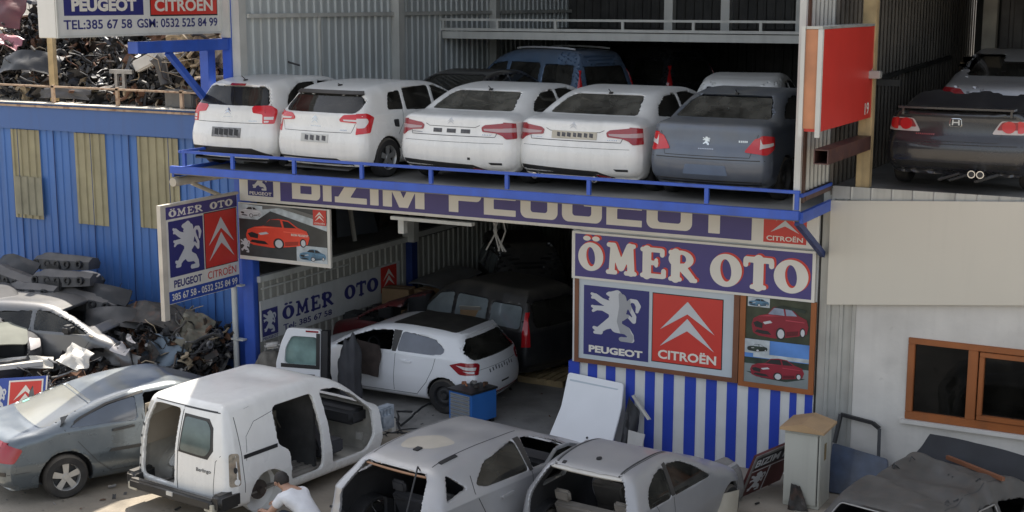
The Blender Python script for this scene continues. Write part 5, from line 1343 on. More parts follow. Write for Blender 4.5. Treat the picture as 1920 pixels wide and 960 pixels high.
# ---- white hatchback inside the garage mouth
def car208():
    c = Car(H_208, 1.80, (.99, .0), lean=.34, sx=1.10, sz=1.02, arches=((.70, .36), (3.25, .36)), bow=(.17, .3), wr=.32)
    root = car_root('damaged_car', (5.02, 1.12), -90, c.L, 0, 'white hatchback with dark roof and jacket on its door in the garage mouth', 'car')
    rw = ngon_round([(.74, 1.02), (-.74, 1.02), (-.78, 1.12), (-.60, 1.35), (.60, 1.35), (.78, 1.12)], .06); c.hole('rear', rw, 1.0)
    w1 = ngon_round([(.74, 1.06), (.72, 1.14), (.92, 1.29), (1.56, 1.36), (1.62, 1.02), (1.0, 1.02)], .07); w2 = ngon_round([(1.72, 1.02), (2.86, .98), (2.55, 1.16), (2.15, 1.31), (1.74, 1.365)], .05)
    holes(c, [w1, w2])
    for sd in (1, -1):
        c.line([(.95, 1.0), (1.0, .8), (1.12, .55), (1.32, .32)], 'side', .012, side=sd); c.line([(1.82, .32), (1.80, 1.05)], 'side', .012, side=sd); c.line([(1.32, .30), (2.9, .28)], 'side', .012, side=sd)
    c.line([(.70, .84), (-.70, .84)], 'rear', .008)
    roofm = M('dusty dark roof', (.045, .042, .036), .6, var=.4, scale=4)
    c.build_body(m_pwhite2, m_inner, m_seam, root, .027)
    P = ngon_round([(.62, -.60), (2.05, -.56), (2.05, .56), (.62, .60)], .12); c.decal('dark_roof', P, 'top', roofm, root, off=.003, thick=.006)
    c.decal('rear_window', rw, 'rear', m_glassd, root, off=-.004, thick=.004, g=.1)
    for sd in (1, -1):
        c.decal('window', [(x * c.sx, z * c.sz) for x, z in w1], 'side', M('slate glass', (.085, .095, .12), .1, coat=.8, var=.2), root, off=-.008, thick=.004, side=sd)
        for x in (1.42, 2.12): c.decal('door_handle', ngon_round([(x * 1.1 - .11, .86), (x * 1.1 + .11, .865), (x * 1.1 + .11, .90), (x * 1.1 - .11, .895)], .015), 'side', m_pwhite2, root, off=.03, thick=.03, side=sd)
        c.decal('window_pillar', [(x * c.sx, z * c.sz) for x, z in [(1.63, 1.01), (1.71, 1.01), (1.73, 1.37), (1.57, 1.37)]], 'side', m_trim, root, off=.003, side=sd)
    c.decal('fuel_flap', circ(.86, .80, .085, .09, 16), 'side', m_pwhite2, root, off=.004, thick=.006, side=1)
    rearlamps(c, root, ngon_round([(.66, .93), (.72, .97), (1.18, .99), (1.42, .92), (1.20, .77), (.74, .77)], .03), m_lightdred, [ngon_round([(.86, .90), (1.28, .93), (1.12, .87), (.9, .85)], .01), ngon_round([(.92, .83), (1.14, .84), (1.02, .81), (.92, .80)], .008)])
    mb = MB()
    for y in np.linspace(.4, -.4, 9): 
        z = .78 + random.uniform(-.01, .02); Q, N = c.project([(y, z - .03), (y - .035, z - .03), (y - .035, z + .035), (y, z + .03)], 'rear'); mb.add(Q + N * .004, [(0, 1, 2, 3)])
    mb.build('plate_glue', m_platek, root)
    c.decal('bumper_mark', [(.05, .50), (-.22, .50), (-.22, .53), (.05, .53)], 'rear', m_black, root)
    c.decal('bumper_insert', [(.80, .36), (-.80, .36), (-.76, .24), (.76, .24)], 'rear', m_lightdred, root, off=.006)
    mb = MB(); Q, N = c.project([(.48, .55), (.60, .60), (.60, -.60), (.48, -.55)], 'top'); mb.add(Q + N * .03, [(0, 1, 2, 3)]); mb.add(Q + N * -.01, [(0, 1, 2, 3)]); mb.build('spoiler', m_pwhite2, root)
    wheels(c, root, ('steel', 'steel')); seats(root, 2.2, 1.3); dash(root, 2.75, .62, .92); finish(root, c.L)
    return root
car208()
# ---- silver hatchback with no tailgate, bottom centre
def silver1():
    c = Car(H_C4, 1.92, (1.0, -.01), lean=.48, sx=1.05, sz=1.05, arches=((.80, .37), (3.45, .37)), bow=(.14, .3), taper=(1.5, .22), wr=.33)
    root = car_root('stripped_car', (7.27, -6.50), 9, c.L, 0, 'silver hatchback with stained roof and no tailgate, at the bottom centre beside the van', 'car')
    c.hole('rear', ngon_round([(.66, .5), (-.66, .5), (-.70, 1.0), (-.52, 1.41), (.52, 1.41), (.70, 1.0)], .06), .95)
    q = ngon_round([(.44, 1.06), (.86, 1.12), (.62, 1.33)], .03); w1 = ngon_round([(1.02, 1.12), (1.30, 1.32), (1.98, 1.42), (2.05, 1.04), (1.2, 1.06)], .05); w2 = ngon_round([(2.14, 1.04), (3.2, 1.0), (2.8, 1.22), (2.4, 1.36), (2.12, 1.42)], .05)
    holes(c, [q, w1, w2])
    c.hole('front', ngon_round([(.66, 1.08), (-.66, 1.08), (-.56, 1.40), (.56, 1.40)], .05), 2.6)
    for sd in (1, -1): c.line([(1.04, 1.30), (1.0, 1.1), (1.15, .8), (1.25, .5)], 'side', .018, side=sd); c.line([(2.15, .3), (2.2, 1.1)], 'side', .014, side=sd)
    for y in (-.50, .50): c.line([(.60, y), (1.6, y * 1.06), (2.3, y * 1.04)], 'top', .022)
    c.dents.append(lambda x, y: -.03 * np.exp(-((x - 1.9) ** 2 / .08 + (y) ** 2 / .2)))
    c.build_body(m_psilv, m_inner, m_seam, root, .019, jamb=.045)
    c.decal('roof_stain', ngon_round([(.85, .30), (1.0, -.15), (1.35, -.30), (1.5, .1), (1.2, .40)], .12), 'top', M('rust stain', (.44, .40, .33), .55, .2, var=.1), root, off=.002, thick=.003)
    c.decal('roof_rail_cap', [(.72, -.50), (1.02, -.52), (1.02, -.57), (.72, -.55)], 'top', m_black, root, off=.015, thick=.02)
    c.decal('aerial_base', [(.86, .05), (.96, .05), (.96, -.03), (.86, -.03)], 'top', m_black, root, off=.02, thick=.02)
    sideglass(c, root, [w1], m_glassd)
    c.decal('headliner', [(.50, 1.405), (-.50, 1.405), (-.52, 1.385), (.52, 1.385)], 'rear', M('tan headliner', (.30, .17, .10), .8), root, off=-.02, thick=.04)
    for sd in (1, -1):
        c.decal('door_handle', ngon_round([(1.48, .90), (1.74, .91), (1.74, .945), (1.48, .935)], .015), 'side', m_psilv, root, off=.035, thick=.035, side=sd)
        c.decal('window_pillar', [(x * c.sx, z * c.sz) for x, z in [(2.06, 1.03), (2.13, 1.03), (2.11, 1.43), (1.99, 1.43)]], 'side', m_trim, root, off=.003, side=sd)
    seats(root, 2.45, 1.45); dash(root, 2.95, .66, .95)
    mb = MB(); r = random.Random(8)
    for i in range(14):
        p = Vector((r.uniform(.3, .9), r.uniform(-.6, .6), r.uniform(.4, .7))); q_ = p + Vector((r.uniform(-.3, .3), r.uniform(-.4, .4), r.uniform(0, .4))); mb.tube([p, (p + q_) / 2 + Vector((0, .1, .08)), q_], r.uniform(.008, .02), 6)
    mb.build('loose_wiring', m_black, root)
    mb = MB(); mb.tube([(.55, -.36, 1.40), (.42, -.42, 1.52), (.1, -.50, 1.0)], .012, 6); mb.build('gas_strut', m_black, root)
    wheels(c, root, ('steel', 'steel')); finish(root, c.L)
silver1()
def silver2():
    c = Car(H_C2, 1.76, (1.0, -.0), lean=.42, sx=1.0, sz=.98, arches=((.70, .36), (2.9, .36)), bow=(.13, .3), taper=(1.0, .10), wr=.31)
    root = car_root('stripped_car', (9.46, -5.32), 6, c.L, 0, 'rounded silver hatchback with empty tailgate opening and left door ajar, before the striped wall', 'car')
    c.hole('rear', ngon_round([(.66, .5), (-.66, .5), (-.72, 1.0), (-.54, 1.37), (.54, 1.37), (.72, 1.0)], .10), .9)
    w1 = ngon_round([(.58, .98), (1.20, .97), (1.22, 1.36), (.98, 1.33), (.70, 1.18)], .08); w2 = ngon_round([(1.28, .97), (2.3, .95), (1.95, 1.18), (1.65, 1.32), (1.30, 1.37)], .06)
    holes(c, [w1, w2]); c.hole('front', ngon_round([(.60, 1.1), (-.60, 1.1), (-.50, 1.38), (.50, 1.38)], .05), 1.7)
    for y in (-.50, .50): c.line([(.44, y * .94), (1.0, y), (1.6, y * .98)], 'top', .03); c.line([(.46, y * .99), (1.0, y * 1.06), (1.6, y * 1.04)], 'top', .014)
    for sd in (1, -1): c.line([(1.24, .3), (1.24, 1.0)], 'side', .014, side=sd); c.line([(.95, .7), (.75, 1.0)], 'side', .012, side=sd)
    c.build_body(m_psilv2, m_inner, m_seam, root, .019, jamb=.045)
    c.decal('aerial_base', circ(.74, .0, .045, .035, 10), 'top', m_black, root, off=.02, thick=.02); c.decal('roof_clip', [(.47, .40), (.52, .40), (.52, .35), (.47, .35)], 'top', m_black, root, off=.01, thick=.01)
    sideglass(c, root, [w1, w2], m_glassd, sides=(-1,)); sideglass(c, root, [w1], m_glassd, sides=(1,))
    for sd in (-1,): c.decal('window_pillar', ngon_round([(1.19, .97), (1.28, .97), (1.30, 1.37), (1.21, 1.36)], .01), 'side', m_trim, root, off=.003, side=sd)
    c.decal('opening_trim', [(.56, 1.38), (-.56, 1.38), (-.54, 1.345), (.54, 1.345)], 'rear', m_primer, root, off=-.01, thick=.03)
    seats(root, 1.95, 1.0, mat=M('pale seat cloth', (.20, .18, .155), .9, var=.2)); dash(root, 2.3, .58, .95)
    mb = MB(); mb.box(.25, .9, -.55, .55, .5, .56); mb.build('boot_floor', m_inner, root)
    # left door standing ajar, hinged at the front
    dr = MB()
    A = Vector((2.15, .80, 0)); B = Vector((1.12, 1.12, 0)); u = (B - A).normalized(); n = Vector((-u.y, u.x, 0)) * (1 if u.x * 0 - u.y < 0 else 1)
    def dp(t, z, k=0.0): q = A + (B - A) * t + Vector((0, -1, 0)) * k; return Vector((q.x, q.y, z))
    dr.bar(dp(0, .65), dp(1, .65), .07, .66)
    fr = [dp(.0, .98), dp(.42, 1.20, .13), dp(.8, 1.33, .2), dp(.97, 1.30, .18), dp(1.0, .98)]
    for a, b in zip(fr, fr[1:]): dr.bar(a, b, .045, .05)
    d = dr.build('side_door', m_psilv2, root, bevel=.01)
    mb = MB(); mb.add([tuple(p) for p in fr], [tuple(range(len(fr)))]); mb.build('window', m_glassd, d)
    mb = MB(); mb.bar(dp(.1, 1.05), dp(.1, 1.1) + Vector((-.02, .18, .04)), .12, .1); mb.build('mirror', m_psilv2, d, bevel=.02)
    wheels(c, root, ('steel', 'steel')); finish(root, c.L)
silver2()
# ---- vans and wrecks inside the garage
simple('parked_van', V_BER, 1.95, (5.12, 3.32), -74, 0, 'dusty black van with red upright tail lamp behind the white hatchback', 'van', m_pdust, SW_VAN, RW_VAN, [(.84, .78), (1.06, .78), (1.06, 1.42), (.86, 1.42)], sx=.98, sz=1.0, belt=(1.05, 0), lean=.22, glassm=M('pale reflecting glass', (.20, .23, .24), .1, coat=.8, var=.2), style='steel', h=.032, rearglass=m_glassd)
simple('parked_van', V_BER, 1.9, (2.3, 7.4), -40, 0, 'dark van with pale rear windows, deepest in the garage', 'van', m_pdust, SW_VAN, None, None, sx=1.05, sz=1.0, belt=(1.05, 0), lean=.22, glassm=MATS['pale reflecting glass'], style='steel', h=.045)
def redwreck():
    c = Car(H_C3, 1.8, (1.0, 0), sx=1.0, sz=.95, arches=((.75, .36), (3.05, .36)), bow=(.13, .3), wr=.3)
    root = car_root('wrecked_car', (3.85, 2.98), -86, c.L, 0, 'dark red front half of a wrecked car behind the white hatchback, beside the inner sign', 'car')
    c.hole('front', [(.75, .6), (-.75, .6), (-.62, 1.33), (.62, 1.33)], 2.2); holes(c, SW_HAT); c.hole('top', ngon_round([(2.8, .7), (3.8, .6), (3.8, -.6), (2.8, -.7)], .1), .5)
    c.cut = lambda x, y, z: 1.9 + .08 * np.sin(y * 7) - x + 0 * z
    c.build_body(m_pred, m_inner, m_seam, root, .035)
    mb = MB(); r = random.Random(5)
    for i in range(16):
        p = Vector((r.uniform(2.7, 3.7), r.uniform(-.6, .6), r.uniform(.5, .9))); s_ = r.uniform(.08, .2); mb.box(p.x - s_, p.x + s_, p.y - s_, p.y + s_, p.z - s_ * .7, p.z + s_ * .7)
    mb.build('engine', m_rimd, root, bevel=.02); wheels(c, root, ('steel', 'steel'), ((1, 1), (1, -1))); finish(root, c.L)
redwreck()
# ------------------------------------------------------------------ loose things in the yard
m_alu = M('bare aluminium', (.27, .26, .245), .45, .5, var=.3, scale=6)
m_rust = M('rusted iron', (.11, .055, .032), .85, .1, var=.5, scale=6)
m_dmet = M('dark scrap metal', (.055, .05, .045), .6, .3, var=.5, scale=5, rust=.25)
m_tanw = M('tan wire', (.34, .27, .18), .7, var=.4, scale=6)
m_whpl = M('white plastic', (.52, .50, .46), .5, var=.12, dust=.2)
m_gplas = M('grey plastic', (.055, .055, .058), .55, var=.35, dust=.22)
m_card = M('cardboard', (.26, .165, .085), .85, var=.15)
PAL = [m_black, m_dmet, m_rust, m_alu, m_tanw, m_gplas, m_whpl]

def sheet(mb, c, ax, ay, nz, sx, sy, r, mi, bend=.15, crump=.05, n=5):
    """crumpled sheet-metal panel"""
    V = []; a1, a2 = r.uniform(-1, 1) * bend, r.uniform(-1, 1) * bend; ph = [r.uniform(0, 6) for _ in range(4)]
    for i in range(n + 1):
        for j in range(n + 1):
            u = i / n - .5; v = j / n - .5
            h = a1 * (u * u * 4) + a2 * (v * v * 4) + crump * (math.sin(u * 9 + ph[0]) * math.sin(v * 7 + ph[1]) + .6 * math.sin(u * 17 + v * 13 + ph[2]))
            V.append(c + ax * (u * sx * (1 + .2 * math.sin(v * 6 + ph[3]))) + ay * (v * sy) + nz * h)
    m = n + 1
    mb.add(V, [(i * m + j, (i + 1) * m + j, (i + 1) * m + j + 1, i * m + j + 1) for i in range(n) for j in range(n)], mi)
def rbasis(r, flat=.0):
    n = Vector((r.gauss(0, 1), r.gauss(0, 1), r.gauss(0, 1) + flat * 2)).normalized()
    a = n.cross(Vector((r.gauss(0, 1), r.gauss(0, 1), r.gauss(0, 1)))).normalized(); return a, n.cross(a), n
def scrap(mb, n, area, top, r, w=(5, 3, 2, 2, 2, 3, .5), smin=.08, smax=.4):
    """area (x0,x1,y0,y1), top(x,y) -> (zlow, zhigh)"""
    for _ in range(n):
        x = r.uniform(area[0], area[1]); y = r.uniform(area[2], area[3]); z0, z1 = top(x, y)
        if z1 <= z0: continue
        c = Vector((x, y, z0 + (z1 - z0) * r.random() ** .6)); mi = r.choices(range(7), w)[0]; k = r.random(); s = r.uniform(smin, smax)
        a, b, nn = rbasis(r)
        if k < .34: sheet(mb, c, a, b, nn, s * 1.6, s, r, mi, .12, .04, 4)
        elif k < .74:
            pts = [c]; d = a
            for _ in range(5):
                d = (d + Vector((r.gauss(0, .5), r.gauss(0, .5), r.gauss(0, .35)))).normalized(); pts.append(pts[-1] + d * s * .5)
            mb.tube(pts, r.choice((.008, .012, .02, .035)), 6, mi if mi != 6 else 4)
        elif k < .86: mb.lathe([(-s * .12, s * .2), (-s * .12, s * .42), (s * .12, s * .42), (s * .12, s * .2), (-s * .12, s * .2)], c, nn, 14, mi)
        else: mb.bar(c - a * s * .5, c + a * s * .5, s * r.uniform(.15, .5), s * r.uniform(.1, .4), mi, nn)
def panel_thing(name, corners, mat, label, cat, thick=.02, bend=.0, crump=.0, n=8, group=None, seed=1, parent=None):
    """bent panel between four corners (a,b,c,d)"""
    a, b, c, d = [Vector(p) for p in corners]; nz = (b - a).cross(d - a).normalized(); r = random.Random(seed); ph = [r.uniform(0, 6) for _ in range(3)]
    V = []
    for side in (0, 1):
        for i in range(n + 1):
            for j in range(n + 1):
                u = i / n; v = j / n; p = (a * (1 - u) + b * u) * (1 - v) + (d * (1 - u) + c * u) * v
                h = bend * (1 - (2 * u - 1) ** 2) + crump * (math.sin(u * 8 + ph[0]) * math.cos(v * 7 + ph[1]) + .5 * math.sin(u * 15 + v * 11 + ph[2]))
                V.append(p + nz * (h - side * thick))
    m = n + 1; k = m * m; Fc = []
    for i in range(n):
        for j in range(n):
            q = (i * m + j, (i + 1) * m + j, (i + 1) * m + j + 1, i * m + j + 1); Fc += [q, tuple(x + k for x in q[::-1])]
    edge = [i * m for i in range(m)] + [n * m + j for j in range(1, m)] + [i * m + n for i in range(n - 1, -1, -1)] + [j for j in range(n - 1, 0, -1)]
    for x, y in zip(edge, edge[1:] + edge[:1]): Fc.append((x, x + k, y + k, y))
    o = mesh_obj(name, V, Fc, mat, parent, smooth=True, sharp=35)
    return tag(o, label, cat, group) if label else o

# ---- scrap heap on the warehouse roof
r = random.Random(11); mb = MB()
def roof_top(x, y):
    h = .25 + 1.9 * max(0, min(1, (y - .75) / 1.6)) * (0.75 + .25 * math.sin(x * 1.7 + 1)) + .15 * math.sin(x * 5)
    return 5.24 + max(0, h - .6) * .5, 5.24 + h
scrap(mb, 2600, (-9.5, -.45, .75, 3.4), roof_top, r, (9, 5, 2.5, 1.3, 1.6, 5, .25), .07, .34)
scrap(mb, 260, (-2.3, -.5, .8, 2.2), lambda x, y: (5.5, 6.7), r, (.5, 1, 1, 1.5, 7, .5, .5), .15, .5)
tag(mb.build('roof_scrap', PAL), 'tangled heap of stripped car parts and wiring along the warehouse roof', 'scrap heap', kind='stuff')
mb = MB()
V, Fc = [], []
mb.box(-12, -.4, 2.2, 9, 5.24, 6.4); tag(mb.build('scrap_core', m_dmet), 'dark packed scrap behind the roof heap', 'scrap heap', kind='stuff')
def heap_panel(name, c, sx, sy, tilt, mat, label, cat, seed, bend=.15, crump=.06, yaw=0):
    a = Vector((math.cos(yaw), math.sin(yaw), 0)); b = Vector((-math.sin(yaw) * math.cos(tilt), math.cos(yaw) * math.cos(tilt), math.sin(tilt))); c = Vector(c)
    return panel_thing(name, [c - a * sx / 2 - b * sy / 2, c + a * sx / 2 - b * sy / 2, c + a * sx / 2 + b * sy / 2, c - a * sx / 2 + b * sy / 2], mat, label, cat, .015, bend, crump, 10, seed=seed)
heap_panel('crushed_bonnet', (-7.75, 1.5, 7.05), 1.5, .8, 1.1, m_pred, 'crushed dark red bonnet on top of the roof heap, at the far left edge', 'car panel', 3)
heap_panel('crushed_panel', (-7.5, 1.3, 6.35), 1.1, .35, .7, M('faded pink paint', (.34, .13, .15), .4, var=.2), 'bent faded pink panel under the crushed red bonnet', 'car panel', 4)
heap_panel('scrap_bumper', (-6.3, .95, 5.92), 1.5, .5, .9, m_black, 'wide black plastic bumper lying on the roof heap above the rusty rail', 'bumper', 5, .25, .03, .15)
heap_panel('scrap_bumper', (-5.0, .62, 5.40), 1.4, .22, 1.2, m_gplas, 'long dark bumper strip lying low behind the rusty roof rail', 'bumper', 6, .08, .02)
mb = MB(); mb.box(-5.43, -5.28, .62, .72, 5.24, 6.75); tag(mb.build('timber_prop', m_post), 'weathered brown timber prop standing in front of the roof heap', 'post')
ex = static('scrap_box', (-2.9, .9, 6.0), 'white plastic air box with grey pipe lying on the roof heap', 'car part')
mb = MB(); mb.bar((-3.2, .8, 5.98), (-2.55, .95, 6.28), .22, .24); mb.build('box', m_whpl, ex, bevel=.03)
mb = MB(); mb.tube([(-2.62, .68, 6.2), (-2.55, .8, 6.05), (-2.4, .75, 5.65)], [.11, .12, .10], 14); mb.build('pipe', m_gplas, ex, True, 40)
mb = MB(); mb.box(-3.75, -3.15, .62, .68, 5.85, 5.93); mb.box(-3.62, -3.55, .62, .68, 5.60, 5.85); mb.box(-3.42, -3.35, .62, .68, 5.60, 5.85); mb.box(-3.62, -3.35, .625, .675, 5.52, 5.60)
tag(mb.build('bracket', m_alu), 'pale metal cross bracket on the roof heap left of the white air box', 'car part')
mb = MB(); mb.box(-2.15, -1.45, .42, .8, 5.24, 5.58); tag(mb.build('concrete_block', M('stone block', (.13, .125, .115), .9, var=.2, bump=.3), bevel=.02), 'grey stone block on the warehouse roof near the gantry brace', 'block')

# ---- wrecks in the left yard
def wreckL():
    c = Car(H_C4, 1.85, (1.0, -.01), lean=.38, sx=1.02, sz=.98, arches=((.80, .37), (3.45, .42)), bow=(.15, .3), wr=.33)
    root = car_root('wrecked_car', (-5.35, -2.05), 76, c.L, .27, 'silver wreck without nose under the dashboard pile, its front window and black mirror intact', 'car')
    w1 = [(1.0, 1.06), (2.0, 1.02), (2.02, 1.36), (1.1, 1.28)]; w2 = ngon_round([(2.1, 1.02), (3.2, .99), (2.8, 1.2), (2.4, 1.34), (2.12, 1.38)], .04)
    holes(c, [w1, w2]); c.hole('front', ngon_round([(.66, 1.06), (-.66, 1.06), (-.56, 1.36), (.56, 1.36)], .05), 2.6)
    c.hole('top', ngon_round([(3.42, .62), (4.6, .60), (4.6, -.60), (3.42, -.62)], .05), .5)
    c.cut = lambda x, y, z: x - 4.1 + .25 * (z - .5) + .06 * np.sin(y * 8)
    c.dents.append(lambda x, y: -.10 * np.clip((x - 3.4), 0, 1) * (1 + .5 * np.sin(x * 11 + y * 5)))
    for sd in (1, -1): c.line([(2.1, .3), (2.08, 1.05)], 'side', .014, side=sd); c.line([(3.35, .9), (3.1, .55), (3.05, .3)], 'side', .014, side=sd)
    c.build_body(M('wreck silver paint', (.15, .152, .155), .35, .5, coat=.5, var=.06, dust=.2), m_inner, m_seam, root, .03)
    sideglass(c, root, [w2], M('see through glass', (.35, .42, .40), .1) and glass('see through', (.5, .58, .55), .25)); sideglass(c, root, [w1], m_glassd)
    Q, N = c.project([(2.95, 1.08)], 'side', -1); p = Vector(Q[0])
    mb = MB(); mb.box(p.x - .1, p.x + .09, p.y - .24, p.y - .03, p.z - .09, p.z + .08); mb.build('mirror', m_black, root, True, 50, bevel=.04)
    c.decal('headlamp', ngon_round([(3.72, .72), (4.0, .60), (4.02, .76), (3.8, .84)], .02), 'side', m_lightclr, root, off=.01)
    mb = MB(); rr = random.Random(2)
    scrap(mb, 70, (3.2, 4.3, -.75, .75), lambda x, y: (.25, .85), rr, (4, 5, 3, 3, 1, 2, .3), .08, .3); mb.build('engine_remains', PAL, root)
    seats(root, 2.4, 1.4); wheel(root, .8, .8, .32, .2, 1, 'steel'); finish(root, c.L)
wreckL()
def wreckD():
    c = Car(S_301, 1.85, (1.0, 0), lean=.38, sx=1.0, sz=1.0, arches=((.9, .36), (3.5, .36)), bow=(.15, .3), wr=.32)
    root = car_root('wrecked_car', (-6.55, -.85), 125, c.L, .34, 'dark wreck at the left edge with pale dusty bonnet and empty black grille', 'car')
    c.hole('front', ngon_round([(.55, .55), (-.55, .55), (-.60, .82), (.60, .82)], .06), 3.9)
    holes(c, SW_SED)
    c.build_body(M('dark dusty paint', (.04, .04, .043), .75, var=.25), m_inner, m_seam, root, .032)
    c.decal('bonnet', ngon_round([(3.35, .70), (4.15, .60), (4.15, -.60), (3.35, -.70)], .1), 'top', M('pale dusty bonnet', (.16, .165, .14), .9, var=.15), root, off=.012, thick=.02)
    for sd in (1, -1): c.decal('headlamp', ngon_round([(sd * .62, .66), (sd * .82, .68), (sd * .84, .80), (sd * .64, .84)], .02), 'front', m_lightclr, root, off=.012)
    mb = MB(); mb.box(4.35, 4.48, -.8, .8, .42, .5); mb.build('bumper_beam', m_primer, root); seats(root, 2.3, 1.3); finish(root, c.L)
wreckD()
# dashboards piled against the blue wall
def dashboard(p, yaw, tilt, w, label, seed):
    root = empty('dashboard', p, yaw, label, 'dashboard', 'dashboards piled against the blue wall')
    rr = random.Random(seed); mb = MB(); n = 9; prof = [(-.22, .0), (-.20, .20), (-.05, .30), (.16, .26), (.24, .12), (.18, -.02)]
    V = []
    for i in range(n + 1):
        u = i / n * 2 - 1; sc = 1 - .25 * u * u + (.12 if -.7 < u < -.2 else 0)
        for a, b in prof: V.append((u * w / 2, a * sc + .12 * u * u, b * sc + tilt * u))
    k = len(prof); Fc = [(i * k + j, (i + 1) * k + j, (i + 1) * k + (j + 1) % k, i * k + (j + 1) % k) for i in range(n) for j in range(k)] + [tuple(range(k)), tuple(n * k + j for j in range(k))[::-1]]
    mb.add(V, Fc); b = mb.build('shell', m_gplas, root, True, 40)
    for u in (-.72, -.25, .1, .42, .78):
        m2 = MB(); x = u * w / 2; m2.lathe([(-.03, .03), (-.05, .075), (.03, .08), (.03, .05), (-.03, .03)], (x, -.21 + .12 * u * u, .12 + tilt * u), (0, -1, .15), 12); m2.build('vent', m_black, b)
    m2 = MB(); m2.box(-.18, .18, -.25, -.12, -.06, .12); m2.build('console', m_black, b, bevel=.02)
dashboard((-3.75, -.95, 1.80), .05, .05, 1.5, 'black dashboard with round vents on top of the pile by the blue wall', 1)
dashboard((-5.0, -1.05, 1.72), -.1, -.1, 1.5, 'black dashboard at the top left of the pile, behind the silver wreck', 2)
dashboard((-3.15, -.95, 1.45), .12, -.08, 1.5, 'black dashboard at the right side of the pile beneath the topmost one', 3)
dashboard((-4.35, -1.25, 1.55), -.05, .06, 1.5, 'black dashboard low in the pile just above the silver wreck roof', 4)
dashboard((-4.25, -.45, 2.0), .02, .04, 1.5, 'black dashboard highest of all, behind the other dashboards by the blue wall', 5)
heap_panel('scrap_bumper', (-2.9, -.75, 1.62), 1.3, .35, .9, m_black, 'glossy black bumper skin draped over the right end of the dashboard pile', 'bumper', 23, .22, .02, .1)
heap_panel('scrap_bumper', (-5.3, -.7, 1.95), 1.3, .4, .8, m_black, 'black bumper skin at the far left top of the dashboard pile', 'bumper', 24, .2, .03, -.1)
heap_panel('scrap_bumper', (-2.35, -1.0, 1.25), 1.2, .4, 1.0, m_gplas, 'dark grey bumper skin standing between the dashboards and the crushed nose section', 'bumper', 25, .25, .02, .4)
rr = random.Random(3); mb = MB(); scrap(mb, 330, (-5.9, -2.3, -.9, .1), lambda x, y: (.2, 1.75 - .45 * abs(x + 4.0) ** 1.3), rr, (8, 3, .4, .5, .2, 6, 0), .1, .4)
mb.box(-5.4, -2.9, -.6, .1, 0, 1.1)
tag(mb.build('plastic_scrap', PAL), 'loose black plastic trim packed under the dashboards by the blue wall', 'scrap heap', kind='stuff')
heap_panel('chrome_trim', (-3.25, -.75, 2.02), .55, .10, .4, m_alu, 'curved pale trim strip on the topmost dashboard', 'trim', 8, .06, 0, .1)
heap_panel('chrome_trim', (-4.85, -.8, 1.83), .5, .08, .5, m_alu, 'short pale trim strip lying left on the dashboard pile', 'trim', 9, .03, 0)
heap_panel('chrome_trim', (-5.0, -1.0, 1.62), .9, .09, .6, m_alu, 'long curved pale trim above the dark wreck at the left', 'trim', 10, .08, 0, .1)
for i, (x, y, z) in enumerate(((-3.0, -.95, 1.05), (-2.55, -.7, 1.0))):
    rt = empty('loose_seat', (x, y, z), .5 + i, ('dark loose car seat leaning below the dashboards', 'dark loose seat cushion at the right foot of the dashboard pile')[i], 'car seat', 'loose seats')
    mb = MB(); mb.box(-.25, .25, -.25, .25, -.1, .1); mb.build('cushion', m_seat, rt, True, 50, bevel=.05)
    mb = MB(); mb.bar((0, .2, .05), (0, .38, .55), .46, .14); mb.build('backrest', m_seat, rt, True, 50, bevel=.05)
# crushed front ends by the corner post
rr = random.Random(21); mb = MB()
scrap(mb, 700, (-2.3, -.35, -1.0, .1), lambda x, y: (.15, 1.30 - .28 * abs(x + 1.3) - .35 * max(0, -y - .4)), rr, (7, 6, 2, 1.2, 1, 4, .15), .07, .32)
tag(mb.build('yard_scrap', PAL), 'tangled scrap of crushed front ends at the right end of the blue wall', 'scrap heap', kind='stuff')
heap_panel('crushed_nose', (-1.75, -.7, 1.28), 1.5, .6, .55, m_dmet, 'long crushed brown black nose section lying across the scrap by the blue wall', 'car panel', 13, .2, .06, .25)
heap_panel('crushed_nose', (-.95, -.55, 1.08), 1.0, .75, .75, M('grimy olive metal', (.13, .12, .09), .6, .2, var=.5, scale=5, rust=.3), 'crumpled olive grey body section under the blade sign', 'car panel', 14, .2, .09, -.2)
panel_thing('bent_bonnet', [(-1.62, -1.35, .42), (-.75, -1.0, .18), (-.70, -.75, 1.02), (-1.55, -1.0, 1.10)], M('blue grey bonnet paint', (.16, .21, .26), .35, .4, coat=.3, var=.1, dust=.3), 'bent blue grey bonnet standing against the scrap under the blade sign', 'car panel', .02, .10, .03, 10, seed=5)
panel_thing('loose_wing', [(-2.35, -2.0, .70), (-1.2, -1.75, .60), (-1.15, -1.6, .82), (-2.3, -1.8, 1.02)], M('torn silver wing', (.2, .2, .195), .35, .3, var=.15, dust=.2), 'torn silver front wing hanging off the silver wreck', 'car panel', .02, .08, .04, 8, seed=6)
o = heap_panel('crumpled_tank', (-1.62, -2.75, .98), .85, .42, .75, m_whpl, 'crumpled bright white plastic sheet on the rusty scrap behind the silver blue saloon', 'plastic sheet', 15, .14, .05, -.3)
rr = random.Random(33); mb = MB(); scrap(mb, 300, (-3.2, -.3, -3.2, -1.2), lambda x, y: (.05, .75 - .2 * abs(x + 1.8)), rr, (5, 4, 5, 1.5, .5, 3, .2), .08, .35)
tag(mb.build('rusty_scrap', PAL), 'rusty engine scrap on the ground between the wrecks and the silver blue saloon', 'scrap heap', kind='stuff')
heap_panel('scrap_bumper', (-2.75, -2.9, .78), 1.0, .25, .8, m_primer, 'pale bumper beam leaning in front of the dark wreck', 'bumper', 17, .06, .02, .7)
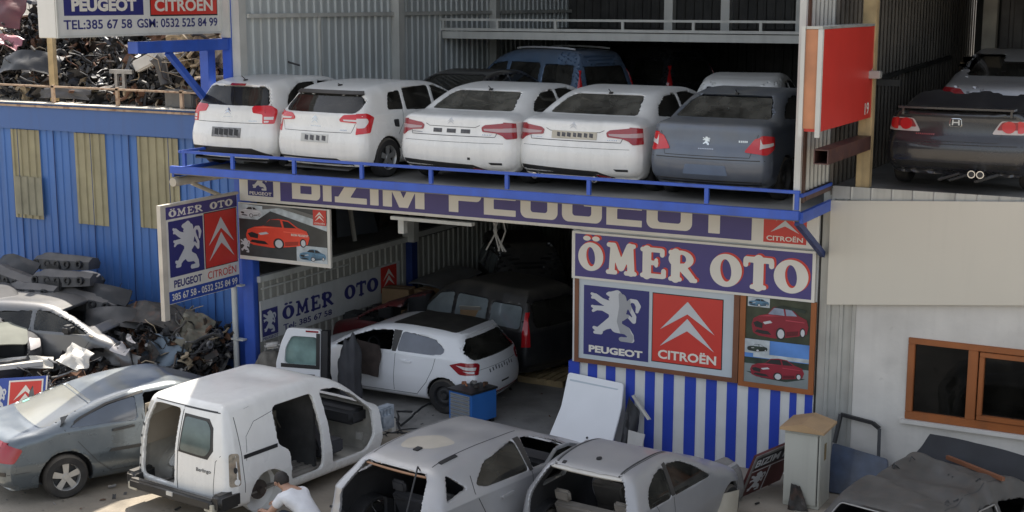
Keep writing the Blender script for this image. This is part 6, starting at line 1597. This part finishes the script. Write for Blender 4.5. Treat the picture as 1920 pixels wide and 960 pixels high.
heap_panel('scrap_panel', (-3.3, -3.0, .55), 1.0, .55, .9, M('olive grey panel', (.16, .16, .13), .5, var=.2), 'dull olive grey panel leaning below the dark wreck', 'car panel', 18, .08, .03, .5)
mb = MB(); mb.tube([(-.85, -2.2, .75), (-.85, -2.2, .48)], .05, 12); mb.tube([(-.85, -2.2, .48), (-.84, -2.21, .36)], .02, 8); tag(mb.build('filter_can', m_alu, smooth=True, sharp=40), 'small silver can hanging under the torn silver wing', 'car part')
# chevron sign leaning at the lower left
S = static('chevron_sign', (-2.2, -3.55, .2), 'blue sign board with red square emblem leaning behind the silver blue saloon', 'sign')
FL = Frame((-2.78, -3.72, .05), Vector((.94, .34, .10)).normalized(), Vector((-.05, .22, .97)).normalized(), Vector((.33, -.92, .22)).normalized())
mb = MB(); mb.prism([(0, 0), (1.06, 0), (1.06, .62), (0, .62)], FL, -.03, 0); mb.build('board', m_sblue, S)
rect('white_edge', 1.03, 1.06, 0, .62, FL, .003, m_cream, S); rect('white_square', .32, .98, .02, .57, FL, .003, m_cream, S)
lb = rect('logo_panel', .35, .95, .02, .54, FL, .006, m_red, S); chevrons('emblem', .43, .87, .06, .48, FL, .009, m_cream, lb)
lion('emblem', .0, .05, .28, .44, FL, .004, m_silv, S, .015)

mb = MB(); rr = random.Random(41)
for k in range(260):
    x = rr.uniform(-.5, 11.5); y = rr.uniform(-7.5, -.5) if k % 3 else rr.uniform(-2.5, 2.5)
    if y > -.1 and not .5 < x < 6.8: continue
    a, b, nn = rbasis(rr, 1.5); sz = rr.uniform(.015, .06)
    mi = rr.choice((0, 1, 2, 3, 5, 5, 6))
    if rr.random() < .5: sheet(mb, Vector((x, y, sz * .3 + .01)), a, b, nn, sz * 2, sz, rr, mi, .01, .004, 2)
    else: mb.bar(Vector((x, y, sz * .3 + .01)) - a * sz, Vector((x, y, sz * .3 + .01)) + a * sz, sz * .5, sz * .4, mi, nn)
tag(mb.build('litter', PAL), 'small broken trim clips and metal bits littering the yard floor', 'litter', kind='stuff')
# ---- white van door standing by the corner
D = static('van_door', (1.9, -.85, 0), 'loose white van rear door with clear window standing upright in the garage mouth', 'door')
FD = Frame((1.42, -.92, .0), Vector((.97, .22, 0)).normalized(), Vector((0, .06, 1)).normalized(), Vector((.22, -.97, .06)).normalized())
outl = ngon_round([(.06, .12), (.86, .12), (.86, 1.52), (.22, 1.52), (.10, 1.25), (.0, .86)], .06); hol = ngon_round([(.16, .86), (.80, .86), (.80, 1.38), (.30, 1.38), (.18, 1.15)], .07)
Fn = lambda X, Y: np.maximum(poly_sdf(X, Y, outl), -poly_sdf(X, Y, hol)); V, Fc = fill2d(Fn, -.1, 1.0, .0, 1.6, .02)
n = len(V); e = {}
for f in Fc:
    for a, b in zip(f, f[1:] + f[:1]): e[(a, b)] = 1
mbd = MB(); mbd.add([FD.p(a, b, .05) for a, b in V] + [FD.p(a, b, -.05) for a, b in V], [tuple(f) for f in Fc] + [tuple(x + n for x in f[::-1]) for f in Fc] + [(b, a, a + n, b + n) for (a, b) in e if (b, a) not in e])
mbd.build('panel', m_pwhite2, D)
poly('window', ngon_round([(.15, .85), (.81, .85), (.81, 1.39), (.29, 1.39), (.17, 1.15)], .07), FD, .0, M('van door glass', (.17, .26, .235), .1, coat=.8, var=.5, scale=2), D)
mb = MB(); mb.prism([(.10, .80), (.855, .80), (.855, 1.45), (.78, 1.45), (.78, .87), (.10, .87)], FD, .052, .056); mb.build('window_seal', m_trim, D)
mb = MB(); mb.prism([(.52, .66), (.76, .66), (.76, .70), (.52, .70)], FD, .052, .075); mb.build('handle', m_black, D)
mb = MB(); mb.prism([(.58, 1.465), (.82, 1.465), (.82, 1.495), (.58, 1.495)], FD, .052, .066); mb.build('brake_lamp', m_lightdred, D)
mb = MB(); mb.prism([(.865, .12), (.99, .12), (.99, 1.5), (.865, 1.5)], FD, -.12, .03); mb.build('door_edge', m_black, D)
# lump and mirror at the post, dark bag, jacket
def blob(name, c, rx, ry, rz, mat, seed, label=None, cat=None, amp=.12, parent=None, n=16):
    bm = bmesh.new(); bmesh.ops.create_icosphere(bm, subdivisions=4, radius=1); rr = random.Random(seed); ph = [rr.uniform(0, 6) for _ in range(9)]
    for v in bm.verts:
        p = v.co.copy(); k = 1 + amp * (math.sin(p.x * 3 + ph[0]) * math.sin(p.y * 3 + ph[1]) + math.sin(p.z * 4 + ph[2]) * .7 + .6 * math.sin(p.x * 8 + p.y * 6 + ph[3]) + .35 * math.sin(p.z * 13 + p.x * 11 + ph[4]))
        v.co = Vector((p.x * rx * k, p.y * ry * k, max(p.z, -.92) * rz * k)) + Vector(c)
    me = bpy.data.meshes.new(name); bm.to_mesh(me); bm.free(); me.materials.append(mat); me.polygons.foreach_set('use_smooth', [True] * len(me.polygons)); o = bpy.data.objects.new(name, me); COL.objects.link(o)
    if parent: o.parent = parent
    return tag(o, label, cat) if label else o
blob('stone_lump', (.75, -.15, .40), .38, .28, .45, M('grey stone', (.17, .155, .13), .95, var=.3, scale=5, bump=.5, bscale=18), 2, 'rough grey stone lump beside the blue door post', 'stone', .06)
mb = MB(); mb.bar((.62, -.2, .92), (.95, -.15, .98), .14, .12); tag(mb.build('loose_mirror', m_whpl, None, True, 50, bevel=.045), 'white loose mirror cap on the grey stone lump', 'mirror')
blob('dark_bag', (2.62, -.30, .62), .22, .2, .66, m_seat, 5, 'dark crumpled bag of trim between the loose van door and the white hatchback', 'bag', .13)
jk = panel_thing('jacket', [(2.35, .06, .62), (2.95, .10, .55), (2.95, .20, 1.12), (2.45, .16, 1.20)], M('brown cloth', (.045, .033, .028), .95, var=.3, scale=5), 'dark brown jacket hung over the front door of the white hatchback', 'jacket', .03, .05, .03, 12, seed=9)
# ---- tool cabinet
T = static('tool_cabinet', (4.95, .2, 0), 'blue tool cabinet with grey drawers and tools scattered on its black top', 'tool cabinet')
ang = R_(-14); ux = Vector((math.cos(ang), math.sin(ang), 0)); uy = Vector((-math.sin(ang), math.cos(ang), 0)); o0 = Vector((4.60, -.15, 0))
def tb(x0, x1, y0, y1, z0, z1, nm, mat, par, bev=.006):
    mb = MB(); V = [o0 + ux * x + uy * y + Vector((0, 0, z)) for x in (x0, x1) for y in (y0, y1) for z in (z0, z1)]
    mb.add(V, [(0, 1, 3, 2), (4, 6, 7, 5), (0, 4, 5, 1), (2, 3, 7, 6), (0, 2, 6, 4), (1, 5, 7, 3)]); return mb.build(nm, mat, par, bevel=bev)
m_tcab = M('tool cabinet blue', (.03, .15, .46), .4, var=.08)
cb = tb(0, .56, 0, .62, .08, .60, 'body', m_tcab, T)
for i in range(7):
    d = tb(.05, .51, -.02, -.002, .10 + i * .068, .158 + i * .068, 'drawer', M('drawer grey', (.33, .35, .36), .4, .2, var=.08), cb, .004); tb(.07, .49, -.035, -.021, .140 + i * .068, .150 + i * .068, 'handle', m_alu, d, .0)
tb(-.02, .58, -.03, .64, .602, .64, 'top', m_black, T)
for x, y in ((.06, .06), (.5, .06), (.06, .56), (.5, .56)): tb(x - .03, x + .03, y - .04, y + .04, 0, .078, 'castor', m_black, T)
rr = random.Random(6)
for i, (mt, lb_) in enumerate(((m_alu, 'steel wrench lying at the left of the tool cabinet top'), (M('copper', (.40, .17, .09), .4, .6), 'copper coloured part at the right of the tool cabinet top'), (m_dmet, 'dark ratchet lying across the tool cabinet top'), (m_rust, 'rusty clamp in the middle of the tool cabinet top'))):
    mb = MB(); p = o0 + ux * (.12 + i * .11) + uy * rr.uniform(.12, .5) + Vector((0, 0, .66)); q = p + ux * rr.uniform(-.12, .15) + uy * rr.uniform(-.15, .15) + Vector((0, 0, .03))
    mb.tube([p, (p + q) / 2 + Vector((0, 0, .03)), q], .018, 8); mb.lathe([(-.02, .02), (-.02, .045), (.02, .045), (.02, .02), (-.02, .02)], q, (0, 0, 1), 12); tag(mb.build('hand_tool', mt), lb_, 'tool', 'tools on the cabinet')
# ---- pallet
P_ = static('wooden_pallet', (4.85, 3.3, 0), 'pale wooden pallet on the dark floor behind the white hatchback', 'pallet')
for i in range(6): mb = MB(); mb.box(4.40 + i * .17, 4.52 + i * .17, 2.75, 3.9, .115, .135); mb.build('board', m_post, P_)
for y in (2.78, 3.28, 3.78): mb = MB(); mb.box(4.40, 5.37, y, y + .09, .0, .113); mb.build('bearer', m_post, P_)
# ---- cardboard boxes
for i, (x, y, z, sx, sy, sz_, rz, lb_) in enumerate(((.75, 4.2, .92, .62, .42, .34, .2, 'larger cardboard box on top of the pile beside the inner sign'), (1.25, 4.5, .92, .4, .4, .3, -.3, 'small cardboard box right of the larger box beside the inner sign'),
        (.95, 3.75, .62, .5, .4, .28, .5, 'tilted cardboard box below the larger box beside the inner sign'))):
    rt = empty('cardboard_box', (x, y, z), rz, lb_, 'box', 'cardboard boxes in the garage')
    mb = MB(); mb.box(-sx / 2, sx / 2, -sy / 2, sy / 2, 0, sz_); mb.build('carton', m_card, rt, bevel=.008)
    mb = MB(); mb.box(-sx / 2 - .001, sx / 2 + .001, -.03, .03, sz_ + .001, sz_ + .003); mb.build('tape', m_tanw, rt)
mb = MB(); mb.box(.36, 1.7, 3.9, 5.0, 0, .90); tag(mb.build('workbench', m_dmet), 'dark bench under the cardboard boxes along the inner wall', 'bench')
ob = empty('open_box', (3.25, 3.05, 1.02), .3, 'open cardboard box hanging out of the black van window', 'box')
mb = MB()
for a, b, c_, d in ((-.22, .22, -.19, -.18), (-.22, .22, .18, .19), (-.22, -.21, -.18, .18), (.21, .22, -.18, .18)): mb.box(a, b, c_, d, 0, .28)
mb.box(-.21, .21, -.18, .18, .0, .01); mb.build('carton', m_card, ob)
mb = MB(); mb.bar((0, -.19, .28), (0, -.32, .38), .42, .01); mb.build('flap', M('pale card', (.5, .46, .4), .8), ob)
panel_thing('lying_bonnet', [(.55, 4.9, 1.22), (1.5, 4.8, 1.18), (1.6, 6.3, 1.32), (.7, 6.3, 1.36)], M('dusty grey bonnet', (.22, .23, .24), .4, .3, var=.2, dust=.4), 'grey car bonnet lying flat deep in the garage behind the boxes', 'car panel', .03, .05, .01)
# ---- doors stored on the loft
for i, (x, y, ang_, lb_, mt) in enumerate(((-1.2, 1.2, .2, 'pale door panel standing at the front of the loft', m_whpl), (-1.0, 3.0, .3, 'dark door panel leaning in the middle of the loft', m_gplas), (-1.1, 4.6, .1, 'grey door panel leaning beside a white post in the loft', m_pgrey), (-1.0, 6.2, .4, 'dusty bonnet leaning at the back of the loft', m_dmet))):
    u = Vector((math.cos(ang_ + 1.1), math.sin(ang_ + 1.1), 0)); a = Vector((x, y, 2.13)); t = Vector((-.25, .1, 1.05))
    panel_thing('stored_panel', [a, a + u * 1.1, a + u * 1.0 + t, a + u * .15 + t], mt, lb_, 'car panel', .04, .06, .01, 8, 'panels stored on the loft', seed=i)
mb = MB(); mb.bar((-.5, 4.4, 2.13), (-.75, 4.5, 3.3), .07, .07); tag(mb.build('white_batten', m_whpl), 'white batten leaning among the panels on the loft', 'batten')
blob('hanging_cloth', (.55, 6.1, 2.95), .28, .35, .5, M('dust sheet', (.19, .165, .13), .95, var=.3), 12, 'dusty beige cloth bundle hanging above the loft edge', 'cloth', .12)
mb = MB(); rr = random.Random(9)
for i in range(5):
    x = 3.7 + rr.uniform(0, .35); mb.tube([(x, 3, 3.6), (x + rr.uniform(-.1, .1), 3, 3.2), (x + rr.uniform(-.15, .15), 3.0, 2.9), (x + rr.uniform(-.15, .2), 3, 2.5)], .018, 6)
tag(mb.build('hanging_strips', m_whpl), 'twisted white strips hanging from the garage ceiling', 'strips')
# ---- hoses and bits on the ground by the van nose
mb = MB(); rr = random.Random(14)
for i in range(16):
    p = Vector((rr.uniform(3.9, 4.9), rr.uniform(-2.2, -.2), .03)); pts = [p]; d = Vector((rr.uniform(-1, 1), rr.uniform(-1, 1), 0)).normalized()
    for k in range(7): d = (d + Vector((rr.gauss(0, .5), rr.gauss(0, .5), 0))).normalized(); pts.append(pts[-1] + d * .17 + Vector((0, 0, rr.uniform(-.02, .05) if pts[-1].z > .05 else rr.uniform(0, .08))))
    mb.tube(pts, rr.choice((.012, .02, .03)), 6)
tag(mb.build('wiring_loom', m_black), 'black wiring looms and hoses strewn on the floor in front of the white van', 'wiring', kind='stuff')
# ---- white door panels leaning on the striped wall
W_ = static('door_panel', (7.3, -.4, 0), 'large white sliding door skin leaning against the striped wall', 'door')
FW = Frame((6.72, -.62, .03), Vector((.995, .06, 0)).normalized(), Vector((.06, .40, .92)).normalized(), Vector((.03, -.92, .40)).normalized())
outl = ngon_round([(.0, .0), (1.14, .0), (1.16, .8), (1.10, 1.20), (.10, 1.28), (.12, .7)], .05)
mb = MB(); mb.prism(outl, FW, -.05, 0); mb.build('skin', m_pwhite2, W_, bevel=.008)
mb = MB(); mb.prism(ngon_round([(.16, 1.14), (1.02, 1.08), (1.04, 1.10), (.16, 1.17)], .01), FW, .001, .004); mb.build('crease', m_lgrey, W_)
mb = MB(); mb.prism([(.86, .17), (.96, .17), (.96, .23), (.86, .23)], FW, .001, .015); mb.build('handle_hole', m_black, W_)
mb = MB(); mb.prism(circ(.70, .24, .02, .02, 8), FW, .001, .01); mb.build('lock_hole', m_black, W_)
panel_thing('loose_trim', [(7.98, -.45, .03), (8.22, -.42, .03), (8.2, -.10, .70), (8.0, -.12, .95)], m_black, 'black curved trim piece leaning on the stripes right of the white door skin', 'trim', .03, .06, .03, 8, seed=2)
panel_thing('loose_trim', [(8.15, -.52, .05), (8.38, -.50, .05), (8.40, -.36, .42), (8.12, -.38, .46)], m_whpl, 'small white panel leaning low on the stripes beside the black trim', 'trim', .02, .02, .0, 6, seed=3)
panel_thing('loose_trim', [(8.05, -.1, .95), (8.10, -.1, .98), (8.42, -.15, .62), (8.36, -.15, .60)], m_primer, 'curved pale strip leaning on a blue stripe above the black trim', 'trim', .02, .03, .0, 6, seed=4)
# ---- utility cabinet
U = static('utility_cabinet', (11.27, -1.0, 0), 'tall beige utility cabinet with peaked tan lid in front of the stripes', 'cabinet')
m_ucab = M('beige cabinet', (.50, .49, .42), .5, var=.06, scale=1.5, streak=.35)
mb = MB(); mb.box(10.99, 11.53, -1.28, -.74, .0, 1.14); mb.build('body', m_ucab, U, bevel=.01)
mb = MB(); mb.box(11.0, 11.485, -1.30, -1.283, .06, 1.11); d = mb.build('door', m_ucab, U, bevel=.005)
mb = MB(); mb.box(11.49, 11.50, -1.286, -1.281, .05, 1.12); mb.build('hinge_gap', m_seam, U)
lid = MB(); x0, x1, y0, y1 = 10.93, 11.59, -1.36, -.68; zt, zb = 1.40, 1.16; xm = 11.26
lid.add([(x0, y0, zb), (x1, y0, zb), (x1, y1, zb), (x0, y1, zb), (xm, y0, zt - .12), (xm, y1, zt - .12), (x0, y0, zb + .035), (x1, y0, zb + .035), (x1, y1, zb + .035), (x0, y1, zb + .035)],
        [(3, 2, 1, 0), (0, 1, 7, 4, 6), (2, 3, 9, 5, 8), (6, 4, 5, 9), (4, 7, 8, 5), (1, 2, 8, 7), (3, 0, 6, 9)])
lid.build('lid', M('tan lid', (.42, .27, .14), .6, var=.15, scale=3, dust=.2), U)
mb = MB(); mb.box(11.532, 11.536, -1.1, -1.0, .7, .95); mb.build('stain', M('brown stain', (.3, .22, .1), .8, var=.4), U)
panel_thing('bent_tin', [(11.12, -1.45, .0), (11.42, -1.40, .0), (11.26, -1.34, .34), (11.14, -1.38, .38)], m_dmet, 'small torn dark plate at the foot of the beige cabinet', 'scrap', .02, .03, .02)
# ---- brown sign leaning left of the cabinet
S = static('leaning_sign', (10.6, -.95, 0), 'dark red sign board leaning sideways on the left side of the beige cabinet', 'sign')
FS = Frame((10.36, -1.30, .0), Vector((.33, .94, .05)).normalized(), Vector((.36, -.13, .92)).normalized(), Vector((.86, -.30, -.38)).normalized() * -1)
FS.n = FS.x.cross(FS.z).normalized(); FS.n = FS.n if FS.n.y < 0 else -FS.n
mb = MB(); mb.prism([(-.05, 0), (.95, 0), (.95, .78), (-.05, .78)], FS, -.04, 0); mb.build('board', M('dark red board', (.10, .03, .028), .5, var=.2), S)
mb = MB()
for p in ([(-.05, 0), (0, 0), (0, .78), (-.05, .78)], [(0, .73), (.95, .73), (.95, .78), (0, .78)]): mb.prism(p, FS, .001, .012)
mb.build('frame', m_alu, S)
rect('top_band', .0, .95, .50, .73, FS, .003, m_black, S); rect('stripe', .0, .95, .455, .475, FS, .003, m_silv, S); rect('stripe', .44, .47, .0, .455, FS, .003, m_silv, S)
text('lettering', 'BIZIM PE', .03, .92, .54, .68, FS, .006, m_silv, S, .03); lion('emblem', .05, .04, .36, .38, FS, .006, m_silv, S, .015)
# ---- dark door with empty window frame behind the cabinet
D = static('car_door', (11.8, -.25, 0), 'dark blue car door with empty black window frame leaning behind the beige cabinet', 'door')
FDR = Frame((11.42, -.50, .02), (1, 0, 0), Vector((0, .33, .94)).normalized(), Vector((0, -.94, .33)).normalized())
mb = MB(); mb.prism(ngon_round([(0, 0), (.86, 0), (.88, .35), (.84, .62), (0, .74)], .04), FDR, -.08, 0); mb.build('panel', M('grimy navy paint', (.035, .055, .10), .4, coat=.3, var=.4, scale=5, dust=.3), D, bevel=.01)
mb = MB()
for a, b in (((.02, .74), (.06, 1.18)), ((.06, 1.18), (.55, 1.12)), ((.55, 1.12), (.66, 1.05)), ((.66, 1.05), (.70, .62))): mb.bar(FDR.p(*a, -.04), FDR.p(*b, -.04), .05, .05)
mb.build('window_frame', m_black, D)
# ---- crushed dark car, bottom right
def crushed():
    c = Car(H_C4, 1.95, (.76, 0), lean=.40, sx=.98, sz=.84, arches=((.8, .34), (3.4, .34)), bow=(.10, .3), wr=.3, k=.10)
    root = car_root('crushed_car', (13.00, -4.35), 14, c.L, .05, 'grimy dark car with caved in roof under the brown window, at the bottom right', 'car')
    c.hole('rear', ngon_round([(.70, .86), (-.62, .86), (-.52, 1.08), (.60, 1.08)], .05), 1.4)
    c.hole('side', ngon_round([(1.0, .80), (1.72, .78), (1.74, 1.04), (1.25, 1.06)], .06)); c.hole('side', [(1.82, .78), (2.9, .76), (2.5, .92), (1.84, 1.04)])
    c.hole('front', ngon_round([(.66, .82), (-.66, .82), (-.56, 1.06), (.56, 1.06)], .05), 2.2)
    c.dents.append(lambda x, y: -.16 * np.exp(-((x - 1.75) ** 2 / .10 + (y - .1) ** 2 / .30)) + .05 * np.exp(-((x - 2.1 - .5 * y) ** 2 / .012)) * (np.abs(y) < .8) - .07 * np.exp(-((x - 1.2 - .3 * y) ** 2 / .02)) + .022 * np.sin(x * 9 + y * 4) * np.sin(y * 8 + 1) * (x > .6) * (x < 2.8))
    c.line([(.70, .74), (1.6, .76), (2.4, .74)], 'top', .02); c.line([(.70, -.62), (1.6, -.64), (2.4, -.62)], 'top', .02)
    c.build_body(m_pcrush, m_inner, m_seam, root, .025)
    c.decal('window_seal', ngon_round([(.98, .79), (1.70, .76), (1.72, 1.06), (1.22, 1.07)], .05), 'side', m_trim, root, off=-.03, thick=.004)
    panel_thing('raised_bonnet', [(2.62, .80, 1.00), (2.70, -.78, .97), (2.95, -.70, 1.33), (2.92, .66, 1.36)], M('matt black bonnet', (.014, .015, .018), .7, var=.4), None, None, .03, .08, .01, 10, parent=root)
    mb = MB(); mb.bar((2.15, -.72, 1.235), (2.60, .25, 1.20), .05, .05); mb.build('wood_batten', m_brown, root)
    mb = MB(); rr = random.Random(3)
    for i in range(10):
        Q, N = c.project([(rr.uniform(.6, 2.5), rr.choice((-.56, .56)) + rr.uniform(-.06, .06))], 'top'); p = Vector(Q[0]); mb.tube([p, p + Vector((rr.uniform(-.08, .08), rr.uniform(-.05, .05), rr.uniform(-.02, .06))), p + Vector((rr.uniform(-.12, .12), rr.uniform(-.06, .06), 0))], .008, 5)
    mb.build('torn_seal', m_rimd, root)
    for nm, P, md in (('window_rim', ngon_round([(1.0, .80), (1.72, .78), (1.74, 1.04), (1.25, 1.06)], .06), 'side'), ('window_rim', ngon_round([(.70, .86), (-.62, .86), (-.52, 1.08), (.60, 1.08)], .05), 'rear')):
        Q, N = c.project(P, md, -1); mb = MB(); L_ = [Vector(q) + Vector(n_) * .006 for q, n_ in zip(Q, N)]; mb.tube(L_ + L_[:1], .011, 6); mb.build(nm, m_alu, root)
    wheels(c, root, ('steel', 'steel')); seats(root, 2.2, 1.2, .25, .36, .9); finish(root, c.L)
crushed()
# ---- bits in front of the striped wall
blob('concrete_lump', (10.15, -1.45, .22), .30, .30, .38, M('rough concrete', (.20, .19, .175), .95, var=.2, scale=6, bump=.6, bscale=20), 7, 'round grey concrete lump at the foot of the stripes', 'stone', .03)
b = panel_thing('silver_rail', [(10.0, -3.45, .55), (10.06, -3.5, .55), (10.50, -1.95, .74), (10.44, -1.9, .74)], m_psilv, 'long silver bumper rail lying beside the rounded silver hatchback', 'car part', .05, .02, .0)
panel_thing('beige_panel', [(10.35, -3.1, .25), (10.75, -2.6, .25), (10.72, -2.45, .55), (10.36, -2.9, .50)], M('beige plastic', (.40, .36, .28), .6, var=.1), 'curved beige plastic panel at the bottom edge beside the silver rail', 'panel', .02, .10, .0)

# ------------------------------------------------------------------ the crouching man
def skin_mesh(name, V, E, Rr, mat, parent, sub=2, root=0):
    me = bpy.data.meshes.new(name); me.from_pydata(V, E, []); o = bpy.data.objects.new(name, me); COL.objects.link(o)
    sk = o.modifiers.new('skin', 'SKIN'); sk.use_smooth_shade = True
    for i, v in enumerate(me.skin_vertices[0].data): v.radius = (Rr[i] if isinstance(Rr[i], tuple) else (Rr[i], Rr[i])); v.use_root = (i == root)
    ss = o.modifiers.new('sub', 'SUBSURF'); ss.levels = sub; ss.render_levels = sub
    dg = bpy.context.evaluated_depsgraph_get(); dg.update(); m2 = bpy.data.meshes.new_from_object(o.evaluated_get(dg)); bpy.data.objects.remove(o); bpy.data.meshes.remove(me)
    m2.name = name; m2.materials.clear(); m2.materials.append(mat); m2.polygons.foreach_set('use_smooth', [True] * len(m2.polygons))
    q = bpy.data.objects.new(name, m2); COL.objects.link(q); q.parent = parent; return q
man = empty('person', (5.80, -5.95, -.02), math.atan2(.18, -.98), 'man in a white T-shirt crouching at the rear wheel of the stripped van', 'person')
m_skin = M('skin', (.38, .22, .15), .55, var=.06); m_hair = M('dark hair', (.018, .014, .012), .7, var=.3); m_shirt = M('white T-shirt', (.62, .62, .63), .85, var=.08, scale=6, bump=.9, bscale=7); m_jean = M('dark jeans', (.035, .04, .055), .9, var=.2)
# local x = forward, y = left
body_v = [(-.20, 0, .36), (-.10, 0, .50), (.09, 0, .65), (.25, 0, .74), (.34, 0, .79), (.42, 0, .83), (.47, 0, .88),   # 0-6 spine, neck, head
          (.24, .19, .70), (.40, .27, .48), (.62, .16, .42), (.70, .12, .41),     # 7-10 left arm
          (.24, -.19, .70), (.42, -.27, .50), (.63, -.14, .46), (.71, -.10, .46),  # 11-14 right
          (-.14, .11, .36), (.26, .20, .52), (.06, .18, .12), (.22, .19, .05),    # 15-18 left leg
          (-.14, -.11, .36), (.22, -.22, .42), (.02, -.18, .10), (.18, -.19, .05)]
body_e = [(0, 1), (1, 2), (2, 3), (3, 4), (4, 5), (5, 6), (3, 7), (7, 8), (8, 9), (9, 10), (3, 11), (11, 12), (12, 13), (13, 14), (0, 15), (15, 16), (16, 17), (17, 18), (0, 19), (19, 20), (20, 21), (21, 22)]
body_r = [(.15, .12), (.145, .115), (.16, .12), (.13, .10), .055, .085, .082, .065, .048, .036, .030, .065, .048, .036, .03, .09, .065, .045, .04, .09, .065, .045, .04]
skin_mesh('body', body_v, body_e, body_r, m_skin, man)
for sy, hx in ((1, 10), (-1, 14)):      # fingers
    w = Vector(body_v[hx])
    for k in range(4):
        a = w + Vector((.02, (k - 1.5) * .02, .0)); L_ = (.07, .08, .075, .06)[k]
        skin_mesh('finger', [tuple(a - Vector((.03, 0, 0))), tuple(a + Vector((L_ * .5, 0, .005))), tuple(a + Vector((L_ * .85, 0, -.025))), tuple(a + Vector((L_ * .9, 0, -.05)))], [(0, 1), (1, 2), (2, 3)], [.011, .010, .009, .008], m_skin, man, 1)
    a = w + Vector((-.01, -sy * .03, 0)); skin_mesh('thumb', [tuple(a), tuple(a + Vector((.03, -sy * .03, -.01))), tuple(a + Vector((.06, -sy * .03, -.03)))], [(0, 1), (1, 2)], [.013, .011, .009], m_skin, man, 1)
skin_mesh('shirt', [(-.23, 0, .39), (-.11, 0, .51), (.085, 0, .66), (.245, 0, .74), (.285, 0, .765), (.24, .19, .705), (.33, .235, .58), (.24, -.19, .705), (.34, -.235, .59)], [(0, 1), (1, 2), (2, 3), (3, 4), (3, 5), (5, 6), (3, 7), (7, 8)],
          [(.175, .14), (.165, .135), (.182, .14), (.15, .12), .065, .08, .066, .08, .066], m_shirt, man)
skin_mesh('trousers', [(-.18, 0, .38), (-.14, .11, .36), (.25, .20, .52), (.06, .18, .14), (-.14, -.11, .36), (.21, -.22, .42), (.02, -.18, .12)], [(0, 1), (1, 2), (2, 3), (0, 4), (4, 5), (5, 6)], [(.17, .13), .105, .08, .06, .105, .08, .06], m_jean, man)
for sy in (1, -1):
    mb = MB(); x0 = .06 if sy > 0 else .02; mb.box(x0 - .05, x0 + .24, sy * .185 - .045, sy * .185 + .045, 0, .085); mb.build('shoe', m_black, man, True, 50, bevel=.03)
bm = bmesh.new(); bmesh.ops.create_uvsphere(bm, u_segments=20, v_segments=14, radius=1)
for v in bm.verts:
    p = v.co; k = 1 + .03 * math.sin(p.x * 14) * math.sin(p.z * 12 + p.y * 9); v.co = Vector((p.x * .112 * k, p.y * .096 * k, p.z * .115 * k))
bmesh.ops.delete(bm, geom=[v for v in bm.verts if v.co.z < -.045 + .03 * (v.co.x > .0) and v.co.x > -.02 or v.co.z < -.085], context='VERTS')
me = bpy.data.meshes.new('hair'); bm.to_mesh(me); bm.free(); me.materials.append(m_hair); me.polygons.foreach_set('use_smooth', [True] * len(me.polygons)); o = bpy.data.objects.new('hair', me); COL.objects.link(o); o.parent = man; o.location = (.432, 0, .885); o.rotation_euler = (0, .5, 0)
for sy in (1, -1):
    mb = MB(); mb.lathe([(-.01, .001), (-.012, .022), (.006, .028), (.01, .012)], (.455, sy * .088, .845), (0, sy, 0), 12); mb.build('ear', m_skin, man, True, 50)
mb = MB(); mb.tube([(.545, 0, .845), (.56, 0, .80), (.53, 0, .80)], [.01, .017, .012], 8); mb.build('nose', m_skin, man, True, 50)
for sy in (1, -1):
    mb = MB(); mb.lathe([(-.004, .001), (0, .012), (.004, .001)], (.548, sy * .032, .845), (1, sy * .3, -.3), 10); mb.build('eye', m_black, man)
mb = MB(); mb.bar((.512, -.022, .775), (.512, .022, .775), .008, .008); mb.build('mouth', M('lips', (.28, .12, .10), .6), man)
